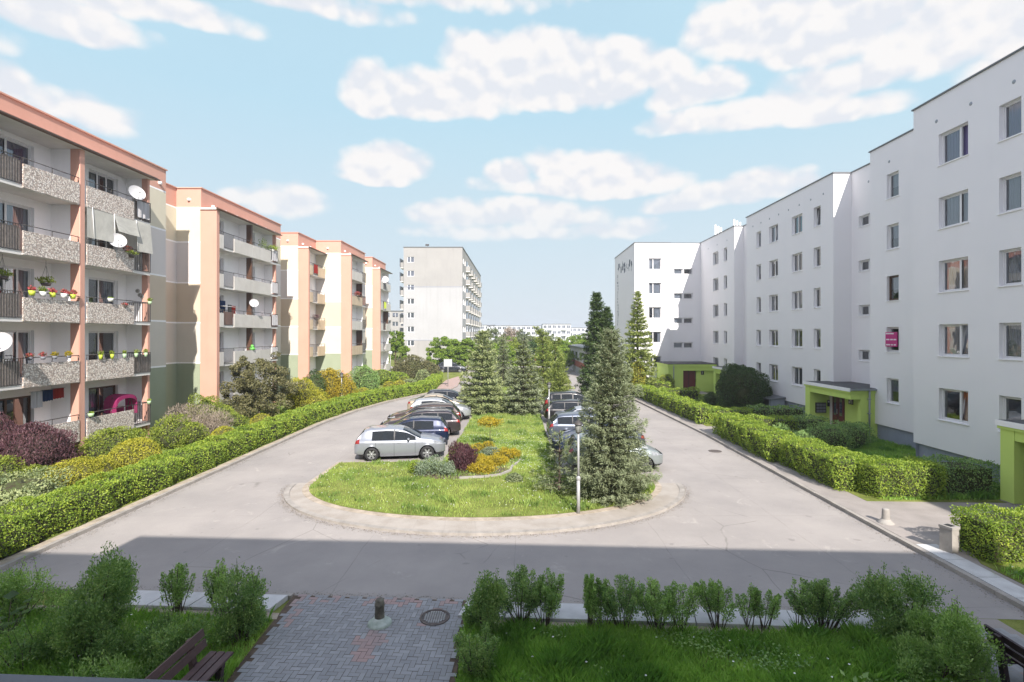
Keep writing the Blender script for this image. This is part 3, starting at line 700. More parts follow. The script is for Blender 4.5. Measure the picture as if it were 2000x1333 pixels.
# brick paths: individual herringbone blocks laid as one sheet
def inside(p, P):
    x, y = p; r = False; j = len(P) - 1
    for i in range(len(P)):
        if (P[i][1] > y) != (P[j][1] > y) and x < (P[j][0] - P[i][0]) * (y - P[i][1]) / (P[j][1] - P[i][1]) + P[i][0]: r = not r
        j = i
    return r
def brickmat():
    m = bpy.data.materials.new('paving_blocks'); m.use_nodes = True
    n = NT(m.node_tree)
    at = n.n('ShaderNodeAttribute', attribute_name='v')
    P = n.n('ShaderNodeNewGeometry').outputs['Position']
    c = n.ramp(at.outputs['Fac'], [(0.0, (0.25, 0.255, 0.26)), (0.45, (0.29, 0.295, 0.30)), (0.69, (0.33, 0.335, 0.34)), (0.71, (0.34, 0.255, 0.24)), (1.0, (0.39, 0.275, 0.25))])
    e = n.n('ShaderNodeMapRange', inp={0: n.noise(P, 1.3, 5, 0.7), 1: 0.45, 2: 0.7, 3: 0.0, 4: 0.6}).outputs[0]
    c = n.mix(e, c, (0.25, 0.25, 0.25))
    bs = n.n('ShaderNodeBsdfPrincipled', inp={'Base Color': c, 'Roughness': 0.85})
    b = n.n('ShaderNodeBump', inp={'Strength': 0.4, 'Distance': 0.01, 'Height': n.noise(P, 70, 3, 0.7)})
    m.node_tree.links.new(b.outputs[0], bs.inputs['Normal'])
    n.n('ShaderNodeOutputMaterial', inp={0: bs.outputs[0]})
    return m
M['bricks'] = brickmat()
def bricks(name, P, z, ang, redf):
    xs = [p[0] for p in P]; ys = [p[1] for p in P]
    V = []; vals = []; B = .098; gp = .0035
    ca, sa = math.cos(ang), math.sin(ang); cx, cy = sum(xs) / len(xs), sum(ys) / len(ys)
    Rr = int(max(max(xs) - min(xs), max(ys) - min(ys)) / B) + 4
    def add(x0, y0, w_, h_):
        pts = [(x0 + gp, y0 + gp), (x0 + w_ - gp, y0 + gp), (x0 + w_ - gp, y0 + h_ - gp), (x0 + gp, y0 + h_ - gp)]
        q = [(cx + a * ca - b * sa, cy + a * sa + b * ca) for a, b in pts]
        mc = (sum(p[0] for p in q) / 4, sum(p[1] for p in q) / 4)
        if not inside(mc, P): return
        dz = random.uniform(-.0025, .0025)
        V.extend([(x, y, z + dz + random.uniform(-.0015, .0015)) for x, y in q])
        vals.append(.72 + .28 * random.random() if redf(*mc) else .68 * random.random())
    # herringbone: cell (i, j) with diagonal (i - j) mod 4 -> horizontal pair / vertical pair
    for i in range(-Rr, Rr):
        for j in range(-Rr, Rr):
            k_ = (i - j) % 4
            if k_ == 0: add(i * B, j * B, 2 * B, B)
            elif k_ == 2: add(i * B, (j - 1) * B, B, 2 * B)
    me = quads_mesh(name, V, M['bricks'], vals)
    return tag(link(name, me), kind='structure')
PB = [(-4.92, near_y(-4.9) - .02), (-1.18, near_y(-1.2) - .02), (-1.02, 2.4), (-4.6, 2.4)]
poly('paving_bed', [(-5.05, near_y(-5) - .01), (-1.1, near_y(-1.1) - .01), (-0.95, 2.3), (-4.66, 2.3)], 0.055, M['soil'], 0.06)
def red1(x, y):
    ny = near_y(x)
    if ny - y < .3 and random.random() < .33: return True
    if x < -4.6 and y > 10.2 and random.random() < .35: return True
    if abs(x + 2.85) < .34 - abs(y - 9.7) * .40 and 9.0 < y < 10.15 and random.random() < .85: return True
    return math.hypot(x + 1.72, y - 10.6) < .45 and random.random() < .15
bricks('brick_path', PB, .066, R(-3.3), red1)
PB2 = [(7.7, near_y(7.7) - .5), (9.7, near_y(9.7) - .5), (9.7, 3.0), (7.85, 3.0)]
poly('paving_bed', [(7.6, near_y(7.6) - .12), (9.85, near_y(9.8) - .12), (9.85, 2.9), (7.75, 2.9)], 0.055, M['asphalt'], 0.06)
bricks('brick_path', PB2, .066, R(-3.3), lambda x, y: random.random() < .05)

# ================================================================== RIGHT BUILDING (white, staggered)
HR = 16.3
rb = thing('apartment_building', 'long white five-storey apartment block with staggered walls and lime green porches', 'apartment block', (20, 30, 0))
outl = [(20, -8), (20, 13.8), (21.3, 13.8), (21.3, 17.8), (18.3, 17.8), (18.3, 23.7), (20, 23.7), (20, 29.1), (21.35, 29.1), (21.35, 32.8), (20.2, 32.8), (20.2, 45.3), (21.5, 45.3), (21.5, 48.8), (20.6, 48.8), (20.6, 57.8), (17.05, 57.8), (17.05, 57.6), (13.1, 57.6), (13.1, 69.3), (32, 69.3), (32, -8)]
SILL = [2.25 + 2.75 * i for i in range(5)]
wins = {}   # edge index -> list of (world coordinate along edge, width, z sill, height, kwargs)
def rows(edge, c, wd, h, zs, kws=None):
    for i, z in enumerate(zs):
        kw = (kws[i] if kws and i < len(kws) and kws[i] else {})
        wins.setdefault(edge, []).append((c, wd, z, h, kw))
two = dict(sp=(.66, .34), cur='full')
rows(4, 21.55, 1.45, 1.36, SILL, [dict(sp=(.66, .34), style='tilt', cur='right', cm='orange'), dict(sp=(.66, .34), style='tilt', cur='full'), dict(sp=(.66, .34), cur='full'), dict(sp=(.66, .34), cur='full'), dict(sp=(.66, .34), style='open', cur='full', cm='violet')])
rows(4, 19.05, .86, 1.36, SILL, [dict(), dict(cur='full'), dict(cur='full'), dict(cur='left'), dict(cur='full', cm='violet')])
rows(6, 27.35, .88, 1.33, SILL, [dict(cur='half'), dict(), dict(frame='brownframe', cur='half'), dict(cur='half'), dict(cur='half', cm='blind')])
ST = [4.3 + 2.78 * i for i in range(4)]
rows(8, 31.35, 1.5, .68, ST, [dict(sp=(.5, .5))] * 4)
rows(2, 16.0, 1.5, .68, ST, [dict(sp=(.5, .5))] * 4)
rows(0, 10, 1.45, 1.36, SILL, [two] * 5); rows(0, 5.5, 1.45, 1.36, SILL, [two] * 5)
rows(10, 34.6, .8, 1.33, SILL, [dict(), dict(cur='half'), dict(), dict(cur='right'), dict(style='tilt')])
rows(10, 37.1, 1.4, 1.33, SILL, [dict(sp=(.5, .5), cur='full'), dict(sp=(.5, .5), cur='left'), dict(sp=(.5, .5), cur='full'), dict(sp=(.5, .5), cur='full', cm='blind'), dict(sp=(.5, .5), cur='full', cm='tealblind')])
rows(10, 40.5, 1.4, 1.33, SILL, [dict(sp=(.5, .5), cur='right'), dict(sp=(.5, .5)), dict(sp=(.5, .5), cur='sides'), dict(sp=(.5, .5), cur='right', cm='blind'), dict(sp=(.5, .5), style='tilt', cur='full')])
rows(10, 43.0, .8, 1.33, SILL, [dict(style='tilt'), dict(cur='full'), dict(), dict(cur='half'), dict(cur='full')])
rows(14, 53.4, 1.4, 1.33, SILL, [dict(sp=(.5, .5), cur='right')] * 4 + [dict(sp=(.5, .5), style='open')])
rows(14, 50.9, .8, 1.33, SILL, [dict(cur='half')] * 5)
rows(17, 15.4, 1.45, 1.3, SILL, [dict(sp=(.35, .65), cur=c) for c in ('sides', 'sides', 'right', 'full', 'full')])
rows(15, 19.2, 1.05, .68, [x + .1 for x in ST], [dict()] * 4)
rows(15, 19.2 - 1.12, 1.05, .68, [x + .1 for x in ST], [dict(cur='full')] * 4)
wl = MB(); pl = MB(); cp = MB(); vt = MB()
W2 = M['stucco']
for e in range(len(outl)):
    a = outl[e]; b = outl[(e + 1) % len(outl)]
    dxx, dyy = b[0] - a[0], b[1] - a[1]; L = math.hypot(dxx, dyy)
    # outline runs north along the road side: interior is to the right of the direction of travel
    nin = (dyy / L, -dxx / L)
    holes = []
    for (c, wd, z, h, kw) in wins.get(e, []):
        s = abs((c - a[1]) if abs(dyy) > abs(dxx) else (c - a[0]))
        holes.append((s - wd / 2, s + wd / 2, z, z + h))
        px, py = a[0] + dxx / L * s, a[1] + dyy / L * s
        rz = math.atan2(nin[1], nin[0]) - R(90)
        window(rb, px, py, z, rz, wd, h, **kw)
    wall(wl, a, b, .95, HR, nin, holes, .24, W2)
    wall(pl, (a[0] + nin[0] * .14, a[1] + nin[1] * .14), (b[0] + nin[0] * .14, b[1] + nin[1] * .14), 0, .95, nin, (), .2, M['plinth'])
wl.face([(p[0], p[1], .95) for p in outl], W2)
world_part(wl, 'wall', rb); world_part(pl, 'plinth', rb)
rf = MB(); rf.face([(p[0], p[1], HR - .25) for p in reversed(outl)], M['roofing']); world_part(rf, 'roof', rb)
for e in range(len(outl)):
    a = Vector((*outl[e], 0)); b = Vector((*outl[(e + 1) % len(outl)], 0)); d = (b - a).normalized(); nin = Vector((d.y, -d.x, 0))
    L = (b - a).length
    T = Matrix(((d.x, nin.x, 0, a.x), (d.y, nin.y, 0, a.y), (0, 0, 1, 0), (0, 0, 0, 1)))
    cp.box(-.055, L + .055, -.06 - .003 * (e % 3), .22, HR - .03 + .002 * (e % 3), HR + .035 + .002 * (e % 3), M['capm'], T)
world_part(cp, 'roof_edge', rb)
for (x, ys) in ((20.2, [33.9 + 1.45 * i for i in range(8)]), (18.3, [18.9, 20.7, 22.4]), (20, [25.0, 27.6]), (21.35, [31.2]), (20.6, [50.5, 53, 55.5])):
    for y in ys:
        if 'vent' not in WC: vt.lathe([(.0, -.006), (.075, -.006), (.09, .02)], M['zinc'], 10, (0, 0, 0), 'x'); WC['vent'] = vt.mesh('vent')
        link('vent', WC['vent'], rb, Vector((x, y, 15.25)) - rb.location)
for e in (2, 8, 12):
    pass
# roof aerials of the far part
an = MB()
for (x, y) in ((21.3, 54.6), (22.2, 52.0)):
    an.box(x - .25, x + .25, y - .25, y + .25, HR - .25, HR + .25, M['plinth'])
    for q in range(3): an.box(x - .35 + .3 * q, x - .2 + .3 * q, y - .08, y + .08, HR + .25, HR + 1.35 - .15 * q, M['white'])
world_part(an, 'aerial', rb)
# painted lettering band on the far gable (side facing the street): rough dark strokes, unreadable in the photograph
mu = MB(); rr = random.Random(3)
def stroke(y, z, w_, h_):
    mu.box(13.1 - .006, 13.1 - .001, y - w_ / 2, y + w_ / 2, z - h_ / 2, z + h_ / 2, M['mural'])
for i in range(9):
    y = 66.9 - i * .95; z = 14.6 - i * .08
    for q in range(4): stroke(y + rr.uniform(-.3, .3), z + rr.uniform(-.5, .45), rr.choice((.1, .16, .4)), rr.choice((.12, .5, .8)))
for i in range(16):
    stroke(67.2 + rr.uniform(-.35, .35), 13.6 - i * .42, rr.uniform(.12, .5), rr.uniform(.2, .5))
world_part(mu, 'wall_lettering', rb)
# pink notice in a window of the second storey
sg = MB(); sg.box(-.42, .42, -.02, .02, 0, .78, M['magenta'])
for (z, ws) in ((.70, [(-.38, .2)]), (.38, [(-.36, -.12), (-.06, .14), (.18, .38)]), (.10, [(-.36, -.06), (0, .14), (.2, .36)])):
    for a, b in ws: sg.box(a, b, -.026, -.021, z - .035, z + .035, M['signwhite'])
so = sg.build('notice_board', None, (19.94, 27.35, SILL[1] + .28), R(-90))
tag(so, 'magenta notice with three white text lines hung in a first-floor window of the white block', 'sign')

# lime porches (one built, three copied)
def porch(root_loc, number, first=None):
    # local: x = 0 on the outer face, +x into the house; y from 0 (far end) down to -4.5
    o = link('entrance_porch', None, rb, tuple(Vector(root_loc) - rb.location))
    G = M['lime']; H = 2.95
    b = MB()
    b.box(0, 2.75, -.5, 0, 0, H - .32, G)                       # far wall
    b.box(.02, .30, -4.5, -.5, 2.28, H - .32, G)                # beam over the opening
    b.box(.58, 2.75, -4.5, -4.24, 0, H - .32, G)                # near wall
    b.box(.30, .60, -4.5, -4.24, 2.28, H - .32, G)
    b.box(1.32, 1.55, -4.24, -.5, 0, H - .32, G)                # inner wall
    b.box(1.27, 1.318, -.8, -.5, 0, 2.28, M['greyw'])
    b.box(-.02, 2.75, -4.52, .02, -.02, .13, M['asphalt'])
    b.build('porch_wall', o)
    r = MB(); r.box(-.06, 2.7, -4.56, .06, H - .32, H - .10, G); r.box(-.10, -.062, -4.6, .1, H - .22, H - .03, M['white'])
    r.box(-.06, 2.72, -4.56, .06, H - .099, H - .03, M['roofing'])
    r.build('porch_roof', o)
    gz = MB(); gz.box(-.06, 2.7, -4.68, -4.565, H - .15, H - .05, M['zinc']); gz.tube((1.0, -4.62, H - .12), (1.0, -4.60, 0.1), .05, .05, M['zinc'], 8)
    for z in (.6, 1.5, 2.3): gz.box(.93, 1.07, -4.67, -4.5, z, z + .04, M['zinc'])
    gz.build('downpipe', o)
    d = MB(); d.box(1.255, 1.31, -1.95, -.82, .13, 2.2, M['doorred']); d.box(1.245, 1.254, -1.42, -1.36, .13, 2.2, M['black'])
    for y0, y1 in ((-1.9, -1.46), (-1.32, -.87)):
        d.box(1.246, 1.2535, y0 + .1, y1 - .08, .9, 2.05, M['farglass'])
        d.box(1.244, 1.2535, y0 + .12, y1 - .1, .25, .75, M['doorred'])
    dd_ = d.build('door', o); h = MB(); h.box(1.20, 1.24, -1.36, -1.33, 1.0, 1.3, M['metalgrey']); h.build('handle', dd_)
    mb_ = MB(); mb_.box(.35, 1.0, -.60, -.502, .95, 1.6, M['black'])
    for i in range(3):
        for j in range(3): mb_.box(.38 + .2 * i, .56 + .2 * i, -.612, -.601, .98 + .2 * j, 1.14 + .2 * j, M['potgrey'])
    mb_.build('letter_box', o)
    it = MB(); it.box(1.12, 1.26, -.55, -.502, 1.35, 1.75, M['black']); it.box(1.15, 1.23, -.556, -.5505, 1.6, 1.7, M['potwhite']); it.build('intercom', o)
    n_ = MB(); n_.box(1.28, 1.317, -2.75, -2.35, 1.75, 2.2, M['black'])
    for y0, y1, z0, z1 in ((-2.7, -2.66, 1.8, 2.14), (-2.62, -2.5, 2.1, 2.14), (-2.62, -2.5, 1.95, 1.99), (-2.54, -2.5, 1.8, 2.1), (-2.46, -2.4, 1.8, 1.95), (-2.46, -2.4, 2.02, 2.14)):
        n_.box(1.27, 1.2795, y0, y1, z0, z1, M['plate'])
    n_.build('number_plate', o)
    return o
P1 = porch((18.62, 33.2, 0), '')
for lc in ((16.95, 18.0, 0), (18.75, 49.1, 0)):
    c = copy_tree(P1, rb); c.location = Vector(lc) - rb.location
# far porch in the corner of the wing faces the camera
fo = link('entrance_porch', None, rb, tuple(Vector((15.6, 57.6, 0)) - rb.location))
b = MB(); G = M['lime']
b.box(0, .45, -4.4, 0, 0, 2.63, G); b.box(.45, 1.55, -4.4, -4.1, 0, 2.63, G); b.box(1.55, 3.0, -4.4, -4.1, 2.2, 2.63, G); b.box(3.0, 4.9, -4.12, -3.9, 0, 2.63, G); b.box(3.0, 4.9, -4.4, -4.125, 2.2, 2.63, G)
b.box(1.55, 3.0, -4.1, -3.85, 2.2, 2.63, G); b.build('porch_wall', fo)
r = MB(); r.box(-.06, 5.0, -4.5, 0, 2.63, 2.86, G); r.box(-.08, 5.02, -4.52, .02, 2.861, 2.94, M['roofing']); r.build('porch_roof', fo)
d = MB(); d.box(1.6, 2.95, -3.95, -3.9, .05, 2.2, M['doorred']); d.box(2.24, 2.30, -3.96, -3.951, .05, 2.2, M['black']); d.build('door', fo)
n_ = MB(); n_.box(3.5, 3.8, -4.15, -4.121, 1.75, 2.15, M['black']); n_.box(3.6, 3.64, -4.157, -4.151, 1.82, 2.1, M['plate']); n_.build('number_plate', fo)
gz = MB(); gz.tube((.55, -4.47, 2.8), (.55, -4.47, .05), .05, .05, M['zinc'], 8); gz.build('downpipe', fo)
# cellar hatch against the wall
ch = thing('cellar_hatch', 'low grey cellar hatch with dark slanted lid against the white block', 'hatch', (19.6, 39.6, .1))
b = MB(); b.box(-.5, .55, -.9, .9, 0, .95, M['plinth']); b.box(-.51, -.5, -.6, .6, .1, .85, M['black']); b.build('hatch_box', ch)
b = MB(); b.face([(-.62, -1, .95), (.58, -1, 1.12), (.58, 1, 1.12), (-.62, 1, .95)], M['capm']); b.box(-.62, -.56, -1, 1, .88, .95, M['capm']); b.face([(-.62, -1, .95), (.58, -1, 1.12), (.58, -1, .95)], M['capm']); b.build('hatch_lid', ch)

# ================================================================== LEFT BUILDING (salmon and cream, balconies)
HL = 16.0
lb = thing('apartment_building', 'long five-storey apartment block in salmon, cream and sage render with balconies', 'apartment block', (-22, 35, 0))
ZL = [1.15 + 2.73 * k_ for k_ in range(5)]
lout = [(-21.6, 6), (-21.6, 31.4), (-23.5, 31.4), (-23.5, 35.2), (-21.8, 35.2), (-21.8, 47), (-23.6, 47), (-23.6, 50.5), (-21.7, 50.5), (-21.7, 54.9), (-19.0, 54.9), (-19.0, 63.5), (-20.6, 63.5), (-20.6, 66.4), (-18.9, 66.4), (-18.9, 73), (-34, 73), (-34, 6)]
BL = [4.0, 6.75, 9.5, 12.3]
def band(z):
    if z > 14.7: return M['peach']
    for zz in BL + [14.66]:
        if abs(z - zz) < .045: return M['white']
    return M['olive'] if z < 4 else M['sandy'] if z < 6.75 else M['beige'] if z < 9.5 else M['greyw'] if z < 12.3 else M['cream']
zc = [q for z in BL + [14.66] for q in (z - .05, z + .05)] + [14.7, .5]
bal_ranges = {0: [(6, 28.3)], 4: [(35.2, 44.2)], 8: [(50.5, 54.9)], 10: [(54.9, 60.4)], 14: [(66.4, 72.0)]}
lw = {0: [(21.9, 1.9), (26.7, 1.9), (17.4, 1.9), (12.6, 1.9)], 4: [(37.0, 1.8), (41.5, 1.8)], 8: [(52.0, 1.7)], 10: [(56.4, 1.7)], 14: [(67.9, 1.7)]}
wl = MB()
rl = random.Random(5)
for e in range(len(lout)):
    a = lout[e]; b = lout[(e + 1) % len(lout)]
    dxx, dyy = b[0] - a[0], b[1] - a[1]; L = math.hypot(dxx, dyy); nin = (-dyy / L, dxx / L)
    rg = bal_ranges.get(e, [])
    holes = []
    for (yc, wd) in lw.get(e, []):
        for ki, z in enumerate(ZL):
            h = 2.15 if ki else 2.0
            s = yc - a[1]; holes.append((s - wd / 2, s + wd / 2, z + .08, z + .08 + h))
            fr = 'brownframe' if ki == 0 and e == 0 else 'pvc'
            cu = rl.choice(['full', 'left', 'sides', 'right', None, 'full'])
            window(lb, a[0], yc, z + .08, R(90), wd, h, sp=(.4, .6) if rl.random() < .6 else (.36, .32, .32), frame=fr, cur=cu, cm=rl.choice(['net', 'net', 'net', 'blind']) if not (e == 0 and ki == 4 and yc < 23) else 'violet', sill=False)
    def mf(s, z, a=a, rg=rg, dyy=dyy, e=e):
        y = a[1] + s if abs(dyy) > .5 else 0
        if z < 14.5 and any(r0 < y < r1 for r0, r1 in rg): return M['white']
        return band(z)
    wall(wl, a, b, 0, HL, nin, holes, .24, None, zc + [14.5], [q - a[1] for r_ in rg for q in r_], mf)
world_part(wl, 'wall', lb)
rf = MB(); rf.face([(p[0], p[1], HL - .3) for p in lout], M['roofing']); world_part(rf, 'roof', lb)
cp = MB()
for e in range(len(lout)):
    a = Vector((*lout[e], 0)); b = Vector((*lout[(e + 1) % len(lout)], 0)); d = (b - a).normalized(); nin = Vector((-d.y, d.x, 0)); L = (b - a).length
    T = Matrix(((d.x, nin.x, 0, a.x), (d.y, nin.y, 0, a.y), (0, 0, 1, 0), (0, 0, 0, 1)))
    cp.box(-.064, L + .064, -.07 - .003 * (e % 3), .22, HL - .02 + .002 * (e % 3), HL + .05 + .002 * (e % 3), M['peach'], T)
world_part(cp, 'roof_edge', lb)
vt = MB()
for (x, ys) in ((-21.6, [12 + 2.35 * i for i in range(9)]), (-21.8, [36.5 + 1.5 * i for i in range(7)]), (-19, [56 + 1.6 * i for i in range(5)]), (-21.7, [51.5, 53.3]), (-18.9, [67.5, 69.5, 71.5])):
    for y in ys:
        if 'vent2' not in WC: vt.lathe([(.0, .14), (.09, .14), (.10, -.02)], M['white'], 10, (0, 0, 0), 'x'); WC['vent2'] = vt.mesh('vent')
        link('vent', WC['vent2'], lb, Vector((x, y, 15.05)) - lb.location)
for (x, y) in ((-22.6, 35.2), (-22.7, 50.5), (-20.4, 54.9), (-19.7, 66.4)): link('vent', WC['vent2'], lb, Vector((x, y, 15.2)) - lb.location, R(-90))

def railing_mesh(mb, p0, p1, z0, z1, m, infill=None):
    p0 = Vector(p0); p1 = Vector(p1); L = (p1 - p0).length; d = (p1 - p0) / L
    T = Matrix(((d.x, -d.y, 0, p0.x), (d.y, d.x, 0, p0.y), (0, 0, 1, 0), (0, 0, 0, 1)))
    mb.box(0, L, -.02, .02, z1 - .03, z1, m, T); mb.box(0, L, -.015, .015, z0, z0 + .03, m, T)
    n_ = max(2, int(L / .11))
    for i in range(n_ + 1): mb.box(L * i / n_ - .008, L * i / n_ + .008, -.008, .008, z0 + .03, z1 - .03, m, T)
    if infill:
        n2 = max(2, int(L / .10))
        for i in range(n2): mb.box(L * i / n2 + .01, L * (i + 1) / n2 - .012, .03, .05, z0 + .02, z1 - .12 + rl.uniform(-.04, .04), infill, T)
def balcony(e_x, xf, y0, y1, z, layout, pm, ret=None, infill=None, railm='iron', name_label=None):
    o = link('balcony', None, lb, (xf - lb.location.x, y0 - lb.location.y, z))
    if name_label: o['label'] = name_label
    W_ = y1 - y0; D = xf - e_x
    s = MB(); s.box(-D + .003, 0, 0, W_, -.15, 0, M['slabc']); s.box(-.0, .035, 0, W_, -.17, -.02, M['slabc']); s.build('floor_slab', o)
    pn = MB(); rlm = MB()
    for (kd, a, b) in layout:
        a -= y0; b -= y0
        if kd == 'p':
            nseg = max(1, round((b - a) / 2.0)) if pm != 'pebble' else 1
            for q in range(nseg):
                aa = a + (b - a) * q / nseg; bb = a + (b - a) * (q + 1) / nseg
                pn = MB(); pn.box(.036, .096, aa + .012, bb - .012, -.14, .84, M[pm]); pn.build('parapet_panel', o)
            rlm.tube((.05, a, 1.08), (.05, b, 1.08), .02, .02, M[railm], 6)
            for q in range(3):
                yy = a + .04 + (b - a - .08) * q / 2
                rlm.tube((.05, yy, .84), (.05, yy, 1.08), .014, .014, M[railm], 6)
        else:
            railing_mesh(rlm, (.05, a, 0), (.05, b, 0), .0, 1.08, M[railm], infill)
    if ret == 'far': railing_mesh(rlm, (.05, W_ - .02, 0), (-D + .1, W_ - .02, 0), .0, 1.08, M[railm], None)
    if ret == 'near': railing_mesh(rlm, (.05, .02, 0), (-D + .1, .02, 0), .0, 1.08, M[railm], None)
    rlm.build('railing', o)
    return o
def partition(xb, xf, y, z0, z1, t=.16, strip_=.45, full=False):
    b = MB()
    if full: b.box(xb + .004, xf, y - t / 2, y + t / 2, z0, z1, M['peach'])
    else:
        b.box(xb + .004, xf - strip_, y - t / 2, y + t / 2, z0, z1, M['white']); b.box(xf - strip_ + .001, xf + .01, y - t / 2 - .012, y + t / 2 + .012, z0, z1, M['peach'])
    return b
def canopy(xb, xf, y0, y1, z=14.5):
    b = MB(); b.box(xb + .004, xf + .14, y0, y1, z, z + .12, M['slabc']); b.box(xf + .142, xf + .2, y0 - .05, y1 + .05, z + .0, z + .14, M['brownframe'])
    b.tube((xf + .27, y0 - .05, z + .04), (xf + .27, y1 + .1, z + .04), .05, .05, M['brownframe'], 8)
    b.box(xb, xf + .2, y0, y1, z + .121, z + .14, M['peach'])
    return b
# nearest section: pebble-dash panels
for i, z in enumerate(ZL):
    balcony(-21.6, -20.3, 19.3, 23.62, z, [('r', 19.3, 20.85), ('p', 20.9, 23.6)], 'pebble', None, [None, 'woodpale', 'woodpale', 'woodpale', 'woodpale'][i] and M['woodpale'])
    balcony(-21.6, -20.3, 23.95, 28.2, z, [('p', 24.0, 26.95), ('r', 27.0, 28.2)], 'pebble', 'far', M['woodpale'] if i in (1, 4) else None)
    balcony(-21.6, -20.3, 14.9, 19.0, z, [('p', 14.9, 17.7), ('r', 17.75, 19.0)], 'pebble')
pt = MB()
for y, kw in ((23.78, {}), (19.15, {}), (14.8, {})):
    q = partition(-21.6, -20.24, y, 0, 14.5, .22); pt.v, pt.f, pt.m, pt.sm, pt.mats = (pt.v + q.v, pt.f + [tuple(i_ + len(pt.v) for i_ in f) for f in q.f], pt.m + q.m, pt.sm + q.sm, q.mats)
world_part(pt, 'partition_wall', lb)
q = MB()
q.box(-21.59, -20.72, 28.2, 28.34, 0, 14.5, M['white']); q.box(-20.719, -20.4, 28.19, 28.35, 0, 14.5, M['peach']); world_part(q, 'partition_wall', lb)
world_part(canopy(-21.6, -20.3, 8.0, 28.5), 'canopy', lb)
rn = MB()   # ribbon of brown posts on the pier
rn.tube((-20.26, 23.66, 0), (-20.26, 23.66, 14.6), .03, .03, M['peach'], 6); world_part(rn, 'drainpipe', lb)
# second section
for i, z in enumerate(ZL):
    balcony(-21.8, -20.75, 35.42, 44.1, z, [('p', 35.45, 35.95), ('r', 35.97, 37.2), ('p', 37.25, 40.0), ('p', 40.0, 42.8), ('r', 42.85, 44.1)], 'bpanel', 'far', [None, None, M['peach'], None, None][i])
q = MB(); q.box(-21.79, -20.66, 35.1, 35.42, 0, 14.6, M['peach']); q.box(-21.79, -21.2, 39.95, 40.1, 0, 14.5, M['white']); q.box(-21.199, -20.8, 39.93, 40.12, 0, 14.5, M['brownframe']); q.box(-21.79, -21.1, 43.98, 44.12, 0, 14.5, M['white']); q.box(-21.099, -20.85, 43.97, 44.13, 0, 14.5, M['peach'])
world_part(q, 'partition_wall', lb); world_part(canopy(-21.8, -20.75, 35.0, 44.3), 'canopy', lb)
# third, fourth, fifth
for i, z in enumerate(ZL):
    balcony(-21.7, -20.75, 50.8, 54.88, z, [('p', 50.85, 51.6), ('r', 51.65, 52.8), ('p', 52.85, 54.85)], 'bpanel2')
    balcony(-19.0, -18.0, 55.2, 60.3, z, [('p', 55.25, 58.9), ('r', 58.95, 60.3)], 'bpanel2' if i % 2 else 'bpanel', 'far', M['peach'] if i == 3 else None)
    balcony(-18.9, -18.0, 66.7, 71.9, z, [('p', 66.75, 68), ('r', 68.05, 69.4), ('p', 69.4, 71.9)], 'bpanel', 'far')
q = MB(); q.box(-21.69, -20.66, 50.48, 50.8, 0, 14.6, M['peach']); q.box(-18.99, -17.9, 54.88, 55.2, 0, 14.6, M['peach']); q.box(-18.89, -17.9, 66.38, 66.7, 0, 14.6, M['peach'])
q.box(-18.99, -18.3, 60.2, 60.34, 0, 14.5, M['white']); q.box(-18.89, -18.2, 71.8, 71.94, 0, 14.5, M['white'])
q.box(-18.97, -18.3, 60.05, 60.19, ZL[3], ZL[4] - .15, M['brownframe']); q.box(-18.97, -18.3, 60.05, 60.19, ZL[1], ZL[2] - .15, M['brownframe']); q.box(-18.87, -18.2, 71.65, 71.79, ZL[2], ZL[3] - .15, M['brownframe'])
world_part(q, 'partition_wall', lb)
cc = canopy(-21.7, -20.75, 50.4, 54.88); world_part(cc, 'canopy', lb)
world_part(canopy(-19.0, -18.0, 54.8, 60.5), 'canopy', lb); world_part(canopy(-18.9, -18.0, 66.3, 72.1), 'canopy', lb)
# grey canvas hung below the top balcony of the nearest section
aw = MB()
def cloth(y0, y1, z0, z1, x0, x1, m=M['awning'], n_=8):
    for i in range(n_):
        a = y0 + (y1 - y0) * i / n_; b = y0 + (y1 - y0) * (i + 1) / n_
        sg_ = lambda u: .05 * math.sin(u * 2.3)
        aw.face([(x0 + sg_(a), a, z0), (x0 + sg_(b), b, z0), (x1, b, z1), (x1, a, z1)], m, True)
cloth(24.0, 25.6, ZL[3] + 1.15, ZL[4] - .1, -20.16, -20.22); cloth(25.6, 27.1, ZL[3] + 1.75, ZL[4] - .1, -20.0, -20.22); cloth(27.1, 28.15, ZL[3] + 1.0, ZL[4] - .1, -20.12, -20.22)
for y in (24.3, 25.6, 27.1): aw.tube((-20.12, y, ZL[3] + 1.1), (-20.2, y, ZL[4] - .1), .012, .012, M['white'], 5)
world_part(aw, 'awning', lb)

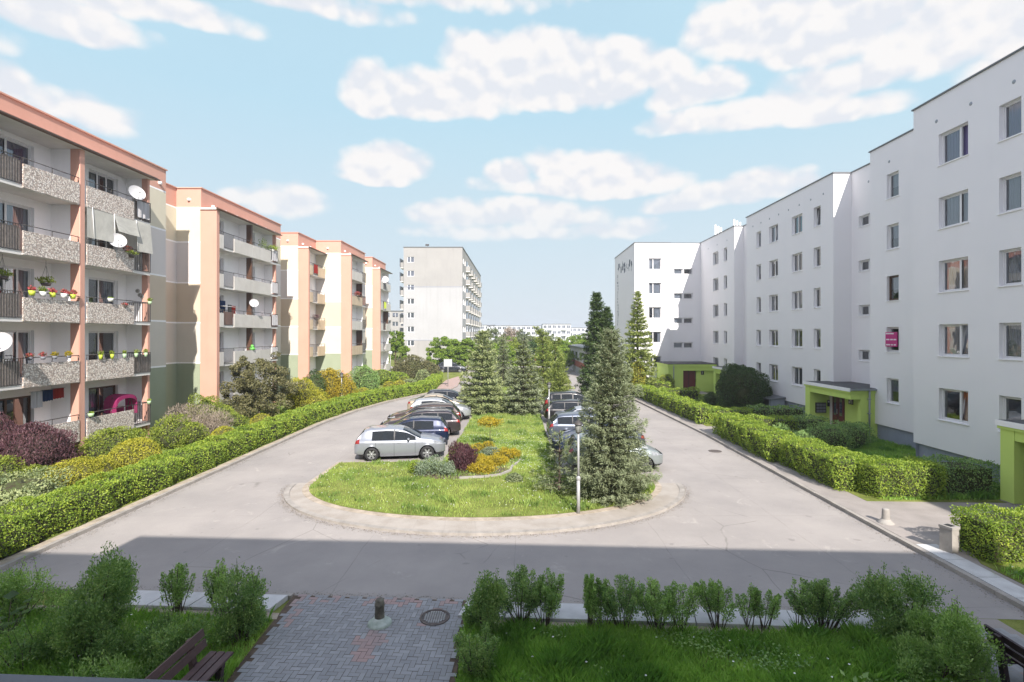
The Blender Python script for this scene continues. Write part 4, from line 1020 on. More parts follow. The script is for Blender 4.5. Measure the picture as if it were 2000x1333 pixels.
# ================================================================== OWN BUILDING BEHIND THE CAMERA
ob = thing('apartment_building', 'four-storey white apartment block standing at the near end of the yard behind the viewpoint', 'apartment block', (0, -1.45, 0), R(-3))
HO = 12.75
wl = MB()
def owall(a, b, holes=()): 
    dxx, dyy = b[0] - a[0], b[1] - a[1]; L = math.hypot(dxx, dyy); nin = (dyy / L, -dxx / L); wall(wl, a, b, 0, HO, nin, holes, .24, M['stucco'])
oo = [(16.5, -12), (16.5, 0), (-6.6, 0), (-6.6, -1.25), (-32, -1.25), (-32, -12)][::-1]
hs = {}
for e in range(6):
    a, b = oo[e], oo[(e + 1) % 6]
    dxx, dyy = b[0] - a[0], b[1] - a[1]; L = math.hypot(dxx, dyy); nin = (dyy / L, -dxx / L)
    holes = []
    if abs(nin[1] + 1) < .01 and a[1] > -5:
        for i in range(int(L / 3.4)):
            s = 1.9 + i * 3.4
            for fl in range(4):
                z = 1.9 + 2.75 * fl; holes.append((s - .7, s + .7, z, z + 1.35))
                fr, pn = win_meshes(1.4, 1.35, (.5, .5), 'shut', 'pvc')
                q = link('window', fr, ob, (a[0] + dxx / L * s, a[1] + dyy / L * s, z), R(180)); link('pane', pn, q); link('curtain', curtain_mesh(1.4, 1.35, 'full', 'net'), q)
    wall(wl, a, b, 0, HO, nin, holes, .24, M['stucco'])
wl.build('wall', ob)
rf = MB(); rf.face([(p[0], p[1], HO - .01) for p in reversed(oo)], M['roofing']); rf.build('roof', ob)
bb = MB(); bb.box(-2.2, 2.6, .002, 2.2, 4.1, 4.28, M['slabc'])
bb.box(-2.2, 2.6, 2.09, 2.2, 4.281, 5.30, M['plinth']); bb.box(-2.2, 2.6, 2.06, 2.23, 5.301, 5.353, M['rail'])
bb.box(-2.2, -2.12, .002, 2.089, 4.281, 5.30, M['plinth']); bb.box(2.52, 2.6, .002, 2.089, 4.281, 5.30, M['plinth'])
bb.build('balcony', ob)
# ================================================================== VEGETATION GENERATORS
def norm(a): return a / (np.linalg.norm(a, axis=1, keepdims=True) + 1e-9)
def leafquads(P, D, size, aspect=0.5, N=None, r=rng, fold=0.0):
    """P points, D leaf directions; returns (n*4,3) rhombic leaves"""
    n_ = len(P)
    D = norm(D)
    if N is None: N = norm(r.normal(size=(n_, 3)))
    S = norm(np.cross(D, N))
    sz = (size * r.uniform(.65, 1.35, n_))[:, None]
    a = P - D * sz * .5; c = P + D * sz * .5
    w_ = S * sz * aspect * .5
    m_ = P - D * sz * .05
    return np.stack([a, m_ + w_, c, m_ - w_], axis=1).reshape(-1, 3)
def lump(dirs, r, k=7, amp=.22, f=3.0):
    s = np.zeros(len(dirs))
    for _ in range(k):
        w_ = r.normal(size=3) * f; ph = r.uniform(0, 6.28)
        s += np.sin(dirs @ w_ + ph)
    return 1 + amp * s / math.sqrt(k)
def blob_pts(c, rad, n_, r, shell=.30, amp=.16, f=3.0, low=-0.9):
    d = norm(r.normal(size=(n_, 3)))
    d[:, 2] = np.where(d[:, 2] < low, -d[:, 2], d[:, 2])
    k_ = lump(d, r, 7, amp, f)
    t = 1 - shell * r.power(2.0, n_)[::-1] * r.uniform(0, 1, n_)
    P = d * np.array(rad) * (k_ * t)[:, None] + np.array(c)
    return P, d
def core_mesh(c, rad, m, r, k=.82, seg=14):
    b = MB()
    rings = []
    for i in range(9):
        th = math.pi * i / 8
        prof = []
        for j in range(seg):
            ph = 2 * math.pi * j / seg
            d = np.array([math.sin(th) * math.cos(ph), math.sin(th) * math.sin(ph), math.cos(th)])
            q = k * (1 + .06 * math.sin(5 * ph + 3 * th) + .05 * math.sin(3 * ph))
            prof.append(tuple(np.array(c) + d * np.array(rad) * q))
        rings.append(prof)
    for i in range(8):
        for j in range(seg):
            b.face([rings[i][j], rings[i + 1][j], rings[i + 1][(j + 1) % seg], rings[i][(j + 1) % seg]], m, True)
    return b
def stems(b, base, tops, r0, m=None, rr=random, seg=3):
    m = m or M['bark']
    for t in tops:
        p = Vector(base) + Vector((rr.uniform(-.05, .05), rr.uniform(-.05, .05), 0)); q = Vector(t)
        for i in range(seg):
            a = p.lerp(q, i / seg) ; c = p.lerp(q, (i + 1) / seg)
            if i > 0: a = last
            c = c + Vector((rr.uniform(-.03, .03), rr.uniform(-.03, .03), 0)) * (q - p).length * (i < seg - 1)
            b.tube(a, c, r0 * (1 - .28 * i), r0 * (1 - .28 * (i + 1)), m, 6); last = c
def shrub(name, label, x, y, blobs, m, leaf=.05, dens=900, z=.08, cat='shrub', group=None, core='core', shell=.35, amp=.16, aspect=.5, up=0.0, corek=.72, stemh=.25, f=3.0):
    """blobs: list of (dx, dy, cz, rx, ry, rz) relative to the base"""
    r = np.random.default_rng(abs(hash((round(x, 2), round(y, 2)))) % 99991)
    o = thing(name, label, cat, (x, y, z), 0, group)
    Q = []; cb = MB()
    for (a, b_, cz, rx, ry, rz) in blobs:
        area = 4 * math.pi * ((rx * ry) ** 1.6 + (rx * rz) ** 1.6 + (ry * rz) ** 1.6 + .001) ** (1 / 1.6) / 3 ** (1 / 1.6)
        n_ = int(area * dens)
        P, d = blob_pts((a, b_, cz), (rx, ry, rz), n_, r, shell, amp, f)
        ok = P[:, 2] > .0
        P, d = P[ok], d[ok]
        D = norm(d * .6 + r.normal(size=P.shape) * .8 + np.array([0, 0, up]))
        Nn = norm(d * .9 + r.normal(size=P.shape) * .55 + np.array([0, 0, .35]))
        Q.append(leafquads(P, D, leaf, aspect, Nn, r))
        if core:
            cm = core_mesh((a, b_, cz), (rx, ry, rz), M[core], r, corek)
            bs = len(cb.v); cb.v += [(p[0], p[1], max(p[2], .0)) for p in cm.v]; cb.f += [tuple(bs + i for i in f_) for f_ in cm.f]; cb.m += cm.m; cb.sm += cm.sm; cb.mats = cm.mats
    Q = np.concatenate(Q)
    link('foliage', quads_mesh('foliage', Q, M[m], r.uniform(0, 1, len(Q) // 4)), o)
    if core: cb.build('inner_branches', o)
    s = MB(); rr = random.Random(int(x * 100))
    stems(s, (0, 0, -.06), [(b_[0] + rr.uniform(-.1, .1), b_[1] + rr.uniform(-.1, .1), max(.1, b_[2] - b_[5] * .2)) for b_ in blobs], .03, None, rr)
    s.build('stem', o)
    return o
def hedge(name, label, pts, width, h, m='hedge', leaf=.06, dens=760, z=.09, group=None, fade=True, cat='hedge', taper=0):
    """clipped hedge along a centre line"""
    r = np.random.default_rng(sum(ord(c) * (i + 1) for i, c in enumerate(label)) % 99991)
    o = thing(name, label, cat, (pts[0][0], pts[0][1], z), 0, group)
    Q = []; cb = MB(); ox, oy = pts[0]
    VV = []
    hw = width / 2
    nseg = len(pts) - 1
    tt = 0
    for i in range(nseg):
        p = np.array(pts[i]); q = np.array(pts[i + 1]); L = np.linalg.norm(q - p); d = (q - p) / L; nn = np.array([-d[1], d[0]])
        dist = max(1.0, np.linalg.norm((p + q) / 2 - 0)) 
        ls = leaf * (1 if not fade else max(1, dist / 22))
        dn = dens / (ls / leaf) ** 1.6
        A = L * (width + 2 * h) * 1.0
        n_ = int(A * dn)
        s = r.uniform(0, L, n_)
        peri = r.uniform(0, width + 2 * h, n_)
        # position on the outline, rounded at the shoulders
        off = np.where(peri < h, -hw, np.where(peri < h + width, peri - h - hw, hw))
        zz = np.where(peri < h, peri, np.where(peri < h + width, h, 2 * h + width - peri))
        nor = np.stack([np.where(peri < h, -1., np.where(peri > h + width, 1., 0.)), np.where((peri >= h) & (peri <= h + width), 1., 0.)], 1)
        sw = s + tt
        bump = .055 * np.sin(sw * 2.1 + off * 3) + .05 * np.sin(sw * 4.7 + zz * 4) + .03 * np.sin(sw * 9.1 + zz * 7)
        inn = -np.abs(r.normal(0, .055, n_)) + .02 + bump
        sh = np.clip((zz - (h - .22)) / .22, 0, 1) * np.clip((np.abs(off) - (hw - .22)) / .22, 0, 1)
        lower = np.clip((.35 - zz) / .35, 0, 1) * .10
        o2 = off + nor[:, 0] * (inn - sh * .10 - lower) - np.sign(off) * nor[:, 1] * sh * .02
        z2 = zz + nor[:, 1] * (inn - sh * .09) + nor[:, 0] ** 2 * -.03 * sh
        wild = r.random(n_) < .012
        z2 = z2 + wild * nor[:, 1] * r.uniform(0, .14, n_)
        P = np.stack([p[0] + d[0] * s + nn[0] * o2 - ox, p[1] + d[1] * s + nn[1] * o2 - oy, np.maximum(z2, .02)], 1)
        d3 = np.stack([nn[0] * nor[:, 0], nn[1] * nor[:, 0], nor[:, 1]], 1)
        D = norm(d3 * .5 + r.normal(size=P.shape) * .8 + np.array([0, 0, .3]))
        Nn = norm(d3 * .9 + r.normal(size=P.shape) * .6 + np.array([0, 0, .3]))
        Q.append(leafquads(P, D, ls, .55, Nn, r))
        # end caps
        for (e, sg_) in ((i == 0, -1), (i == nseg - 1, 1)):
            if not e: continue
            n2 = int(width * h * dn * 1.1); 
            uo = r.uniform(-hw, hw, n2); uz = r.uniform(0, h, n2); e0 = p if sg_ < 0 else q
            bul = .10 * (1 - (uo / hw) ** 2) * np.sqrt(np.clip(1 - (uz / h) ** 4, 0, 1)) + r.normal(0, .04, n2)
            P = np.stack([e0[0] + d[0] * sg_ * bul + nn[0] * uo - ox, e0[1] + d[1] * sg_ * bul + nn[1] * uo - oy, uz], 1)
            D = norm(r.normal(size=P.shape) + np.array([0, 0, .3])); Nn = norm(np.array([d[0] * sg_, d[1] * sg_, .3]) + r.normal(size=P.shape) * .5)
            Q.append(leafquads(P, D, ls, .55, Nn, r))
        k_ = .76
        T = Matrix(((d[0], nn[0], 0, p[0] - ox), (d[1], nn[1], 0, p[1] - oy), (0, 0, 1, 0), (0, 0, 0, 1)))
        N_ = max(1, int(L / 1.5))
        for j in range(N_):
            a = L * j / N_; c = L * (j + 1) / N_
            cb.box(a + (.08 if i == 0 and j == 0 else -.02), c - (.08 if i == nseg - 1 and j == N_ - 1 else -.02), -hw * k_ + .03, hw * k_ - .03, .02, h - .20 + .001 * ((i + j) % 3), M['core'], T)
        tt += L
    Q = np.concatenate(Q)
    link('foliage', quads_mesh('foliage', Q, M[m], r.uniform(0, 1, len(Q) // 4)), o)
    cb.build('inner_branches', o)
    return o
def loose(name, label, x, y, h, rx, ry, m='privet', leaf=.045, n_=2600, z=.05, bare=.28, cat='shrub', group=None, shoots=9, seed=None, lean=(0, 0), spread=.25):
    """un-clipped foreground shrub: bundles of leafy upright shoots on thin bare stems"""
    seed = seed or int(abs(x * 131 + y * 977))
    r = np.random.default_rng(seed); rr = random.Random(seed)
    o = thing(name, label, cat, (x, y, z), 0, group)
    s = MB(); Ps = []; Ds = []
    for i in range(shoots):
        a = rr.uniform(0, 6.283); q = math.sqrt(rr.random())
        ex, ey = rx * q * math.cos(a) + lean[0], ry * q * math.sin(a) + lean[1]
        hh = h * (1 - .28 * q) * rr.uniform(.8, 1.0)
        bx, by = ex * spread + rr.uniform(-.05, .05), ey * spread + rr.uniform(-.05, .05)
        mid = (bx + (ex - bx) * .5, by + (ey - by) * .5, hh * .5)
        s.tube((bx, by, -.04), mid, .011, .008, M['bark'], 5); s.tube(mid, (ex, ey, hh * .93), .008, .003, M['bark'], 5)
        k_ = int(n_ / shoots)
        t = r.uniform(bare, 1.02, k_) ** .85
        cx = np.where(t < .5, bx + (mid[0] - bx) * t * 2, mid[0] + (ex - mid[0]) * (t - .5) * 2)
        cy = np.where(t < .5, by + (mid[1] - by) * t * 2, mid[1] + (ey - mid[1]) * (t - .5) * 2)
        fat = max(.085, .95 / math.sqrt(shoots) * (rx + ry) * .9) * np.clip(1.06 - t, .03, 1) ** .5 * np.clip((t - bare) / .2 + .2, 0, 1)
        dd_ = norm(r.normal(size=(k_, 3)) * np.array([1, 1, .45]))
        rad = fat * r.uniform(.15, 1.0, k_) ** .5
        P = np.stack([cx, cy, t * hh], 1) + dd_ * rad[:, None]
        Ps.append(P); Ds.append(norm(dd_ * .8 + np.array([0, 0, .7]) + r.normal(size=P.shape) * .45))
        # side twigs
        for _ in range(3):
            t0 = rr.uniform(bare, .85); j = Vector((bx + (ex - bx) * t0, by + (ey - by) * t0, hh * t0))
            s.tube(j, j + Vector((rr.uniform(-1, 1) * .13, rr.uniform(-1, 1) * .13, .12)), .004, .002, M['bark'], 4, False)
    P = np.concatenate(Ps); D = np.concatenate(Ds)
    ok = P[:, 2] > .02; P, D = P[ok], D[ok]
    Nn = norm(r.normal(size=P.shape) * .8 + np.array([0, -.1, .7]))
    Q = leafquads(P, D, leaf, .45, Nn, r)
    link('foliage', quads_mesh('foliage', Q, M[m], r.uniform(0, 1, len(P))), o)
    s.build('stem', o)
    return o
def bush(name, label, x, y, h, rx, ry, m='privet', n_=9000, shoots=14, seed=None, leaf=.045, z=.05, **kw):
    """dense untrimmed shrub: ragged overlapping clumps, leafy to the ground, shoots breaking the outline"""
    seed = seed or int(abs(x * 131 + y * 977)); r = np.random.default_rng(seed); rr = random.Random(seed)
    o = thing(name, label, 'shrub', (x, y, z)); Ps = []; ds = []; st = MB()
    C = []
    K = int(10 + 14 * rx)
    for i in range(K):
        a = rr.uniform(0, 6.283); q = math.sqrt(rr.random()) * .72; t = rr.uniform(.12, .86)
        wd = 1.0 if t < .6 else 1.0 - (t - .6) * .9
        C.append((rx * q * math.cos(a) * wd, ry * q * math.sin(a) * wd, h * t, rr.uniform(.22, .40) * min(rx, .62) + .05, rr.uniform(.10, .19) * h + .06))
    tot = sum(c[3] ** 2 for c in C)
    for (cx, cy, cz, cr, ch) in C:
        k_ = int(n_ * cr ** 2 / tot)
        P, d = blob_pts((cx, cy, cz), (cr, cr, ch), k_, r, .75, .30, 5.0, -2)
        Ps.append(P); ds.append(d)
        st.tube((cx * .25, cy * .25, -.05), (cx, cy, cz), .012, .006, M['bark'], 5, False)
    for i in range(int(shoots)):
        cx, cy, cz, cr, ch = C[rr.randrange(K)]
        if cz < h * .55: continue
        k_ = 34; t = r.uniform(0, 1, k_); ex, ey, ez = cx + rr.uniform(-.16, .16), cy + rr.uniform(-.12, .12), cz + ch + rr.uniform(.12, .30)
        P = np.stack([cx + (ex - cx) * t, cy + (ey - cy) * t, cz + (ez - cz) * t], 1) + r.normal(0, .022, (k_, 3)); Ps.append(P); ds.append(norm(r.normal(size=P.shape)))
        st.tube((cx, cy, cz), (ex, ey, ez), .005, .002, M['bark'], 4, False)
    P = np.concatenate(Ps); d = np.concatenate(ds); ok = P[:, 2] > .02; P, d = P[ok], d[ok]
    D = norm(d * .7 + r.normal(size=P.shape) * .5 + np.array([0, 0, .8])); Nn = norm(d * .6 + r.normal(size=P.shape) * .7 + np.array([0, -.1, .5]))
    link('foliage', quads_mesh('foliage', leafquads(P, D, leaf, .45, Nn, r), M[m], r.uniform(0, 1, len(P))), o); st.build('stem', o)
    return o
def conifer(name, label, x, y, h, rad, m='spruce', whorls=26, nb=13, sp=26, leaf=.15, z0=.25, droop=.18, z=.08, powr=.85, group=None, bent=None, curl=.12, tips=1.0, aspect=.30, gap=0.0, seed=None, jit=1.0):
    seed = seed or int(abs(x * 331 + y * 77)); r = np.random.default_rng(seed); rr = random.Random(seed)
    o = thing(name, label, 'conifer', (x, y, z), 0, group)
    tb = MB(); Ps = []; Ds = []; Us = []
    def axis(t):
        bx = by = 0.0
        if bent: k_ = max(0, t - .72) / .28; bx = bent[0] * k_ ** 2; by = bent[1] * k_ ** 2
        return Vector((bx, by, t * h * (1 - (.0 if not bent else .10 * max(0, t - .72) / .28))))
    for i in range(10): tb.tube(axis(i / 10), axis((i + 1) / 10), .018 * h * (1 - i / 10) + .012, .018 * h * (1 - (i + 1) / 10) + .010, M['bark'], 8)
    bb_ = MB()
    for wz in range(whorls):
        t = z0 / h + (1 - z0 / h) * (wz + rr.uniform(-.25, .25) * jit) / whorls
        t = min(max(t, .02), .985)
        Lm = rad * (1 - t) ** powr * min(1, .72 + 2.2 * t) * rr.uniform(.9, 1.08) + .10
        c = axis(t)
        n_b = max(5, int(nb * (.45 + .55 * (1 - t))))
        a0 = rr.uniform(0, 6.28)
        for q in range(n_b):
            if rr.random() < gap: continue
            a = a0 + 6.283 * q / n_b + rr.uniform(-.2, .2); L = Lm * rr.uniform(.72, 1.12)
            dr = droop * rr.uniform(.6, 1.4) * (1 - t * .9); up = .55 * t ** 2
            ns = max(5, int(sp * L / rad * (1.2 if t < .9 else 1.6)))
            u = r.uniform(.12, 1.0, ns) ** .75
            side = r.normal(0, 1, ns) * .20 * L * np.clip(1.15 - u, .12, 1) * tips
            zz = c.z + (-dr * u + curl * u ** 2.2 + up * u) * L + r.normal(0, .018, ns) * (1 + L)
            P = np.stack([c.x + math.cos(a) * u * L - math.sin(a) * side, c.y + math.sin(a) * u * L + math.cos(a) * side, zz], 1)
            D = np.stack([math.cos(a) - math.sin(a) * np.sign(side) * .75, math.sin(a) + math.cos(a) * np.sign(side) * .75, -dr * .5 + r.normal(0, .22, ns) + up], 1)
            Ps.append(P); Ds.append(D); Us.append(np.clip(u * .95 + r.normal(0, .10, ns) - .04 + rr.uniform(-.12, .12), 0, 1))
            if L > .5 and q % 2 == 0: bb_.tube(c, c + Vector((math.cos(a), math.sin(a), -dr + curl * .6 + up)) * L * .8, .018 * L + .004, .004, M['bark'], 4, False)
    P = np.concatenate(Ps); D = norm(np.concatenate(Ds)); r2 = r.normal(size=P.shape) * .38
    k_ = 3
    Q = []
    for i in range(k_):
        D2 = norm(D + r.normal(size=P.shape) * .45)
        Nn = norm(np.array([0, 0, 1.0]) + r.normal(size=P.shape) * .55)
        Q.append(leafquads(P + r.normal(size=P.shape) * leaf * .28, D2, leaf, aspect, Nn, r))
    Q = np.concatenate(Q)
    link('foliage', quads_mesh('foliage', Q, M[m], np.tile(np.concatenate(Us), k_)), o)
    tb.build('trunk', o); bb_.build('branches', o)
    return o
def tree(name, label, x, y, h, blobs, m='tree', leaf=.16, dens=90, trunk=.14, z=.08, group=None, stemsplit=.35, cat='tree', amp=.25, shell=.75):
    seed = int(abs(x * 17 + y * 131)); r = np.random.default_rng(seed); rr = random.Random(seed)
    o = thing(name, label, cat, (x, y, z), 0, group)
    tb = MB(); fk = h * stemsplit
    tb.tube((0, 0, -.1), (rr.uniform(-.05, .05), 0, fk), trunk, trunk * .75, M['bark'], 9)
    Q = []
    for (a, b_, cz, rx, ry, rz) in blobs:
        mid = Vector((a * .5 + rr.uniform(-.1, .1), b_ * .5, fk + (cz - fk) * .55))
        tb.tube((0, 0, fk - .05), mid, trunk * .55, trunk * .35, M['bark'], 7); tb.tube(mid, (a, b_, cz + rz * .4), trunk * .35, trunk * .1, M['bark'], 6)
        for _ in range(4):
            e = Vector((a + rr.uniform(-.8, .8) * rx, b_ + rr.uniform(-.8, .8) * ry, cz + rr.uniform(-.5, .8) * rz)); tb.tube(mid, e, trunk * .2, trunk * .05, M['bark'], 5, False)
        vol = 4.19 * rx * ry * rz
        nc = max(8, int(vol ** .8 * 3.4))
        C, d = blob_pts((a, b_, cz), (rx, ry, rz), nc, r, shell, amp, 3.0, -2)
        per = max(6, int(dens * 4.2 * (rx * ry * rz) ** (2 / 3) * 3.2 / nc))
        cr = .30 * (rx * ry * rz) ** (1 / 3) * r.uniform(.6, 1.25, nc)
        off = norm(r.normal(size=(nc * per, 3))) * (r.uniform(.2, 1, nc * per) ** .5)[:, None] * np.repeat(cr, per)[:, None]
        P = np.repeat(C, per, 0) + off * np.array([1, 1, .72])
        D = norm(off * .5 + r.normal(size=P.shape) * cr.mean()); Nn = norm(off + np.array([0, 0, .35]) + r.normal(size=P.shape) * .3)
        Q.append(leafquads(P, D, leaf, .6, Nn, r))
    Q = np.concatenate(Q)
    link('crown', quads_mesh('crown', Q, M[m], r.uniform(0, 1, len(Q) // 4)), o)
    tb.build('trunk', o)
    return o

# ------------------------------------------------------------------ hedges
LH = [(-13.95, 8.5), (-13.95, 16), (-13.95, 25), (-13.95, 34), (-13.4, 40), (-12.2, 45.5), (-10.3, 50.8), (-9.5, 54), (-9.75, 60), (-10.7, 68)]
hedge('hedge', 'long clipped bright green hedge running along the left kerb of the yard', LH, 1.3, 1.0, dens=700, leaf=.062)
hg = 'clipped hedges on the right side of the yard'
hedge('hedge', 'clipped hedge along the right path in front of the far lime green porch', [(11.75 + .55, 33.3), (11.6 + .4, 40), (11.3 + .4, 48.6)], 1.25, 1.15, dens=520, group=hg)
hedge('hedge', 'long clipped hedge along the right path, passing the middle porch', [(12.25, 30.2), (12.2, 26.5), (12.15, 23.4)], 1.6, 1.2, dens=760, group=hg)
hedge('hedge', 'shorter clipped hedge piece along the right path, ending by the stone cone bollard', [(12.5, 22.9), (12.6, 19.1)], 1.65, 1.2, dens=780, group=hg)
hedge('hedge', 'sunlit clipped hedge lying across, left half of the pair before the nearest porch path', [(12.75, 18.75), (15.05, 18.75)], 1.45, 1.2, dens=820, group=hg)
hedge('hedge', 'shaded dark hedge lying across, right half of the pair beside the nearest lime porch', [(15.25, 18.9), (17.1, 18.9)], 1.45, 1.2, m='privet', dens=560, group=hg)
hedge('hedge', 'nearest right hedge standing on the front lawn behind the concrete litter bin', [(12.0, 13.5), (20.4, 13.9)], 1.3, 1.12, dens=900, leaf=.055, group=hg)
hedge('hedge', 'sunlit hedge lying across the lawn just beyond the middle porch path opening', [(12.3, 33.7), (15.3, 33.9)], 1.1, 1.0, dens=420, group=hg)
hedge('hedge', 'sunlit hedge lying across the lawn on the near side of the middle porch path', [(12.95, 29.7), (15.9, 29.7)], 1.2, 1.1, dens=420, group=hg)
hedge('hedge', 'shaded hedge end closing the near side of the middle porch path', [(16.05, 29.6), (17.6, 29.6)], 1.2, 1.1, m='privet', dens=420, group=hg)
hedge('hedge', 'dark shaded hedge under the ground-floor windows beyond the middle porch', [(15.6, 34.3), (18.9, 34.3)], 1.3, 1.05, m='privet', dens=360, group=hg)
hedge('hedge', 'sunlit hedge lying across the lawn in front of the far porch door', [(12.3, 46.2), (16.2, 46.2)], 1.1, 1.0, dens=380, group=hg)
hedge('hedge', 'sunlit hedge row behind the far porch hedge, by the golden thuja', [(11.9, 50.8), (15.0, 50.8)], 1.1, 1.2, dens=300, group=hg)
hedge('hedge', 'dark hedge block just in front of the middle lime green porch', [(16.4, 27.4), (18.5, 27.4)], 1.1, 1.1, m='privet', dens=460, group=hg)

# ------------------------------------------------------------------ left garden
def ball(label, x, y, r_, h, m='gold', **kw):
    return shrub('round_shrub', label, x, y, [(0, 0, h * .48, r_, r_, h * .54)], m, amp=.05, shell=.16, corek=.86, **{**dict(leaf=.06, dens=900, core='coreg', aspect=.6), **kw})
shrub('barberry_bush', 'large purple-leaved bush in front of the nearest balconies', -18.75, 19.9, [(0, 0, 1.2, 1.45, 1.4, 1.3), (-1.2, .2, 1.3, 1.1, 1.0, 1.2)], 'purple', .11, 480, core='corep', up=1.3, corek=.72, aspect=.3, amp=.25, shell=.45)
shrub('juniper_bush', 'spiky yellow-green shrub right of the large purple bush', -17.2, 21.6, [(0, 0, 1.0, 1.1, 1.0, 1.05), (.7, .5, .8, .8, .8, .85), (-.9, .5, .7, .8, .7, .8)], 'lime_leaf', .075, 520, up=.5, amp=.25)
ball('tallest golden ball shrub beside the left hedge', -15.7, 21.0, .98, 1.55)
shrub('golden_shrub', 'low broad golden shrub between the purple bush and the hedge', -16.3, 18.9, [(0, 0, .6, .95, .85, .7), (.5, .4, .6, .6, .6, .6)], 'gold', .06, 800, core='coreg')
shrub('juniper_bush', 'spreading grey-green juniper behind the left end of the hedge', -16.1, 16.6, [(0, 0, .6, 1.2, 1.1, .75), (-1.3, -.3, .7, 1.1, 1, .8), (.7, -.7, .45, .7, .7, .5), (-2.5, .2, .7, 1.1, .9, .8)], 'juniper', .085, 520, up=.3, amp=.3, shell=.5)
shrub('yellow_shrub', 'small pale yellow-green shrub above the grey juniper at the left picture edge', -18.2, 17.9, [(0, 0, .8, .8, .7, .8), (.8, .5, .6, .6, .5, .6)], 'lime_leaf', .07, 520)
shrub('juniper_bush', 'tall yellow-green bush next to the bare grey twigs in the left garden', -17.6, 26.2, [(0, 0, .7, 1.0, 1.0, .95), (.7, .3, .6, .7, .8, .75), (-.8, 0, .5, .6, .6, .7)], 'lime_leaf', .08, 420, up=.6, amp=.25)
shrub('bare_bush', 'mass of dry grey-brown twigs in the left garden', -17.7, 28.6, [(0, 0, .85, 1.7, 1.0, .95), (1.0, -.3, .8, .9, .8, .9), (-1.2, 0, .9, 1.0, .9, 1.0)], 'twig', .17, 240, core=None, aspect=.12, up=1.0, shell=.9)
shrub('green_shrub', 'bright green bush at the foot of the salmon pier', -18.7, 30.6, [(0, 0, 1.1, 1.1, .9, 1.1), (.9, .2, .9, .8, .8, .8)], 'lime_leaf', .09, 340, up=.4)
shrub('green_shrub', 'yellow-green bush right of the dry twigs', -16.5, 29.6, [(0, 0, .7, .8, .8, .8)], 'lime_leaf', .08, 380, up=.3)
ball('golden ball shrub between the dry twigs and the hedge, nearer of two', -15.45, 26.9, .68, 1.0, dens=600)
ball('golden ball shrub further along the hedge, in front of the bronze tree', -16.0, 31.9, .66, .9, dens=480)
shrub('green_shrub', 'low dark green ground shrub between the two small golden balls', -16.2, 29.0 - .2, [(0, 0, .3, .9, .8, .42), (1.0, .9, .3, .8, .8, .4)], 'privet', .08, 420)
tree('bronze_tree', 'wide dark bronze-leaved small tree covering the lower balconies', -17.7, 35.0, 4.6, [(0, 0, 2.5, 1.9, 1.7, 1.75), (-1.3, .3, 1.9, 1.3, 1.3, 1.4), (1.2, -.3, 1.9, 1.4, 1.3, 1.4), (-.9, 0, 3.4, .8, .8, .8), (.4, 0, 3.6, .9, .8, .75), (0, -.6, 1.1, 2.1, 1.5, .9)], 'bronze', .13, 150, .09, stemsplit=.15, amp=.3, cat='tree')
shrub('yellow_bush', 'yellow-green thuja clump right of the bronze tree', -15.5, 37.3, [(0, 0, 1.2, 1.1, 1, 1.35), (-.8, .3, 1.3, .8, .8, 1.3), (.9, -.2, .8, .8, .7, .9)], 'gold', .10, 330, up=.4, amp=.2, core='coreg')
shrub('green_shrub', 'dark green shrub wedged behind the yellow clumps', -16.6, 41.8, [(0, 0, 1.4, 1.2, 1, 1.5)], 'thuja', .11, 260)
shrub('yellow_bush', 'tall bright yellow bush behind the thin garden lamp', -15.6, 42.6, [(0, 0, 1.5, 1.2, 1, 1.6), (1.1, .1, 1.2, .9, .8, 1.3), (-.7, -.4, 1.0, .8, .8, 1.1)], 'yellow', .12, 280, up=.3, amp=.2, core='coreg')
shrub('round_shrub', 'large rounded dark green shrub beyond the yellow bushes', -15.0, 50, [(0, 0, 1.4, 1.5, 1.3, 1.5), (.6, -.5, 1.0, 1.0, 1, 1.1)], 'privet', .13, 200)
ball('small golden-brown ball shrub by the hedge below the rounded green shrub', -13.9, 46.0, .65, 1.1, dens=260, leaf=.1)
ball('first of three small golden balls near the far bend of the hedge', -13.5, 53.5, .6, 1.0, dens=200, leaf=.11)
ball('second of three small golden balls near the far bend of the hedge', -12.3, 53.2, .65, 1.15, dens=200, leaf=.11)
ball('third of three small golden balls near the far bend of the hedge', -13.0, 58.5, .7, 1.1, 'lime_leaf', dens=180, leaf=.11)
shrub('bronze_bush', 'wide brownish-green bush before the grey high-rise', -12.9, 63, [(0, 0, 1.7, 2.2, 1.5, 1.5), (1.9, .2, 1.5, 1.3, 1.2, 1.3), (-1.6, .3, 1.2, 1.2, 1.2, 1.2)], 'bronze', .17, 130, amp=.2)
shrub('juniper_bush', 'dark blue-green juniper at the far bend of the hedge', -11.1, 59, [(0, 0, .8, .9, .8, .9)], 'juniper', .14, 150, up=.4)
shrub('juniper_bush', 'low grey-blue juniper left of the dark one at the hedge bend', -11.9, 55.5, [(0, 0, .5, .9, .8, .6)], 'juniper', .13, 150, up=.3)
shrub('green_shrub', 'low green shrubs between the staggered house corner and the hedge', -16.0, 60, [(0, 0, .9, 1.8, 1.5, 1.1), (2, .5, .7, 1.2, 1, .8)], 'hedge', .15, 130)

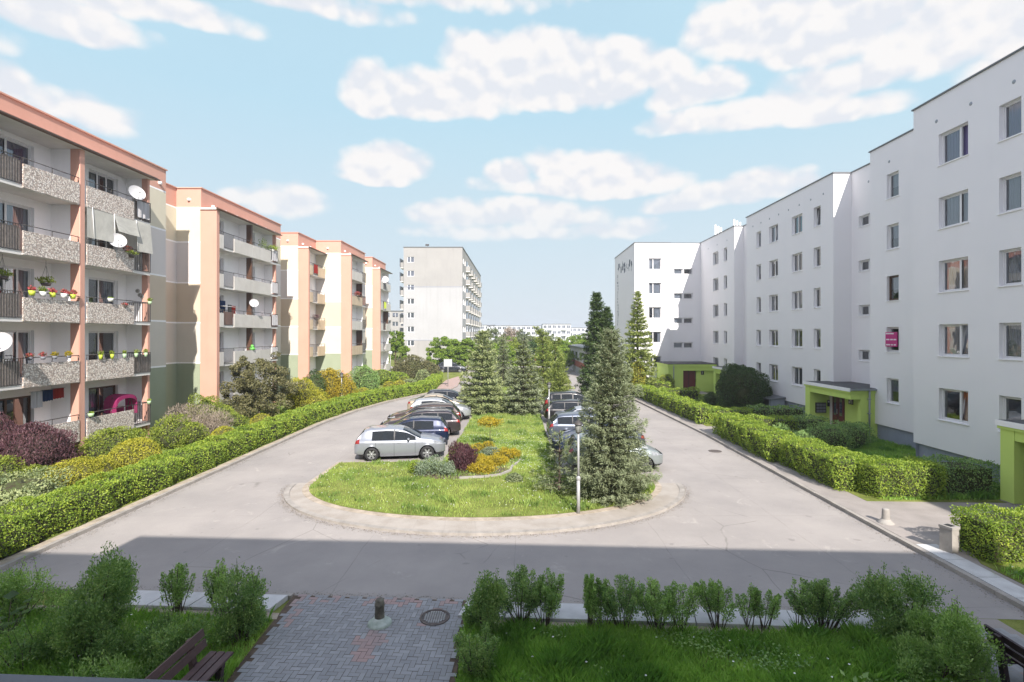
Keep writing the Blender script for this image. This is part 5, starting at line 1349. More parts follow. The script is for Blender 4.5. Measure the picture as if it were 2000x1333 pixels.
# ------------------------------------------------------------------ island plants
conifer('blue_spruce', 'big silvery blue spruce on the round lawn, right of the near lamp post', 3.35, 18.35, 6.05, 1.58, 'bluespruce', 27, 20, 72, .125, .10, .17, powr=.64, curl=.18, aspect=.20, tips=1.15, jit=.25)
conifer('blue_spruce', 'bushy grey-green spruce standing left of the pair in mid yard', -2.7, 38.6, 6.3, 2.25, 'juniper', 16, 17, 60, .20, .10, .20, powr=.80, jit=.4, group=None)
conifer('blue_spruce', 'pale blue spruce standing right of the pair in mid yard', .40, 38.2, 5.6, 2.0, 'bluespruce', 14, 16, 56, .20, .10, .18, powr=.85, jit=.4)
conifer('young_spruce', 'small sparse green spruce left of the near lamp post', 1.55, 19.2, 2.25, 1.05, 'spruce', 11, 9, 22, .115, .1, .1, powr=.8, gap=.15, curl=.25)
shrub('dwarf_conifer', 'tiny dark ground conifer in the middle of the round lawn', -.15, 20.4, [(0, 0, .12, .30, .24, .2), (.15, .05, .1, .2, .2, .15)], 'spruce', .07, 900, core=None, z=.08)
conifer('leaning_conifer', 'tall yellow-green conifer with a bent over top behind the spruces', 2.4, 49.5, 7.3, 1.9, 'larch', 24, 10, 24, .24, .3, .3, bent=(-.9, 0), powr=.7, gap=.15)
conifer('leaning_conifer', 'second conifer with drooping top leaning right behind the spruces', 3.7, 51, 6.2, 1.7, 'larch', 20, 10, 22, .24, .3, .3, bent=(.6, 0), powr=.7, gap=.2)
conifer('green_conifer', 'low broad yellow-green conifer left of the black estate cars', 3.4, 43.5, 3.5, 1.7, 'larch', 16, 12, 26, .2, .15, .15, powr=.6)
conifer('tall_spruce', 'tallest dark green twin-topped conifer behind the blue spruce', 6.9, 45, 9.6, 1.75, 'thuja', 34, 15, 44, .24, .15, .25, powr=.62, jit=.7)
conifer('tall_spruce', 'slightly shorter dark conifer grown into the tallest one', 7.75, 44.6, 8.3, 1.5, 'thuja', 30, 14, 40, .24, .15, .25, powr=.62)
conifer('sunlit_conifer', 'yellow-green tapering conifer before the white wing of the right block', 11.9, 51, 10.3, 2.3, 'larch', 30, 14, 44, .26, .4, .26, powr=.85, gap=.05)
shrub('thuja', 'narrow golden-green thuja at the foot of the sunlit conifer', 11.7, 50, [(0, 0, 1.5, .8, .7, 1.9)], 'gold', .13, 200, up=.5, core='coreg')
conifer('far_spruce', 'dark green spruce top showing above the mid yard spruce', -3.0, 50, 6.3, 1.7, 'spruce', 20, 11, 22, .24, .3, .25)
conifer('far_spruce', 'blue-green spruce top right behind the white-trimmed far houses', -1.7, 58, 6.0, 1.6, 'bluespruce', 18, 11, 20, .26, .3, .25)
shrub('barberry_bush', 'dark purple barberry in the flower bed on the round lawn', -2.42, 21.9, [(0, 0, .55, .60, .5, .66), (.25, .1, .6, .4, .4, .55)], 'purpled', .11, 1100, core='corep', up=1.6, z=.08, amp=.28, aspect=.22, corek=.6, shell=.5)
shrub('silver_shrub', 'silvery green shrub at the left end of the flower bed', -3.45, 21.3, [(0, 0, .35, .55, .4, .42), (-.55, -.05, .3, .35, .35, .36), (.55, -.1, .25, .35, .35, .3)], 'silverleaf', .07, 800, z=.08, up=.7, amp=.4, core=None, shell=.9, aspect=.4)
shrub('green_shrub', 'small fresh green tuft at the left tip of the flower bed', -4.35, 21.6, [(0, 0, .25, .28, .28, .32)], 'hedge', .055, 1200, z=.08, up=.4)
ygl = [('bright yellow dwarf shrub directly right of the dark barberry', -1.55, 21.6, .50, .50), ('bright yellow dwarf shrub in the middle of the flower bed', -.95, 22.9, .50, .42), ('bright yellow dwarf shrub at the right rim of the flower bed', -.50, 24.0, .55, .48), ('pale yellow dwarf shrub behind the barberry', -1.9, 23.3, .55, .35)]
for i, (lb_, x, y, r_, h_) in enumerate(ygl):
    shrub('yellow_shrub', lb_, x, y, [(0, 0, h_ * .5, r_, r_ * .8, h_ * .55), (r_ * .5, .1, h_ * .45, r_ * .6, r_ * .6, h_ * .5)], 'yellow', .10, 900, z=.08, up=.8, amp=.35, core='coreg', aspect=.28, corek=.55, shell=.6)
shrub('golden_shrub', 'small orange-yellow shrub at the back of the flower bed near the blue car', -2.0, 25.3, [(0, 0, .22, .4, .35, .3), (.5, .2, .25, .35, .3, .3)], 'yellow', .06, 900, z=.08, core='coreg')
shrub('green_shrub', 'low grey-green cushion at the back of the flower bed', -1.3, 24.9, [(0, 0, .15, .5, .4, .22)], 'silverleaf', .055, 1000, z=.08)
sty = thing('standard_tree', 'small yellow lollipop tree on a thin stem behind the flower bed', 'tree', (-1.45, 26.4, .08))
P, d = blob_pts((0, 0, 1.36), (.72, .6, .26), 1500, rng, .6, .25); Q = leafquads(P, norm(d + rng.normal(size=P.shape)), .075, .6, norm(d + np.array([0, 0, .5])))
link('crown', quads_mesh('crown', Q, M['yellow'], rng.uniform(0, 1, len(P))), sty)
s = MB(); s.tube((0, 0, -.05), (0, 0, 1.2), .02, .015, M['bark'], 6)
for a in range(5): s.tube((0, 0, 1.1), (.45 * math.cos(a * 1.26), .4 * math.sin(a * 1.26), 1.4), .012, .005, M['bark'], 5)
s.build('trunk', sty)
# bed soil and its curved concrete edging
bed = [(-4.2, 21.3), (-3.4, 20.75), (-2.4, 20.75), (-1.4, 20.95), (-.75, 21.25), (-.35, 21.9), (-.28, 22.7), (-.05, 23.2), (.12, 24.0), (-.05, 24.8), (-.8, 25.4), (-2.2, 25.6), (-3.0, 23.6)]
poly('flower_bed_soil', bed, .092, M['soil'], .02)
e_ = MB()
for a, b in zip(bed[2:-3], bed[3:-2]):
    L = math.hypot(b[0] - a[0], b[1] - a[1]); ux, uy = (b[0] - a[0]) / L, (b[1] - a[1]) / L
    T = Matrix(((ux, uy, 0, a[0]), (uy, -ux, 0, a[1]), (0, 0, 1, 0), (0, 0, 0, 1)))
    e_.box(.005, L - .005, -.02, .07, .05, .16, M['cementw'], T)
tag(e_.build('bed_edging'), 'curved concrete edging around the right side of the flower bed', 'edging')

# ------------------------------------------------------------------ right side plants
shrub('round_conifer', 'big dark dome-shaped conifer between the middle and far porch', 17.7, 40.6, [(0, 0, 1.6, 2.05, 1.7, 1.9), (1.3, .2, 1.1, 1.1, 1.2, 1.2), (-.3, 0, 2.7, .8, .8, .8)], 'thuja', .11, 420, amp=.13, shell=.3, corek=.80, up=.5, f=4.0)
shrub('round_shrub', 'small dark shrub at the left foot of the dome-shaped conifer', 15.6, 41.4, [(0, 0, .55, .55, .55, .6)], 'thuja', .10, 400)
shrub('round_shrub', 'small sunlit ball shrub by the corner of the far porch', 15.1, 52.3, [(0, 0, .9, .9, .8, .95)], 'lime_leaf', .12, 220)
shrub('dark_shrub', 'loose dark shrub on the shaded lawn in front of the middle porch', 15.7, 25.9, [(0, 0, .6, 1.4, .9, .75), (1.3, .2, .6, .9, .8, .75), (-1.3, -.1, .45, .8, .8, .5)], 'privet', .075, 480, up=.3, amp=.25)
shrub('dark_shrub', 'low weedy plants behind the long right hedge', 14.3, 27.6, [(0, 0, .4, .9, .8, .45)], 'privet', .08, 380, up=.5, amp=.3)

# ------------------------------------------------------------------ foreground shrubs (in the shade)
fg = 'loose shrubs along the near pavement'
bush('tall_shrub', 'tallest broad shrub on the near left lawn, taller than the bench', -7.75, 9.15, 2.0, 1.05, .72, 'privet', 34000)
bush('shrub_row', 'low dense shrub at the left picture edge beside the kerb', -10.4, 10.6, .95, 1.5, .5, 'privetlt', 12000)
loose('shrub', 'shrub with rounded top and bare stems, third from the left path edge', -7.15, 10.75, 1.2, .36, .32, 'privetlt', n_=3600, shoots=16, bare=.3, group=fg)
loose('shrub', 'twiggy shrub standing second from the left path edge', -6.2, 10.7, 1.22, .40, .32, 'privetlt', n_=3600, shoots=16, bare=.32, group=fg)
bush('shrub', 'dense round shrub nearest to the left edge of the brick path', -5.28, 9.8, 1.28, .52, .48, 'privet', 13000)
bush('low_shrub', 'low spreading shrub behind the left bench', -6.35, 9.15, .82, .8, .55, 'privet', 11000)
bush('low_shrub', 'low pale shrub at the bottom picture edge left of the bench', -6.75, 8.3, .55, .6, .4, 'privetlt', 4500)
bush('low_shrub', 'low shrub in the shade at the foot of the tallest left shrub', -8.6, 8.9, .7, .5, .4, 'privet', 3500)
bd = thing('burdock', 'dark large-leaved weed at the left picture edge', 'weed', (-9.75, 9.75, .05))
Q = []
for i in range(16):
    a = i * 2.4; rr_ = .10 + .022 * i; c_ = np.array([rr_ * math.cos(a), rr_ * math.sin(a), .25 + .035 * i]); Dn = np.array([[math.cos(a), math.sin(a), .15]])
    Q.append(leafquads(c_[None, :], Dn, np.array([.27]), .75, np.array([[0.1 * math.cos(a), .1 * math.sin(a), 1]])))
link('foliage', quads_mesh('foliage', np.concatenate(Q), M['darkgreen'], rng.uniform(0, 1, 16)), bd)
s = MB()
for i in range(16):
    a = i * 2.4; rr_ = .15 + .03 * i; s.tube((0, 0, 0), (rr_ * math.cos(a) * .7, rr_ * math.sin(a) * .7, .24 + .03 * i), .008, .006, M['bark'], 5)
s.build('stem', bd)
# right of the path
loose('shrub', 'dense low shrub at the right edge of the brick path, nearest the viewer', -.72, 8.75, .98, .42, .42, 'privet', leaf=.042, n_=5200, bare=.08, shoots=16, group=fg)
bush('shrub', 'dense upright shrub at the right edge of the brick path by the kerb', -.68, 10.0, 1.32, .48, .42, 'privet', 12000)
rows_ = [(.05, 10.35, 1.28, .42, 12, 3000, 'first stemmed shrub right of the path-side shrub'), (.52, 10.3, 1.22, .36, 9, 1900, 'second stemmed shrub right of the path-side shrub'),
         (1.38, 10.05, 1.42, .22, 7, 2000, 'slim tallest shrub of the row with one upright plume'), (1.68, 10.15, .95, .3, 6, 900, 'small sparse shrub leaning on the slim plume shrub'),
         (2.08, 10.1, 1.28, .38, 11, 2700, 'round-headed shrub right of the slim plume shrub'), (2.78, 10.15, 1.15, .40, 10, 2100, 'first of two joined shrubs in the middle of the row'), (3.22, 10.1, 1.05, .34, 8, 1400, 'second of two joined shrubs in the middle of the row'),
         (3.98, 10.15, 1.12, .32, 8, 1900, 'leaning shrub on one curved stem right of the joined pair'), (4.56, 10.15, 1.06, .17, 4, 700, 'thinnest wispy shrub of the row'), (4.86, 10.1, 1.05, .22, 5, 900, 'wispy shrub just left of the wide shrub')]
for (x, y, h_, r_, sh_, nl, lb_) in rows_:
    loose('shrub', lb_ + ' along the near pavement', x, y, h_, r_ * 1.42, r_ * 1.15, 'privetlt' if nl < 2300 else 'privet', leaf=.043, n_=int(nl * 2.5), shoots=int(sh_ * 1.5), bare=.36, spread=.15, group=fg, lean=(-.12, 0) if 'curved' in lb_ else (0, 0))
loose('shrub', 'wide flat-topped shrub on many stems right of the wispy shrubs along the near pavement', 6.0, 10.1, 1.15, .82, .42, 'privet', n_=9500, shoots=34, bare=.36, group=fg)
loose('shrub', 'single plume rising at the left end of the wide flat-topped shrub', 5.6, 10.15, 1.35, .16, .14, 'privetlt', n_=700, shoots=4, bare=.3, group=fg)
bush('shrub', 'broad dense shrub at the right end of the near pavement row', 7.25, 9.8, 1.35, .95, .5, 'privet', 19000)
bush('shrub', 'large bright-tipped shrub in front of the right bench', 7.15, 8.75, 1.2, 1.15, .75, 'privetlt', 27000)
wd_ = thing('broad_leaf_weed', 'pale broad-leaved weed at the bottom right edge of the lawn', 'weed', (5.35, 8.15, .05))
Q = []
for i in range(9):
    a = i * 2.4; rr_ = .1 + .02 * i; Q.append(leafquads(np.array([[rr_ * math.cos(a), rr_ * math.sin(a), .22 + .02 * i]]), np.array([[math.cos(a), math.sin(a), .5]]), np.array([.17]), .5, np.array([[0, -.3, 1]])))
link('foliage', quads_mesh('foliage', np.concatenate(Q), M['privetlt'], rng.uniform(0, 1, 9)), wd_)

# ------------------------------------------------------------------ far trees
tree('young_tree', 'light green spring tree at the far end of the salmon block', -18.2, 76, 7.2, [(0, 0, 4.9, 1.4, 1.3, 1.9), (-.8, 0, 3.4, 1.1, 1.1, 1.4), (1.1, 0, 3.2, 1.1, 1.1, 1.5), (.3, 0, 6.0, .8, .8, 1.1)], 'tree', .22, 130, stemsplit=.2)
tree('young_tree', 'left one of the two bright green trees before the grey high-rise', -11.6, 84, 5.8, [(0, 0, 3.5, 2.4, 1.9, 1.9), (-1.6, 0, 2.4, 1.6, 1.4, 1.3), (.9, 0, 2.0, 1.9, 1.5, 1.3)], 'tree', .26, 210, shell=.6, stemsplit=.2)
tree('young_tree', 'right one of the two bright green trees before the grey high-rise', -8.3, 84, 5.8, [(0, 0, 3.7, 2.1, 1.7, 1.7), (-.8, 0, 2.2, 1.7, 1.4, 1.5), (1.1, 0, 2.2, 1.5, 1.3, 1.4)], 'tree', .26, 210, shell=.6, stemsplit=.2)
far = [(-3.4, 100, 5.6, 'tree', 'round bright green tree left in the far park'), (-1.0, 104, 5.2, 'lime_leaf', 'yellow-green round tree left of centre in the far park'), (1.4, 112, 6.6, 'fartree', 'pale olive tree in the middle of the far park'), (4.4, 98, 5.4, 'lime_leaf', 'yellow-green tree right of centre in the far park'),
       (8.2, 92, 5.2, 'tree', 'small green tree before the low white building'), (-5.6, 98, 7.0, 'fartree', 'dull green tree at the right corner of the high-rise'), (13, 110, 6, 'tree', 'green tree showing by the distant white flats'), (-1.8, 126, 7.5, 'twig', 'bare brown tree in the far park'),
       (6.5, 120, 6.2, 'fartree', 'grey-green tree far behind the bent conifers'), (-27, 120, 6, 'tree', 'green tree left behind the high-rise'), (-31, 96, 6, 'tree', 'green tree behind the end of the salmon block'), (10.5, 78, 4.4, 'fartree', 'small round tree by the red striped wall')]
for (x, y, h_, m_, lb_) in far:
    tree('park_tree', lb_, x, y, h_, [(0, 0, h_ * .66, h_ * .34, h_ * .3, h_ * .32), (-h_ * .2, 0, h_ * .5, h_ * .22, h_ * .2, h_ * .2), (h_ * .2, 0, h_ * .52, h_ * .22, h_ * .2, h_ * .2)], m_, .26, 110, .1, shell=.6)
for (x, y, h_, m_, lb_) in [(-2.6, 76, 5.0, 'tree', 'dark green leafy tree just behind the left mid yard spruce'), (.4, 80, 4.8, 'lime_leaf', 'fresh green tree between the two mid yard spruces'), (5.0, 78, 4.9, 'tree', 'green tree behind the bent conifers, nearer one'), (7.4, 84, 4.4, 'tree', 'green tree beside the red striped wall, behind the tallest conifer'), (2.6, 86, 5.2, 'darkgreen', 'darkest green tree behind the bent conifers')]:
    tree('park_tree', lb_, x, y, h_, [(0, 0, h_ * .6, h_ * .40, h_ * .32, h_ * .36), (-h_ * .25, 0, h_ * .42, h_ * .28, h_ * .24, h_ * .24), (h_ * .25, 0, h_ * .42, h_ * .28, h_ * .24, h_ * .24)], m_, .24, 130, .1, shell=.6, stemsplit=.2)
# distant wood line as one mass
r = np.random.default_rng(4); Qs = []
for i in range(150):
    x = r.uniform(-120, 130); y = r.uniform(150, 230); hh = r.uniform(2.5, 4.8)
    P, d = blob_pts((x, y, hh * .5), (r.uniform(2.5, 5), 2.5, hh * .5), 220, r, .6, .2)
    Qs.append(leafquads(P, d + r.normal(size=P.shape), .75, .6, norm(d + r.normal(size=P.shape) * .4), r))
Qs = np.concatenate(Qs)
tag(link('distant_woodland', quads_mesh('distant_woodland', Qs, M['fartree'], r.uniform(0, 1, len(Qs) // 4))), kind='stuff')

# ------------------------------------------------------------------ grass
def grass(name, P, n_, h, w_, z, m='grass', patch=.75, seed=1, flowers=0, dark=.0):
    r = np.random.default_rng(seed)
    xs = [p[0] for p in P]; ys = [p[1] for p in P]
    X = r.uniform(min(xs), max(xs), n_ * 3); Y = r.uniform(min(ys), max(ys), n_ * 3)
    ins_ = np.zeros(len(X), bool); j = len(P) - 1
    for i in range(len(P)):
        (xi, yi), (xj, yj) = P[i], P[j]
        c_ = ((yi > Y) != (yj > Y)) & (X < (xj - xi) * (Y - yi) / (yj - yi + 1e-12) + xi); ins_ ^= c_; j = i
    cl = .5 + .25 * np.sin(X * 1.3 + np.sin(Y * 1.7) * 1.5) + .25 * np.sin(Y * 2.1 + X * .8 + 1)
    cl2 = .5 + .5 * np.sin(X * 4.1 + Y * 3.3 + 2 * np.sin(X * 1.9))
    keep = ins_ & (r.random(len(X)) < .35 + .65 * cl)
    X, Y, cl, cl2 = X[keep][:n_], Y[keep][:n_], cl[keep][:n_], cl2[keep][:n_]
    k_ = len(X); tuft = (np.sin(X * 2.3 + 1.7 * np.sin(Y * 1.1)) * np.sin(Y * 2.9 + 1.3 * np.sin(X * .9 + 2)) > .62) * 1.0
    hh = h * r.uniform(.4, 1.15, k_) * (.5 + .6 * cl * cl2 + .25 * cl + (patch if m == 'grass' else .38) * tuft)
    a = r.uniform(0, 6.283, k_); lx, ly = np.cos(a), np.sin(a); b_ = r.uniform(0, 6.283, k_); ln = hh * r.uniform(.1, .7, k_)
    base = np.stack([X, Y, np.full(k_, z)], 1); wv = np.stack([lx, ly, np.zeros(k_)], 1) * (w_ * r.uniform(.6, 1.3, k_))[:, None] * .5
    tip = base + np.stack([np.cos(b_) * ln, np.sin(b_) * ln, hh], 1); mid = base + np.stack([np.cos(b_) * ln * .3, np.sin(b_) * ln * .3, hh * .55], 1)
    V = np.stack([base - wv, base + wv, mid + wv * .8, tip], axis=1).reshape(-1, 3)
    v_ = np.clip(.2 + .5 * r.random(k_) + .4 * (1 - cl) - .45 * tuft - dark, 0, 1)
    mi = np.zeros(k_, np.int32)
    if flowers:
        fx = r.choice(k_, flowers); F = base[fx] + np.stack([np.zeros(flowers), np.zeros(flowers), hh[fx] * .8 + .02], 1)
        ctr = r.uniform(0, 1, (9, 2)); 
        ax = .022
        FQ = np.stack([F + [-ax, 0, 0], F + [0, -ax, 0], F + [ax, 0, 0.004], F + [0, ax, 0.004]], 1).reshape(-1, 3)
        V = np.concatenate([V, FQ]); mi = np.concatenate([mi, np.ones(flowers, np.int32)]); v_ = np.concatenate([v_, np.ones(flowers)])
    return tag(link(name, quads_mesh(name, V, [M[m], M['petal']], v_, mi=mi)), kind='stuff')
grass('grass', ISL, 90000, .13, .022, .075, 'grass', seed=2, flowers=900)
grass('grass', [(-3.2, 30), (1.6, 30), (1.6, 21.3), (-3.4, 23.6)], 14000, .12, .03, .075, 'grass', seed=12, flowers=500)
grass('grass', [(-5.05, near_y(-5) - 1.0), (-4.72, 6.2), (-12.9, 6.2), (-12.9, near_y(-12.9) - 1.0)], 70000, .24, .017, .05, 'grassd', seed=3, flowers=60)
grass('grass', [(-1.05, near_y(-1) - 1.0), (7.6, near_y(7.6) - 1.0), (7.75, 6.5), (-.95, 6.5)], 95000, .27, .017, .05, 'grassd', seed=4, flowers=60)
grass('grass', [(11.8, near_y(11)), (11.8, 12.6), (20.4, 12.9), (20.4, 6), (10.0, 6), (10.0, near_y(10) - 1.1)], 60000, .2, .02, .1, 'grassd', seed=5, flowers=80)
grass('grass', [(-14.6, 12), (-14.6, 45), (-20.2, 45), (-20.2, 16)], 60000, .13, .035, .085, 'grass', seed=6, flowers=700)
grass('grass', [(12.9, 18), (18.4, 18), (19.9, 24), (19.9, 28.6), (12.9, 29)], 45000, .2, .03, .1, 'grassd', seed=7, flowers=60)
grass('grass', [(12.5, 34), (20, 34), (20, 49), (12.5, 49)], 16000, .15, .05, .1, 'grass', seed=8)

# clover and other low broad leaves between the blades
r = np.random.default_rng(33); Qc = []
for (x0, x1, y0, y1, k_) in ((-12.5, -5.1, 7.0, 10.6, 9000), (-1.0, 7.6, 7.2, 10.0, 11000), (10.9, 18, 8.5, 12.4, 7000)):
    X = r.uniform(x0, x1, k_); Y = r.uniform(y0, y1, k_); cl = np.sin(X * 2.2 + 1.5 * np.sin(Y * 2.6)) + np.sin(Y * 3.1 + X); ok = cl > .35; X, Y = X[ok], Y[ok]
    P = np.stack([X, Y, .10 + r.uniform(0, .13, len(X))], 1); Qc.append(leafquads(P, norm(r.normal(size=P.shape) * np.array([1, 1, .3])), .05, .75, norm(np.array([0, 0, 1.]) + r.normal(size=P.shape) * .35), r))
Qc = np.concatenate(Qc)
tag(link('clover', quads_mesh('clover', Qc, M['privet'], r.uniform(.2, .9, len(Qc) // 4))), kind='stuff')
# ================================================================== CARS
def interp(x, pts):
    for (a, b), (c, d) in zip(pts[:-1], pts[1:]):
        if x <= c:
            if c == a: return d
            t = max(0, min(1, (x - a) / (c - a))); return b + (d - b) * t
    return pts[-1][1]
def sm(x, pts, k=.06):
    return (interp(x - k, pts) + interp(x, pts) * 2 + interp(x + k, pts)) / 4
CARS = {
 'hatch': dict(L=4.2, W=.885, top=[(0, .55), (.02, .90), (.07, 1.02), (.12, 1.06), (.36, 1.38), (.60, 1.45), (1.5, 1.49), (2.0, 1.46), (2.35, 1.38), (3.05, 1.03), (3.6, .95), (3.98, .84), (4.14, .70), (4.2, .5)],
    wb=(.80, 3.36), belt=[(0, .94), (.6, .95), (3.2, .93), (4.2, .7)], glass=(.80, 2.90), rear=(.10, .42), front=(2.22, 3.05), pillars=[(.70, .76), (1.80, 1.86)], mirror=2.50, seams=[.98, 1.83, 2.80], roofw=.60),
 'wagon': dict(L=4.65, W=.90, top=[(0, .55), (.02, .84), (.10, 1.00), (.18, 1.04), (.50, 1.38), (.75, 1.45), (1.9, 1.49), (2.5, 1.44), (2.9, 1.33), (3.5, 1.02), (4.1, .90), (4.45, .77), (4.6, .64), (4.65, .5)],
    wb=(.95, 3.68), belt=[(0, .97), (.6, .98), (3.5, .93), (4.65, .7)], glass=(.50, 3.35), rear=(.16, .54), front=(2.78, 3.50), pillars=[(.40, .48), (1.30, 1.35), (2.20, 2.26)], mirror=2.95, seams=[1.3, 2.22, 3.18], roofw=.62),
 'sedan': dict(L=4.6, W=.90, top=[(0, .55), (.02, .88), (.10, 1.00), (.55, 1.06), (1.25, 1.36), (1.7, 1.44), (2.2, 1.44), (2.7, 1.34), (3.4, 1.0), (4.0, .88), (4.4, .76), (4.55, .64), (4.6, .5)],
    wb=(.95, 3.66), belt=[(0, .96), (.6, .97), (3.4, .92), (4.6, .7)], glass=(.80, 3.25), rear=(.62, 1.25), front=(2.62, 3.38), pillars=[(1.12, 1.25), (2.08, 2.18)], mirror=2.9, seams=[1.25, 2.12, 3.1], roofw=.58),
 'suv': dict(L=4.5, W=.94, top=[(0, .65), (.02, 1.0), (.10, 1.16), (.16, 1.20), (.45, 1.58), (.7, 1.66), (1.9, 1.70), (2.4, 1.66), (2.8, 1.54), (3.3, 1.18), (3.95, 1.06), (4.3, .92), (4.45, .76), (4.5, .6)],
    wb=(.9, 3.56), belt=[(0, 1.12), (.6, 1.14), (3.3, 1.08), (4.5, .8)], glass=(.30, 3.15), rear=(.16, .50), front=(2.66, 3.3), pillars=[(.50, .60), (1.2, 1.28), (2.05, 2.15)], mirror=2.8, seams=[1.25, 2.1, 3.0], roofw=.68)}
def carpaint(name, c, metal=.35):
    m = bpy.data.materials.new(name); m.use_nodes = True; n = NT(m.node_tree)
    P = n.n('ShaderNodeTexCoord').outputs['Object']
    sepz = n.n('ShaderNodeSeparateXYZ', inp={0: P})
    dirt = n.m('MULTIPLY', n.n('ShaderNodeMapRange', inp={0: sepz.outputs[2], 1: .55, 2: .2, 3: 0.0, 4: 0.5}).outputs[0], n.noise(P, 5, 4, .7), clamp=True)
    cc = n.mix(dirt, c, (.16, .145, .125))
    bs = n.n('ShaderNodeBsdfPrincipled', inp={'Base Color': cc, 'Metallic': metal, 'Roughness': .36, 'Coat Weight': .7, 'Coat Roughness': .05})
    n.n('ShaderNodeOutputMaterial', inp={0: bs.outputs[0]})
    return m
def wheel_meshes(R_, alloy):
    t = MB(); w_ = .105
    t.lathe([(R_ * .66, -w_), (R_ * .92, -w_), (R_, -w_ * .75), (R_, w_ * .75), (R_ * .92, w_), (R_ * .66, w_)], M['rubber'], 28, axis='y')
    r = MB(); mm = M['alloy'] if alloy else M['steel']
    r.lathe([(R_ * .68, -w_ * .95), (R_ * .64, -w_ * .8), (R_ * .62, w_ * .8)], mm, 28, axis='y')
    r.lathe([(.0, -w_ * .30), (R_ * .63, -w_ * .2)], M['black'], 24, axis='y')
    ns = 6 if alloy else 9
    for i in range(ns):
        a = 2 * math.pi * i / ns; ww = R_ * (.13 if alloy else .07)
        T = Matrix.Rotation(a, 4, 'Y')
        r.box(.04, R_ * .65, -w_ * .82, -w_ * .5, -ww, ww * .8, mm, T)
    r.lathe([(0, -w_ * .9), (R_ * .16, -w_ * .88), (R_ * .18, -w_ * .5)], mm, 14, axis='y')
    return t.mesh('tyre'), r.mesh('rim')
CM = {}
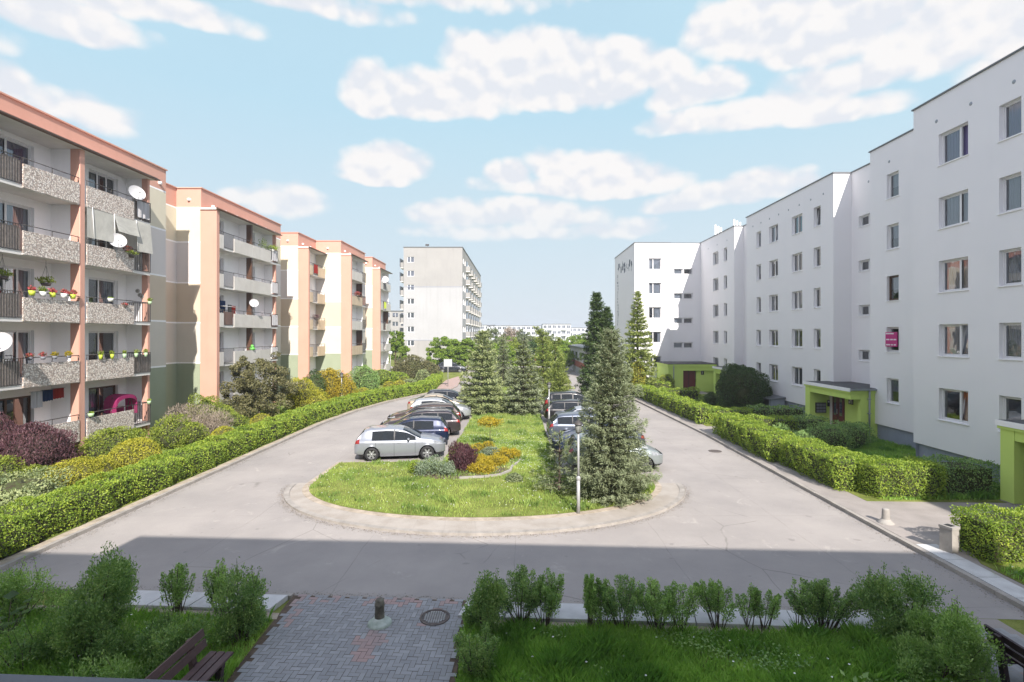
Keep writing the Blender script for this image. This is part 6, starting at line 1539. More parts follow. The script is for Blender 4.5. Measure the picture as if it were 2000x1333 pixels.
def car(label, kind, paint, x, y, rz, alloy=True, group='cars parked in the two rows', darktrim=True, rack=False):
    S = CARS[kind]; key = (kind, paint.name, alloy)
    root = thing('parked_car', label, 'car', (x, y, .0), rz, group)
    L = S['L']; W = S['W']; RW = .315 if kind != 'suv' else .35
    if key not in CM:
        xs = sorted(set([0, .015, .04, .08, L, L - .015, L - .04, L - .08] + [round(i * .06, 3) for i in range(1, int(L / .06) + 1) if i * .06 < L] + [v for s in S['seams'] for v in (s - .006, s + .006)] + [v for p in S['pillars'] + [S['rear'], S['front'], S['glass']] for v in p]))
        def ring(x):
            top = sm(x, S['top'], .05); belt = min(sm(x, S['belt'], .08), top - .03)
            tw = interp(x, [(0, .80), (.04, .88), (.15, .945), (.5, .985), (1.2, 1), (L - 1.3, 1), (L - .6, .965), (L - .25, .88), (L - .08, .76), (L, .64)]) * W
            zl = interp(x, [(0, .36), (.25, .27), (.7, .21), (L - .7, .21), (L - .25, .24), (L, .32)])
            arch = 0
            for xw in S['wb']:
                ra = RW + .055
                if abs(x - xw) < ra: arch = max(arch, RW + math.sqrt(ra * ra - (x - xw) ** 2))
            z0 = max(zl, arch)
            rw = S['roofw'] if top - belt > .10 else None
            k_ = max(0, min(1, (top - belt - .03) / .35))
            wr = tw * .97 * (1 - k_) + S['roofw'] * k_
            zs = [z0, max(.33, z0 + .004), max(.42, z0 + .008), max(.56, z0 + .012), max(.70, z0 + .016)]
            ws = [tw * .955, tw * .985, tw, tw * 1.0, tw * .995]
            pts = list(zip(ws, zs))
            bz = max(belt, pts[-1][1] + .02)
            pts += [(tw * .985, (pts[-1][1] + bz) / 2), (tw * .965, bz - .015), (tw * .93, bz + .004)]
            # greenhouse
            for t in (.42, .86, .96):
                zz = bz + .004 + (top - .05 - bz) * t if k_ > .05 else bz + .004 + .02 * t
                pts.append((tw * .93 + (wr - tw * .93) * (t if k_ > .05 else t * .3) , min(zz, top - .012) if k_ > .05 else min(bz + .01 * t + .004, top)))
            lastw, lastz = pts[-1]
            pts += [(lastw - .05, max(top - .014, lastz)), (lastw * .62, top + .0), (lastw * .3, top + .012), (0, top + .016)]
            return pts
        rings = [ring(x_) for x_ in xs]; nr = len(rings[0])
        groups = {k_: MB() for k_ in ('body', 'side_window', 'windscreen', 'rear_window', 'headlight', 'tail_light')}
        GI = 7   # index where greenhouse begins
        for i in range(len(xs) - 1):
            xm = (xs[i] + xs[i + 1]) / 2
            top = sm(xm, S['top'], .05); belt = sm(xm, S['belt'], .08)
            seam = any(abs(xm - s) < .006 for s in S['seams'])
            for j in range(nr - 1):
                zc_ = (rings[i][j][1] + rings[i + 1][j + 1][1]) / 2; wc_ = (rings[i][j][0] + rings[i][j + 1][0]) / 2
                g_ = 'body'; mm = paint
                if j in (GI, GI + 1) and top - belt > .20 and S['glass'][0] < xm < S['glass'][1] and not any(a < xm < b for a, b in S['pillars']):
                    g_ = 'side_window'; mm = M['carglass']
                elif j >= GI + 3 and S['rear'][0] < xm < S['rear'][1] and j >= GI + 3: g_ = 'rear_window'; mm = M['carglass']
                elif j >= GI + 3 and S['front'][0] < xm < S['front'][1]: g_ = 'windscreen'; mm = M['carglass']
                elif xm < .24 and zc_ > .74 and 5 <= j <= 7: g_ = 'tail_light'; mm = M['tail']
                elif xm > L - .52 and .56 < zc_ and 3 < j <= GI + 1 and xm < L - .03: g_ = 'headlight'; mm = M['head']
                elif seam and j < GI: mm = M['black']
                elif j == 0 and (xm < .5 or xm > L - .5): mm = M['black']
                elif j in (GI, GI + 1, GI + 2) and top - belt > .20 and any(a < xm < b for a, b in S['pillars'][1 if len(S['pillars']) > 1 else 0:]): mm = M['black']
                for sg_ in (1, -1):
                    A = [(xs[i], sg_ * rings[i][j][0], rings[i][j][1]), (xs[i + 1], sg_ * rings[i + 1][j][0], rings[i + 1][j][1]),
                         (xs[i + 1], sg_ * rings[i + 1][j + 1][0], rings[i + 1][j + 1][1]), (xs[i], sg_ * rings[i][j + 1][0], rings[i][j + 1][1])]
                    if sg_ < 0: A.reverse()
                    gk = g_ + ('_l' if sg_ > 0 else '_r') if g_ in ('side_window', 'tail_light', 'headlight') else g_
                    groups.setdefault(gk, MB()).face([(p[0] - L / 2, p[1], p[2]) for p in A][::-1], mm, not seam)
        # end caps with bumpers
        for (i, xx, s_) in ((0, 0, -1), (-1, L, 1)):
            rg = rings[i]
            for j in range(nr - 1):
                zc_ = rg[j][1]
                mm = M['black'] if zc_ < .45 else paint
                groups['body'].face([(xx - L / 2, -rg[j][0], rg[j][1]), (xx - L / 2, rg[j][0], rg[j][1]), (xx - L / 2, rg[j + 1][0], rg[j + 1][1]), (xx - L / 2, -rg[j + 1][0], rg[j + 1][1])], mm, False)
        bd = groups['body']
        f_ = L / 2
        bd.box(f_ - .02, f_ + .012, -.42, .42, .60, .68, M['black']); bd.box(f_ - .05, f_ + .006, -.50, .50, .32, .42, M['black'])
        bd.box(-f_ + .4, f_ - .4, -.70, .70, .20, .28, M['black'])
        for xw in S['wb']:      # dark wheel wells
            for sg_ in (1, -1): bd.lathe([(RW + .05, sg_ * (W - .02)), (RW + .05, sg_ * (W - .30)), (.0, sg_ * (W - .30))], M['black'], 24, (xw - L / 2, 0, RW), 'y')
        for sx in (S['seams'][0] + .18, S['seams'][1] + .14):
            for sg_ in (1, -1): bd.box(sx - L / 2, sx - L / 2 + .18, sg_ * W * .985 - .012, sg_ * W * .985 + .018, .80, .83, paint)
        meshes = {}
        for k_, g_ in groups.items():
            if g_.f:
                me = g_.mesh(k_.replace('_l', '').replace('_r', '') if k_[-2:] in ('_l', '_r') else k_)
                import bmesh
                bm = bmesh.new(); bm.from_mesh(me); bmesh.ops.remove_doubles(bm, verts=bm.verts, dist=.0006); bm.normal_update(); bm.to_mesh(me); bm.free(); meshes[k_] = me
        pm = MB(); pm.box(f_ + .013, f_ + .02, -.26, .26, .46, .57, M['plate']); meshes['plate_f'] = pm.mesh('number_plate')
        pm = MB(); pm.box(-f_ - .012, -f_ - .002, -.26, .26, .58, .69, M['plate']); meshes['plate_r'] = pm.mesh('number_plate')
        mi_ = MB()
        for sg_ in (1, -1): pass
        a = MB(); a.lathe([(0, -.07), (.075, -.055), (.095, 0), (.07, .05), (0, .06)], paint, 12, (0, 0, 0), 'x'); meshes['mirror'] = a.mesh('wing_mirror')
        meshes['wheel'] = wheel_meshes(RW, alloy)
        CM[key] = meshes
    ms = CM[key]
    for k_ in ('body', 'side_window_l', 'side_window_r', 'windscreen', 'rear_window', 'headlight_l', 'headlight_r', 'tail_light_l', 'tail_light_r'):
        if k_ in ms: link(k_[:-2] if k_[-2:] in ('_l', '_r') else k_, ms[k_], root)
    link('number_plate', ms['plate_f'], root); link('number_plate', ms['plate_r'], root)
    for sg_ in (1, -1):
        mo = link('wing_mirror', ms['mirror'], root, (S['mirror'] - L / 2, sg_ * (W + .05), 1.0 if kind != 'suv' else 1.16)); mo.scale = (1, 1.2, .75)
        for xw in S['wb']:
            wo = link('wheel', ms['wheel'][0], root, (xw - L / 2, sg_ * (W - .105), RW), 0 if sg_ < 0 else math.pi)
            link('rim', ms['wheel'][1], wo)
    if rack:
        a = MB()
        for sg_ in (1, -1): a.tube((-L / 2 + .9, sg_ * .60, 1.50), (.2, sg_ * .60, 1.52), .018, .018, M['alloy'], 6)
        a.build('roof_rail', root)
    return root
SV = carpaint('silver_paint', (.30, .32, .36), .5); BLU = carpaint('blue_paint', (.004, .012, .045), .3); DK = carpaint('dark_plum_paint', (.035, .028, .033), .3)
MAR = carpaint('brown_black_paint', (.045, .028, .022), .3); BEI = carpaint('beige_paint', (.42, .36, .27), .5); NAV = carpaint('navy_black_paint', (.018, .022, .032), .3)
BLK = carpaint('black_paint', (.012, .012, .014), .2); GRB = carpaint('grey_blue_paint', (.11, .13, .17), .5); LSV = carpaint('light_silver_paint', (.40, .42, .45), .5); NVB = carpaint('navy_paint', (.02, .03, .08), .3); PGR = carpaint('pale_grey_green_paint', (.30, .34, .34), .5)
# left row (nose to the right = rz 0)
car('silver five-door hatchback nearest the viewer in the left row, nose towards the flower bed', 'hatch', SV, -5.68, 24.95, R(8))
car('blue hatchback behind the nearest silver one, tail towards the lawn', 'hatch', BLU, -5.85, 27.6, R(187), False)
car('dark plum estate car, tail towards the lawn, third in the left row', 'wagon', DK, -5.75, 30.35, R(187), True, rack=True)
car('brown-black estate mostly hidden behind the plum estate in the left row', 'wagon', MAR, -6.0, 33.1, R(186), True)
car('silver hatchback in the middle of the left row, nose towards the lawn', 'hatch', LSV, -5.45, 36.0, R(6), True)
car('beige and dark car sixth in the left row', 'sedan', BEI, -6.0, 38.9, R(5), True)
car('navy-black car last in the left row, half under the spruce', 'hatch', NAV, -5.5, 41.8, R(6), True)
# right row (tails to the left = rz 0)
car('pale grey-green hatchback nearest in the right row, nose past the big blue spruce', 'hatch', PGR, 4.20, 22.85, R(2), False)
car('navy saloon second in the right row behind the young spruce, tail lamp to the right', 'sedan', NVB, 3.95, 25.9, R(182), True)
car('grey-blue estate third in the right row, tail lamps to the lawn', 'wagon', GRB, 4.0, 29.2, R(2), True)
car('light silver saloon almost hidden between the grey-blue and black cars', 'sedan', LSV, 4.6, 32.1, R(2), True)
car('black saloon-like estate fifth in the right row', 'wagon', BLK, 4.1, 35.0, R(1), True)
car('black high-roofed car farthest in the right row', 'suv', BLK, 4.15, 38.3, R(1), True)
car('dark car parked far away beside the hedge end', 'hatch', BLK, -13.2, 87.5, R(0), True, group='far parked cars')
car('dark blue car parked far away between hedge and bright trees', 'suv', NAV, -10.4, 80.5, R(2), True, group='far parked cars')

# ================================================================== STREET THINGS
def lamp(label, x, y, h, z=.075, style='lantern', group='garden lamps'):
    o = thing('street_lamp', label, 'lamp', (x, y, z), 0, group)
    p = MB(); p.tube((0, 0, -.05), (0, 0, h * .36), .058, .055, M['metalgrey'], 12); p.tube((0, 0, h * .36), (0, 0, h - .42), .042, .034, M['metalgrey'], 12)
    p.lathe([(.058, h * .355), (.075, h * .36), (.075, h * .385), (.045, h * .4)], M['metalgrey'], 14); p.build('pole', o)
    if style == 'lantern':
        g_ = MB(); g_.lathe([(.05, h - .42), (.085, h - .38), (.115, h - .14), (.09, h - .13)], M['lampglass'], 10); g_.build('lamp_glass', o)
        c = MB(); c.lathe([(.17, h - .14), (.165, h - .12), (.07, h - .04), (.02, h), (0, h + .03)], M['iron'], 14); c.lathe([(0, h - .43), (.07, h - .43), (.075, h - .38)], M['iron'], 10)
        for i in range(4):
            a = i * 1.571 + .4; c.tube((.085 * math.cos(a), .085 * math.sin(a), h - .39), (.13 * math.cos(a), .13 * math.sin(a), h - .13), .008, .008, M['iron'], 5)
        c.build('lamp_cap', o)
    else:
        g_ = MB(); g_.lathe([(.05, h - .42), (.2, h - .3), (.24, h - .12), (.16, h), (0, h + .03)], M['lampwhite'], 14); g_.build('lamp_globe', o)
    return o
lamp('grey lamp post with a small black lantern in front of the big blue spruce', 1.97, 16.75, 3.05)
lamp('thin lamp post beside the black cars in the right row', 2.03, 33.6, 2.75)
lamp('thin lamp post standing among the yellow bushes of the left garden', -14.55, 42.2, 2.75, .085)
lamp('lamp with white globe by the far corner of the salmon block', -15.1, 60.5, 3.9, .085, 'globe')
sn = thing('notice_board', 'plain grey rectangular board on a pole at the far hedge end', 'sign', (-7.92, 57.8, .11))
b = MB(); b.tube((0, 0, -.05), (0, 0, 3.1), .04, .04, M['metalgrey'], 8); b.build('pole', sn)
b = MB(); b.box(-.46, .46, -.06, -.041, 2.25, 3.05, M['board']); b.box(-.48, .48, -.065, -.035, 3.051, 3.08, M['metalgrey']); b.box(-.48, .48, -.065, -.035, 2.22, 2.249, M['metalgrey']); b.build('board', sn)
# bollards
bo = thing('bollard', 'mossy grey stump bollard on a pale cement foot in the middle of the brick path', 'bollard', (-2.8, 10.35, .066))
b = MB(); b.lathe([(.115, .03), (.10, .10), (.088, .36), (.10, .375), (.10, .41), (.085, .43), (.09, .47), (.07, .50), (0, .51)], M['stone'], 18); b.build('post', bo)
b = MB(); b.lathe([(.24, 0), (.235, .035), (.20, .055), (.17, .07), (.115, .13), (.10, .135)], M['mossw'], 22); b.build('foot', bo)
bo = thing('bollard', 'light concrete cone bollard on the sunny path corner by the right hedges', 'bollard', (11.38, 15.85, .092))
b = MB(); b.lathe([(.115, .08), (.10, .40), (.092, .43), (.06, .445), (0, .447)], M['cementw'], 18); b.build('post', bo)
b = MB(); b.lathe([(.23, 0), (.22, .03), (.17, .06), (.12, .12), (.1, .13)], M['cementw'], 20); b.build('foot', bo)
# manhole covers
def manhole(label, x, y, r_, z, grid=True):
    o = thing('manhole_cover', label, 'manhole cover', (x, y, z))
    b = MB(); b.lathe([(r_, 0), (r_, .012), (r_ - .045, .012), (r_ - .045, .006)], M['rust'], 36); b.build('ring', o)
    b = MB(); b.lathe([(r_ - .05, .004), (0, .005)], M['rust'], 36, smooth=False)
    if grid:
        s = .048; n_ = int(r_ / s)
        for i in range(-n_, n_ + 1):
            for j in range(-n_, n_ + 1):
                if math.hypot(i * s, j * s) < r_ - .09: b.box(i * s - .017, i * s + .017, j * s - .012, j * s + .012, .0055, .014, M['metalgrey'])
    b.build('cover', o)
manhole('round cast-iron manhole cover with chequered top in the brick path', -1.72, 10.58, .31, .068)
manhole('round flush manhole cover in the concrete of the right lane', 10.0, 26.0, .32, .0015, False)
# concrete litter bin
lbn = thing('litter_bin', 'square concrete litter bin standing at the corner of the nearest right hedge', 'litter bin', (11.58, 13.75, .1), R(20))
b = MB(); b.box(-.15, .15, -.15, .15, 0, .62, M['kerb']); b.box(-.165, .165, -.165, .165, .621, .69, M['cementw']); b.build('bin_body', lbn)
b = MB(); b.box(-.09, .09, -.09, .09, .691, .695, M['black']); b.build('bin_opening', lbn)
# benches
def bench(label, x, y, rz, m, L=1.7):
    o = thing('park_bench', label, 'bench', (x, y, .06), rz)
    # local: long axis x, faces -y
    s = MB()
    for i in range(3): s.box(-L / 2, L / 2, -.26 + i * .145, -.26 + i * .145 + .115, .43, .468, m)
    s.build('seat', o)
    s = MB(); T = Matrix.Translation((0, .20, .50)) @ Matrix.Rotation(R(-14), 4, 'X')
    for i in range(2): s.box(-L / 2, L / 2, -.02, .018, .06 + i * .17, .06 + i * .17 + .125, m, T)
    s.build('backrest', o)
    for sx in (-1, 1):
        l = MB(); xx = sx * (L / 2 - .28)
        l.box(xx - .045, xx + .045, -.24, -.15, 0, .43, M['benchdark']); l.box(xx - .045, xx + .045, -.26, .22, .36, .429, M['benchdark'])
        T = Matrix.Translation((0, .15, 0)) @ Matrix.Rotation(R(-9), 4, 'X'); l.box(xx - .05, xx + .05, .0, .075, 0, .84, m, T)
        l.build('leg', o)
    return o
bench('brown slatted bench facing the brick path at the bottom left', -5.12, 7.85, R(88), M['benchwood'])
bench('dark slatted bench seen from behind at the bottom right picture edge', 8.35, 7.85, R(90), M['benchdark'], 2.0)

# ================================================================== THINGS ON THE BALCONIES (salmon block)
def dish(label, x, y, z, r_, az_, tilt=18):
    o = thing('satellite_dish', label, 'satellite dish', (x, y, z), az_, 'satellite dishes on the balconies')
    b = MB(); T = Matrix.Rotation(R(-tilt), 4, 'X')
    prof = [(0, .0), (r_ * .5, -.03), (r_ * .85, -.085), (r_, -.12)]
    b2 = MB(); b2.lathe(prof, M['dish'], 24, axis='y'); b2.lathe([(q[0], q[1] + .012) for q in prof[::-1]], M['dish'], 24, axis='y')
    b2.v = [tuple(T @ Vector((p[0], p[1], p[2]))) for p in b2.v]; b2.build('dish', o)
    b = MB(); b.tube((0, .0, 0), (0, .16, -.05), .03, .025, M['metalgrey'], 8); b.tube((0, .16, -.05), (0, .16, -.8), .022, .022, M['metalgrey'], 8); b.build('mount', o)
    b = MB(); b.tube(T @ Vector((0, -.10, -r_ * .95)), T @ Vector((0, -r_ * .95, -r_ * .35)), .012, .012, M['metalgrey'], 6); b.lathe([(0, -.05), (.035, -.05), (.035, .05), (0, .05)], M['dish'], 10, tuple(T @ Vector((0, -r_ * .97, -r_ * .32))), 'y'); b.build('receiver_arm', o)
dish('large white satellite dish on the top-floor balcony corner of the nearest section', -20.15, 27.0, ZL[4] + 1.30, .40, R(62))
dish('large white satellite dish in front of the grey canvas, second balcony from the top', -20.05, 25.6, ZL[3] + 1.25, .38, R(48))
dish('satellite dish cut by the left picture edge, second balcony from the ground', -19.95, 19.75, ZL[1] + 1.72, .40, R(20))
dish('small white satellite dish on the far end section of the salmon block', -17.75, 68.2, ZL[4] + 1.2, .5, R(10))
dish('greyish dish on the cluttered middle balcony of the second section', -20.6, 39.9, ZL[2] + 1.75, .33, R(35))
def pot(label, x, y, z, m, r_=.11, h=.18, plant='lime_leaf', ph=.16, n_=120, group='flower pots on the balcony rails', hang=False, pr=.13):
    if not hang and pr < .2: r_ *= .78; h *= .85; pr *= .85; ph *= .9
    if pr > .4: n_ = int(n_ * 1.6)
    o = thing('flower_pot', label, 'flower pot', (x, y, z), 0, group)
    b = MB(); b.lathe([(0, 0), (r_ * .72, 0), (r_, h), (r_ * .86, h), (r_ * .8, h * .8), (0, h * .8)], m, 12); b.build('pot', o)
    P, d = blob_pts((0, 0, h + ph * .45), (pr, pr, ph * .6), n_, rng, .7, .3); Q = leafquads(P, d + rng.normal(size=P.shape) * .6, .07, .55, norm(d + rng.normal(size=P.shape) * .4))
    link('plant', quads_mesh('plant', Q, M[plant], rng.uniform(0, 1, n_)), o)
    if hang:
        b = MB()
        for a in (0, 2.1, 4.2): b.tube((r_ * math.cos(a), r_ * math.sin(a), h), (0, 0, .9), .005, .005, M['iron'], 4)
        b.tube((0, 0, .9), (0, 0, 1.25), .006, .006, M['iron'], 4); b.build('hanger', o)
    return o
for i, (y, m_, fl, nm) in enumerate([(21.25, 'potlime', 'flowerred', 'first lime pot with red flowers'), (21.75, 'potwhite', 'lime_leaf', 'long white pot between two lime ones'), (22.2, 'potlime', 'flowerred', 'middle lime pot with red flowers'), (22.75, 'potwhite', 'flowerred', 'small white pot next to the last lime one'), (23.2, 'potlime', 'flowerred', 'last lime pot beside the salmon pier')]):
    pot(nm + ' on the third-floor pebble balcony', -20.18, y, ZL[2] + .93, M[m_], .16, .24, fl, .2, 200, pr=.17)
for i, y in enumerate((21.15, 21.75, 22.3, 23.0)):
    pot(['first', 'second', 'third', 'fourth'][i] + ' grey flower pot on the rail one floor above the white towel', -20.18, y, ZL[1] + .98, M['potgrey'], .13, .15, ['flowerred', 'flowerred', 'yellow', 'yellow'][i], .2, 160, pr=.16)
for i, y in enumerate((24.75, 25.45, 26.25, 27.05, 27.75)):
    pot(['first', 'second', 'third', 'fourth', 'fifth'][i] + ' slim green pot on the rail one floor above the magenta swing', -20.18, y, ZL[1] + .85, M['potlime'] if i < 2 else M['potgreen'], .11, .26, 'lime_leaf', .2, 120)
pot('hanging basket with trailing yellow-green plant, left one under the third balcony', -20.9, 20.75, ZL[2] + 1.55, M['rust'], .2, .13, 'lime_leaf', .25, 380, 'hanging baskets', True, .34)
pot('hanging basket with trailing yellow-green plant, right one near the salmon pier', -20.75, 22.5, ZL[2] + 1.45, M['rust'], .2, .13, 'lime_leaf', .25, 380, 'hanging baskets', True, .30)
pot('white pot on the rail in front of the striped blind window', -20.18, 25.35, ZL[2] + .95, M['potwhite'], .17, .2, 'hedge', .06, 50)
pot('small pot of red flowers on the rail right of the striped blind window', -20.18, 26.3, ZL[2] + .72, M['rust'], .12, .12, 'flowerred', .14, 110, pr=.18)
pot('pale pot with upright leaves on the corner of the middle balcony', -20.18, 28.05, ZL[2] + .98, M['potgreen'], .13, .18, 'lime_leaf', .22, 110)
pot('pale green pot on the corner of the ground-floor balcony', -20.15, 27.95, ZL[0] + .98, M['potgreen'], .13, .22, 'hedge', .1, 60)
pot('pale green window box at the pier end of the ground-floor balcony', -20.15, 24.15, ZL[0] + .9, M['potgreen'], .17, .2, 'hedge', .08, 80)
pot('pink flowering pot behind the large dish on the canvas balcony', -20.5, 26.9, ZL[3] + .75, M['rust'], .16, .2, 'flowerred', .35, 260, pr=.22)
pot('yellow-green trailing plant below the large dish on the canvas balcony', -20.16, 26.7, ZL[3] + .6, M['rust'], .16, .15, 'lime_leaf', .2, 260, pr=.33)
pot('tall green leafy plant on the top balcony of the second section', -20.9, 41.9, ZL[4] + .6, M['potwhite'], .18, .3, 'hedge', .9, 420, pr=.34)
pot('bushy green plant at the top corner balcony of the second section', -20.75, 43.2, ZL[4] + .85, M['potwhite'], .18, .2, 'hedge', .35, 360, pr=.5)
pot('row of reddish geraniums on the fourth section balcony', -17.9, 57.0, ZL[3] + .85, M['rust'], .2, .15, 'flowerred', .4, 500, pr=.38)
pot('dark red potted flowers on the third section balcony', -20.65, 52.3, ZL[2] + .85, M['rust'], .2, .15, 'purple', .4, 420, pr=.36)
# cloths
def cloth_thing(name, label, cat, x0, x1, y0, y1, z0, z1, m, n_=10, amp=.04, group=None):
    o = thing(name, label, cat, ((x0 + x1) / 2, (y0 + y1) / 2, z0), 0, group)
    b = MB(); cx_, cy_ = (x0 + x1) / 2, (y0 + y1) / 2
    L = math.hypot(x1 - x0, y1 - y0); nx_, ny_ = -(y1 - y0) / L, (x1 - x0) / L
    P = []
    for i in range(n_ + 1):
        t = i / n_; w_ = amp * math.sin(i * 1.7); P.append((x0 + (x1 - x0) * t - cx_ + nx_ * w_, y0 + (y1 - y0) * t - cy_ + ny_ * w_))
    for i in range(n_):
        d_ = .02 * math.sin(i * 2.2)
        for k_ in (0, .008):
            b.face([(P[i][0] + nx_ * k_, P[i][1] + ny_ * k_, d_), (P[i + 1][0] + nx_ * k_, P[i + 1][1] + ny_ * k_, .02 * math.sin((i + 1) * 2.2)), (P[i + 1][0] * .98, P[i + 1][1] * .98, z1 - z0), (P[i][0] * .98, P[i][1] * .98, z1 - z0)], m, True)
    b.build('fabric', o)
    b = MB(); b.tube((P[0][0] - .03, P[0][1] - .03, z1 - z0), (P[-1][0] + .03, P[-1][1] + .03, z1 - z0), .008, .008, M['iron'], 5); b.build('line', o)
    return o
cloth_thing('washing', 'white towel hanging to dry on the ground-floor balcony', 'laundry', -20.75, -20.7, 21.8, 22.25, ZL[0] + 1.62, ZL[0] + 2.32, M['clothw'], group='laundry on the balconies')
cloth_thing('washing', 'navy garment hanging beside the white towel', 'laundry', -20.75, -20.7, 22.3, 22.75, ZL[0] + 1.85, ZL[0] + 2.34, M['clothn'], group='laundry on the balconies')
cloth_thing('washing', 'navy and red cloth at the right end of the washing line', 'laundry', -20.75, -20.7, 22.8, 23.3, ZL[0] + 1.9, ZL[0] + 2.36, M['clothr'], group='laundry on the balconies')
for i, (z, y0, y1, xx, m_, lb_) in enumerate([(ZL[4], 42.95, 43.9, -20.66, M['clothw'], 'white sheet hung in the corner railing of the top second-section balcony'), (ZL[3], 42.95, 43.9, -20.66, M['clothw'], 'white cloth in the corner railing one floor below the top, second section'),
        (ZL[2], 42.95, 43.9, -20.66, M['clothw'], 'white and grey cloth in the corner railing of the middle balcony, second section'), (ZL[1], 42.95, 43.9, -20.66, M['clothw'], 'pale cloth in the corner railing of the lower balcony, second section'),
        (ZL[4], 51.7, 52.6, -20.62, M['clothr'], 'rose blanket over the top railing of the third section'), (ZL[3], 68.2, 69.2, -17.85, M['potlime'], 'yellow cloth on the far end section railing'), (ZL[4], 27.15, 28.0, -20.2, M['clothw'], 'white cloth in the corner railing of the nearest top balcony')]):
    cloth_thing('washing', lb_, 'laundry', xx, xx, y0, y1, z + .12, z + 1.0, m_, group='laundry on the balconies')
# pink covered swing seat on ground floor balcony
ps = thing('swing_seat', 'garden swing under a magenta cloth on the ground-floor balcony', 'swing seat', (-20.85, 26.9, ZL[0]))
b = MB(); N_ = 12
for i in range(N_):
    a0, a1 = math.pi * i / N_, math.pi * (i + 1) / N_
    y_ = lambda a: -.72 * math.cos(a); z_ = lambda a: 1.18 + .48 * math.sin(a) ** .7
    b.face([(-.35, y_(a0), z_(a0)), (-.35, y_(a1), z_(a1)), (.3, y_(a1), z_(a1) - .02), (.3, y_(a0), z_(a0) - .02)], M['clothp'], True)
    b.face([(.3, y_(a0), z_(a0) - .02), (.3, y_(a1), z_(a1) - .02), (.33, y_(a1) * .98, z_(a1) - .22), (.33, y_(a0) * .98, z_(a0) - .22)], M['clothp'], True)
b.face([(-.35, -.72, 1.18), (.3, -.72, 1.16), (.3, -.7, .75), (-.35, -.7, .75)], M['clothp']); b.face([(-.35, .72, 1.18), (.3, .72, 1.16), (.3, .74, .55), (-.35, .74, .55)], M['clothp']); b.build('cover', ps)
b = MB(); b.box(-.3, .2, -.55, .55, .42, .5, M['clothp']); b.box(-.36, -.28, -.55, .55, .5, .95, M['clothp']); b.build('seat', ps)
b = MB()
for s_ in (-1, 1): b.tube((.25, s_ * .68, 0), (0, s_ * .6, 1.55), .018, .018, M['iron'], 6); b.tube((-.35, s_ * .68, 0), (0, s_ * .6, 1.55), .018, .018, M['iron'], 6)
b.build('frame', ps)
# clutter of the middle second-section balcony
bk = thing('drying_rack', 'white drying rack crowded with dark things on the middle balcony of the second section', 'drying rack', (-20.95, 37.2, ZL[2] + .6))
b = MB()
for i in range(6): b.tube((-.2 + .08 * i, -1.0, .75), (-.2 + .08 * i, 1.0, .75), .010, .010, M['white'], 5)
for s_ in (-1, 1): b.tube((-.2, s_, .75), (.2, s_, .75), .012, .012, M['white'], 5); b.tube((-.2, s_, .75), (.2, s_ * .8, -.55), .012, .012, M['white'], 5)
b.build('rack_frame', bk)
b = MB(); b.box(-.2, -.15, -.95, -.3, .2, 1.15, M['clothn']); b.box(-.1, -.06, -.1, .35, .1, .9, M['black']); b.box(-.15, -.1, .45, .95, 0.0, .85, M['clothr']); b.build('cloths', bk)
gt = thing('toy_frog', 'bright green lumpy ornament on the rail of the lower balcony, second section', 'ornament', (-20.72, 39.9, ZL[1] + .85))
b = MB(); b.lathe([(0, 0), (.16, .03), (.18, .14), (.1, .24), (0, .26)], M['toygreen'], 12); b.lathe([(0, .2), (.11, .24), (.12, .34), (.05, .42), (0, .43)], M['toygreen'], 12); b.lathe([(0, 0), (.1, .03), (.1, .15), (0, .2)], M['toygreen'], 10, (0, .26, 0)); b.build('ornament_body', gt)
for i, (y, z) in enumerate(((27.62, 1.72), (27.25, 1.5), (27.68, 1.42))):
    pl_ = thing('wall_plate', ['upper', 'left lower', 'right lower'][i] + ' small round plate hung on the white wall of the middle balcony', 'wall ornament', (-20.95 + .12 * i, 28.19, ZL[2] + z))
    b = MB(); b.lathe([(0, -.03), (.05, -.035), (.11, -.02), (.12, -.004)], M['cementw'], 14, axis='y'); b.build('plate', pl_)
    b = MB(); b.lathe([(0, -.038), (.045, -.037)], M['stone'], 12, axis='y'); b.build('plate_centre', pl_)

# ================================================================== FAR BUILDINGS
hr = thing('apartment_tower', 'grey and white eight-storey slab block closing the far end of the yard', 'apartment block', (-17, 101, 0))
wl = MB(); x0, x1, y0, y1, H = -22.6, -11.0, 101, 150, 23.2
zc_ = [9.9 - 2.2, 17.0]
def bandh(s, z): return M['panelc'] if z > 15.4 else M['panelw'] if z > 4.9 else M['panelc']
fz = [1.0 + 2.75 * i for i in range(8)]
hl = [(x0 + .75 - x0, x0 + .75 - x0 + 1.35, z, z + 1.1) for z in fz]
wall(wl, (x0, y0), (x1, y0), 0, H, (0, 1), hl, .2, None, [15.4, 4.9], [], bandh)
sides = []
for q in range(15):
    for z in fz: sides.append((1.2 + 3.2 * q, 2.5 + 3.2 * q, z, z + 1.2))
wall(wl, (x1, y0), (x1, y1), 0, H, (-1, 0), sides, .2, None, [15.4, 4.9], [], bandh)
wall(wl, (x0, y1), (x0, y0), 0, H, (1, 0), [], .2, M['panelc']); wall(wl, (x1, y1), (x0, y1), 0, H, (0, -1), [], .2, M['panelc'])
wl.face([(x0, y0, H - .3), (x1, y0, H - .3), (x1, y1, H - .3), (x0, y1, H - .3)], M['roofing'])
world_part(wl, 'wall', hr)
sj = MB(); sj.box(x0 - .01, x1 + .01, y0 - .03, y0 - .002, 15.36, 15.46, M['plinth']); sj.box(x0 - .01, x1 + .01, y0 - .03, y0 - .002, 4.86, 4.95, M['plinth']); sj.box(x0 - .1, x1 + .1, y0 - .1, y0 + .1, H, H + .12, M['capm']); sj.box(x1 - .1, x1 + .1, y0 + .1, y1, H, H + .12, M['capm']); world_part(sj, 'cornice', hr)
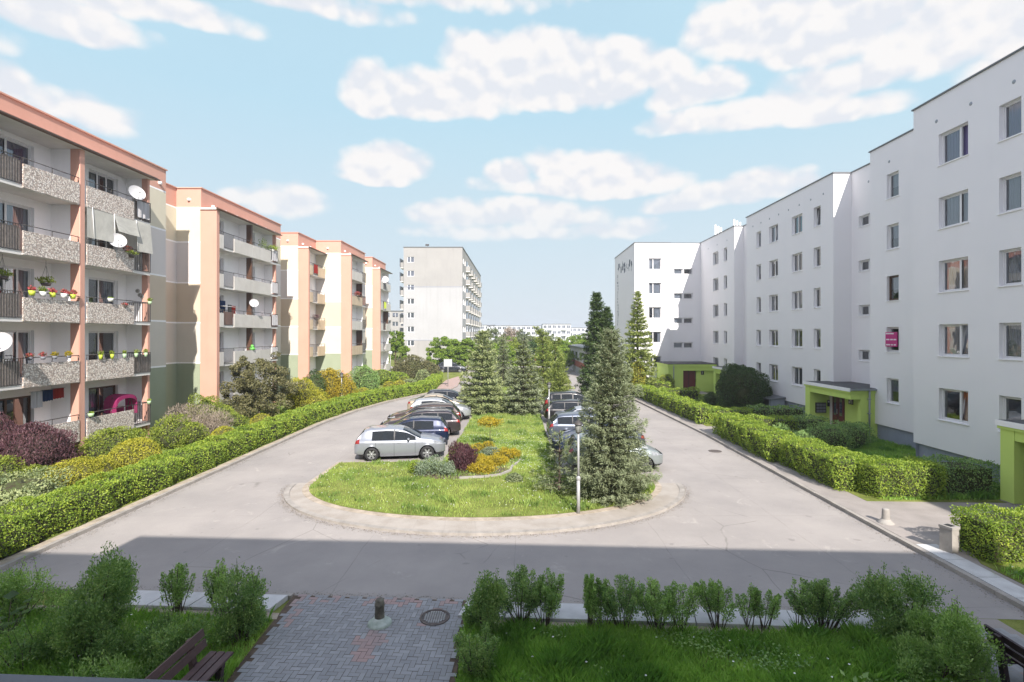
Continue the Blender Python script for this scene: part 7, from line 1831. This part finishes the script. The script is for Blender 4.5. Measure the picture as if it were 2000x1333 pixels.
for z in fz:
    key = ('hw',)
    if key not in WC:
        f = MB(); f.box(-.675, .675, .1, .16, 0, .06, M['pvc']); f.box(-.675, .675, .1, .16, 1.04, 1.1, M['pvc'])
        for a, b_ in ((-.675, -.61), (-.16, .0), (.61, .675)): f.box(a, b_, .1, .16, .06, 1.04, M['pvc'])
        g_ = MB(); g_.box(-.67, .67, .165, .19, .0, 1.1, M['farglass']); WC[key] = (f.mesh('window'), g_.mesh('pane'))
    o = link('window', WC[key][0], hr, (x0 + 1.425 - hr.location.x, y0 - hr.location.y, z)); link('pane', WC[key][1], o)
# 100 nearest side windows as parts would be far more than the photo shows; the five nearest columns are parts
g_ = MB(); g_.box(-.65, .65, .165, .19, 0, 1.2, M['farglass']); g_.box(-.65, .65, .1, .16, 0, .06, M['pvc']); g_.box(-.03, .03, .1, .16, .06, 1.2, M['pvc']); sw = g_.mesh('window')
for q in range(10):
    for z in fz: link('window', sw, hr, (x1 - hr.location.x, y0 + 1.85 + 3.2 * q - hr.location.y, z), R(90))
g_ = MB()
for q in range(10, 15):
    for z in fz: g_.box(x1 - .19, x1 - .165, y0 + 1.2 + 3.2 * q, y0 + 2.5 + 3.2 * q, z, z + 1.2, M['farglass'])
tag(world_part(g_, 'far_windows', hr), kind='stuff')
bl_ = MB(); bl_.box(0, .85, -1.5, 1.5, -.15, 0, M['slabc']); bl_.box(.78, .85, -1.5, 1.5, .0, 1.0, M['panelc']); bl_.box(0, .78, -1.5, -1.44, 0, 1.0, M['panelc']); bl_.box(0, .78, 1.44, 1.5, 0, 1.0, M['panelc'])
bl_.box(0.01, .1, -1.3, 1.3, .1, 2.2, M['farglass']); bm_ = bl_.mesh('balcony')
for q in range(6):
    for z in fz[1:]: link('balcony', bm_, hr, (x1 - hr.location.x, y0 + 8.5 + 6.4 * q - hr.location.y, z - .9))
for z in fz[1:]:
    link('balcony', bm_, hr, (x0 - hr.location.x, y0 + 2.4 - hr.location.y, z - .9), math.pi)
    s = MB(); s.box(-.84, -.76, .3, 4.0, .1, 1.75, M['farglass']); s.build('balcony_glazing', hr, (x0 - hr.location.x, 0, z - .9))
an = MB(); an.tube((0, 0, H), (0, 0, H + .7), .04, .04, M['iron'], 6); an.box(-.35, .35, -.1, .1, H + .55, H + .9, M['iron']); an.build('aerial', hr, (-1.2, 1.5, 0))
def block(label, x, y, wd, dp, h, nf, nc, rz=0, m='farhazed', balc=True, base=-1.0, group='distant blocks of flats'):
    o = thing('apartment_building', label, 'apartment block', (x, y, base), rz, group)
    b = MB(); fh = h / nf; cw = wd / nc
    holes = []
    for i in range(nc):
        for k_ in range(nf): holes.append((cw * i + cw * .18, cw * i + cw * .82, fh * k_ + fh * .35, fh * k_ + fh * .82))
    wall(b, (-wd / 2, 0), (wd / 2, 0), 0, h, (0, 1), holes, .25, M[m]); wall(b, (wd / 2, 0), (wd / 2, dp), 0, h, (-1, 0), (), .2, M[m]); wall(b, (-wd / 2, dp), (-wd / 2, 0), 0, h, (1, 0), (), .2, M[m]); wall(b, (wd / 2, dp), (-wd / 2, dp), 0, h, (0, -1), (), .2, M[m])
    b.build('wall', o)
    r_ = MB(); r_.box(-wd / 2 - .2, wd / 2 + .2, -.2, dp + .2, h, h + .3, M['capm' if m != 'white' else 'panelc']); r_.build('roof', o)
    g_ = MB(); g_.box(-cw * .32, cw * .32, .2, .24, 0, fh * .47, M['farglass']); g_.box(-.06, .06, .1, .19, 0, fh * .47, M['pvc']); wm = g_.mesh('window')
    for i in range(nc):
        for k_ in range(nf): link('window', wm, o, (-wd / 2 + cw * (i + .5), 0, fh * k_ + fh * .35))
    if balc:
        g_ = MB(); g_.box(-cw * .5, cw * .5, -1.1, -.003, -.12, 0, M['slabc']); g_.box(-cw * .5, cw * .5, -1.18, -1.101, -.1, .95, M[m]); bm = g_.mesh('balcony')
        for i in range(1, nc, 3):
            for k_ in range(1, nf): link('balcony', bm, o, (-wd / 2 + cw * (i + .5), 0, fh * k_))
    return o
block('distant white flats left of the bent conifer, longest of the row', -1, 300, 34, 12, 12.2, 4, 12)
block('distant white flats directly behind the bent conifer', 22, 292, 16, 12, 13.0, 4, 6)
block('distant white flats with many loggias right of the bent conifer', 38, 300, 22, 12, 11.0, 4, 9)
block('distant white flats beside the tallest conifer', 56, 290, 16, 12, 11.6, 4, 6)
block('distant pale flats seen between salmon block and high-rise', -42, 175, 14, 20, 15.0, 5, 5, R(10), 'panelc')
block('second distant pale flats left of the high-rise', -50, 150, 12, 12, 12.0, 4, 4, R(10), 'panelw')
block('far white flats just right of the high-rise', -21, 300, 14, 12, 12.6, 4, 5)
block('distant light flats behind the right white block', 90, 280, 40, 12, 12.0, 4, 12)
# low white building with red stripe
lw_ = thing('low_building', 'low white flat-roofed building with brick red stripe behind the conifers', 'building', (10.5, 72, 0))
b = MB(); b.box(-1.3, 5, 0, 26, 0, 1.0, M['panelw']); b.box(-1.305, 5.005, -.005, 26.005, 1.001, 1.9, M['tilered']); b.box(-1.3, 5, 0, 26, 1.901, 3.9, M['panelw']); b.build('wall', lw_)
b = MB(); b.box(-1.5, 5.2, -.2, 26.2, 3.901, 4.15, M['capm']); b.build('roof', lw_)
for i in range(4):
    b = MB(); b.box(-1.33, -1.306, 2 + 5.5 * i, 4.6 + 5.5 * i, 2.2, 3.3, M['farglass']); b.build('window', lw_)
lw2 = thing('low_building', 'long low white building with red base in the far middle of the yard', 'building', (1.5, 118, 0))
b = MB(); b.box(-6, 9, 0, 8, 0, .7, M['tilered']); b.box(-6, 9, 0, 8, .701, 2.6, M['farhazed']); b.build('wall', lw2)
b = MB(); b.box(-6.2, 9.2, -.2, 8.2, 2.601, 2.8, M['panelc']); b.build('roof', lw2)
wt = thing('water_tower', 'tiny round-topped tower on the horizon right of the high-rise', 'tower', (-46, 800, 0))
b = MB(); b.tube((0, 0, 0), (0, 0, 16), 2.2, 2, M['panelw'], 10); b.build('shaft', wt)
b = MB(); b.lathe([(0, 15), (3, 15.5), (4.2, 18), (3.6, 21.5), (0, 23)], M['plinth'], 14); b.build('tank', wt)

# ================================================================== AIR
hz = MB(); hz.box(-1600, 1600, -400, 2600, -1.0, 26.5, M['farhazed'])
ho = hz.build('haze'); ho['kind'] = 'stuff'
hm = bpy.data.materials.new('haze_air'); hm.use_nodes = True; n = NT(hm.node_tree)
pv = n.n('ShaderNodeVolumePrincipled', inp={'Color': (0.86, 0.92, 1.0, 1), 'Density': 0.0007, 'Anisotropy': 0.1})
n.n('ShaderNodeOutputMaterial', inp={'Volume': pv.outputs[0]})
ho.data.materials.clear(); ho.data.materials.append(hm)
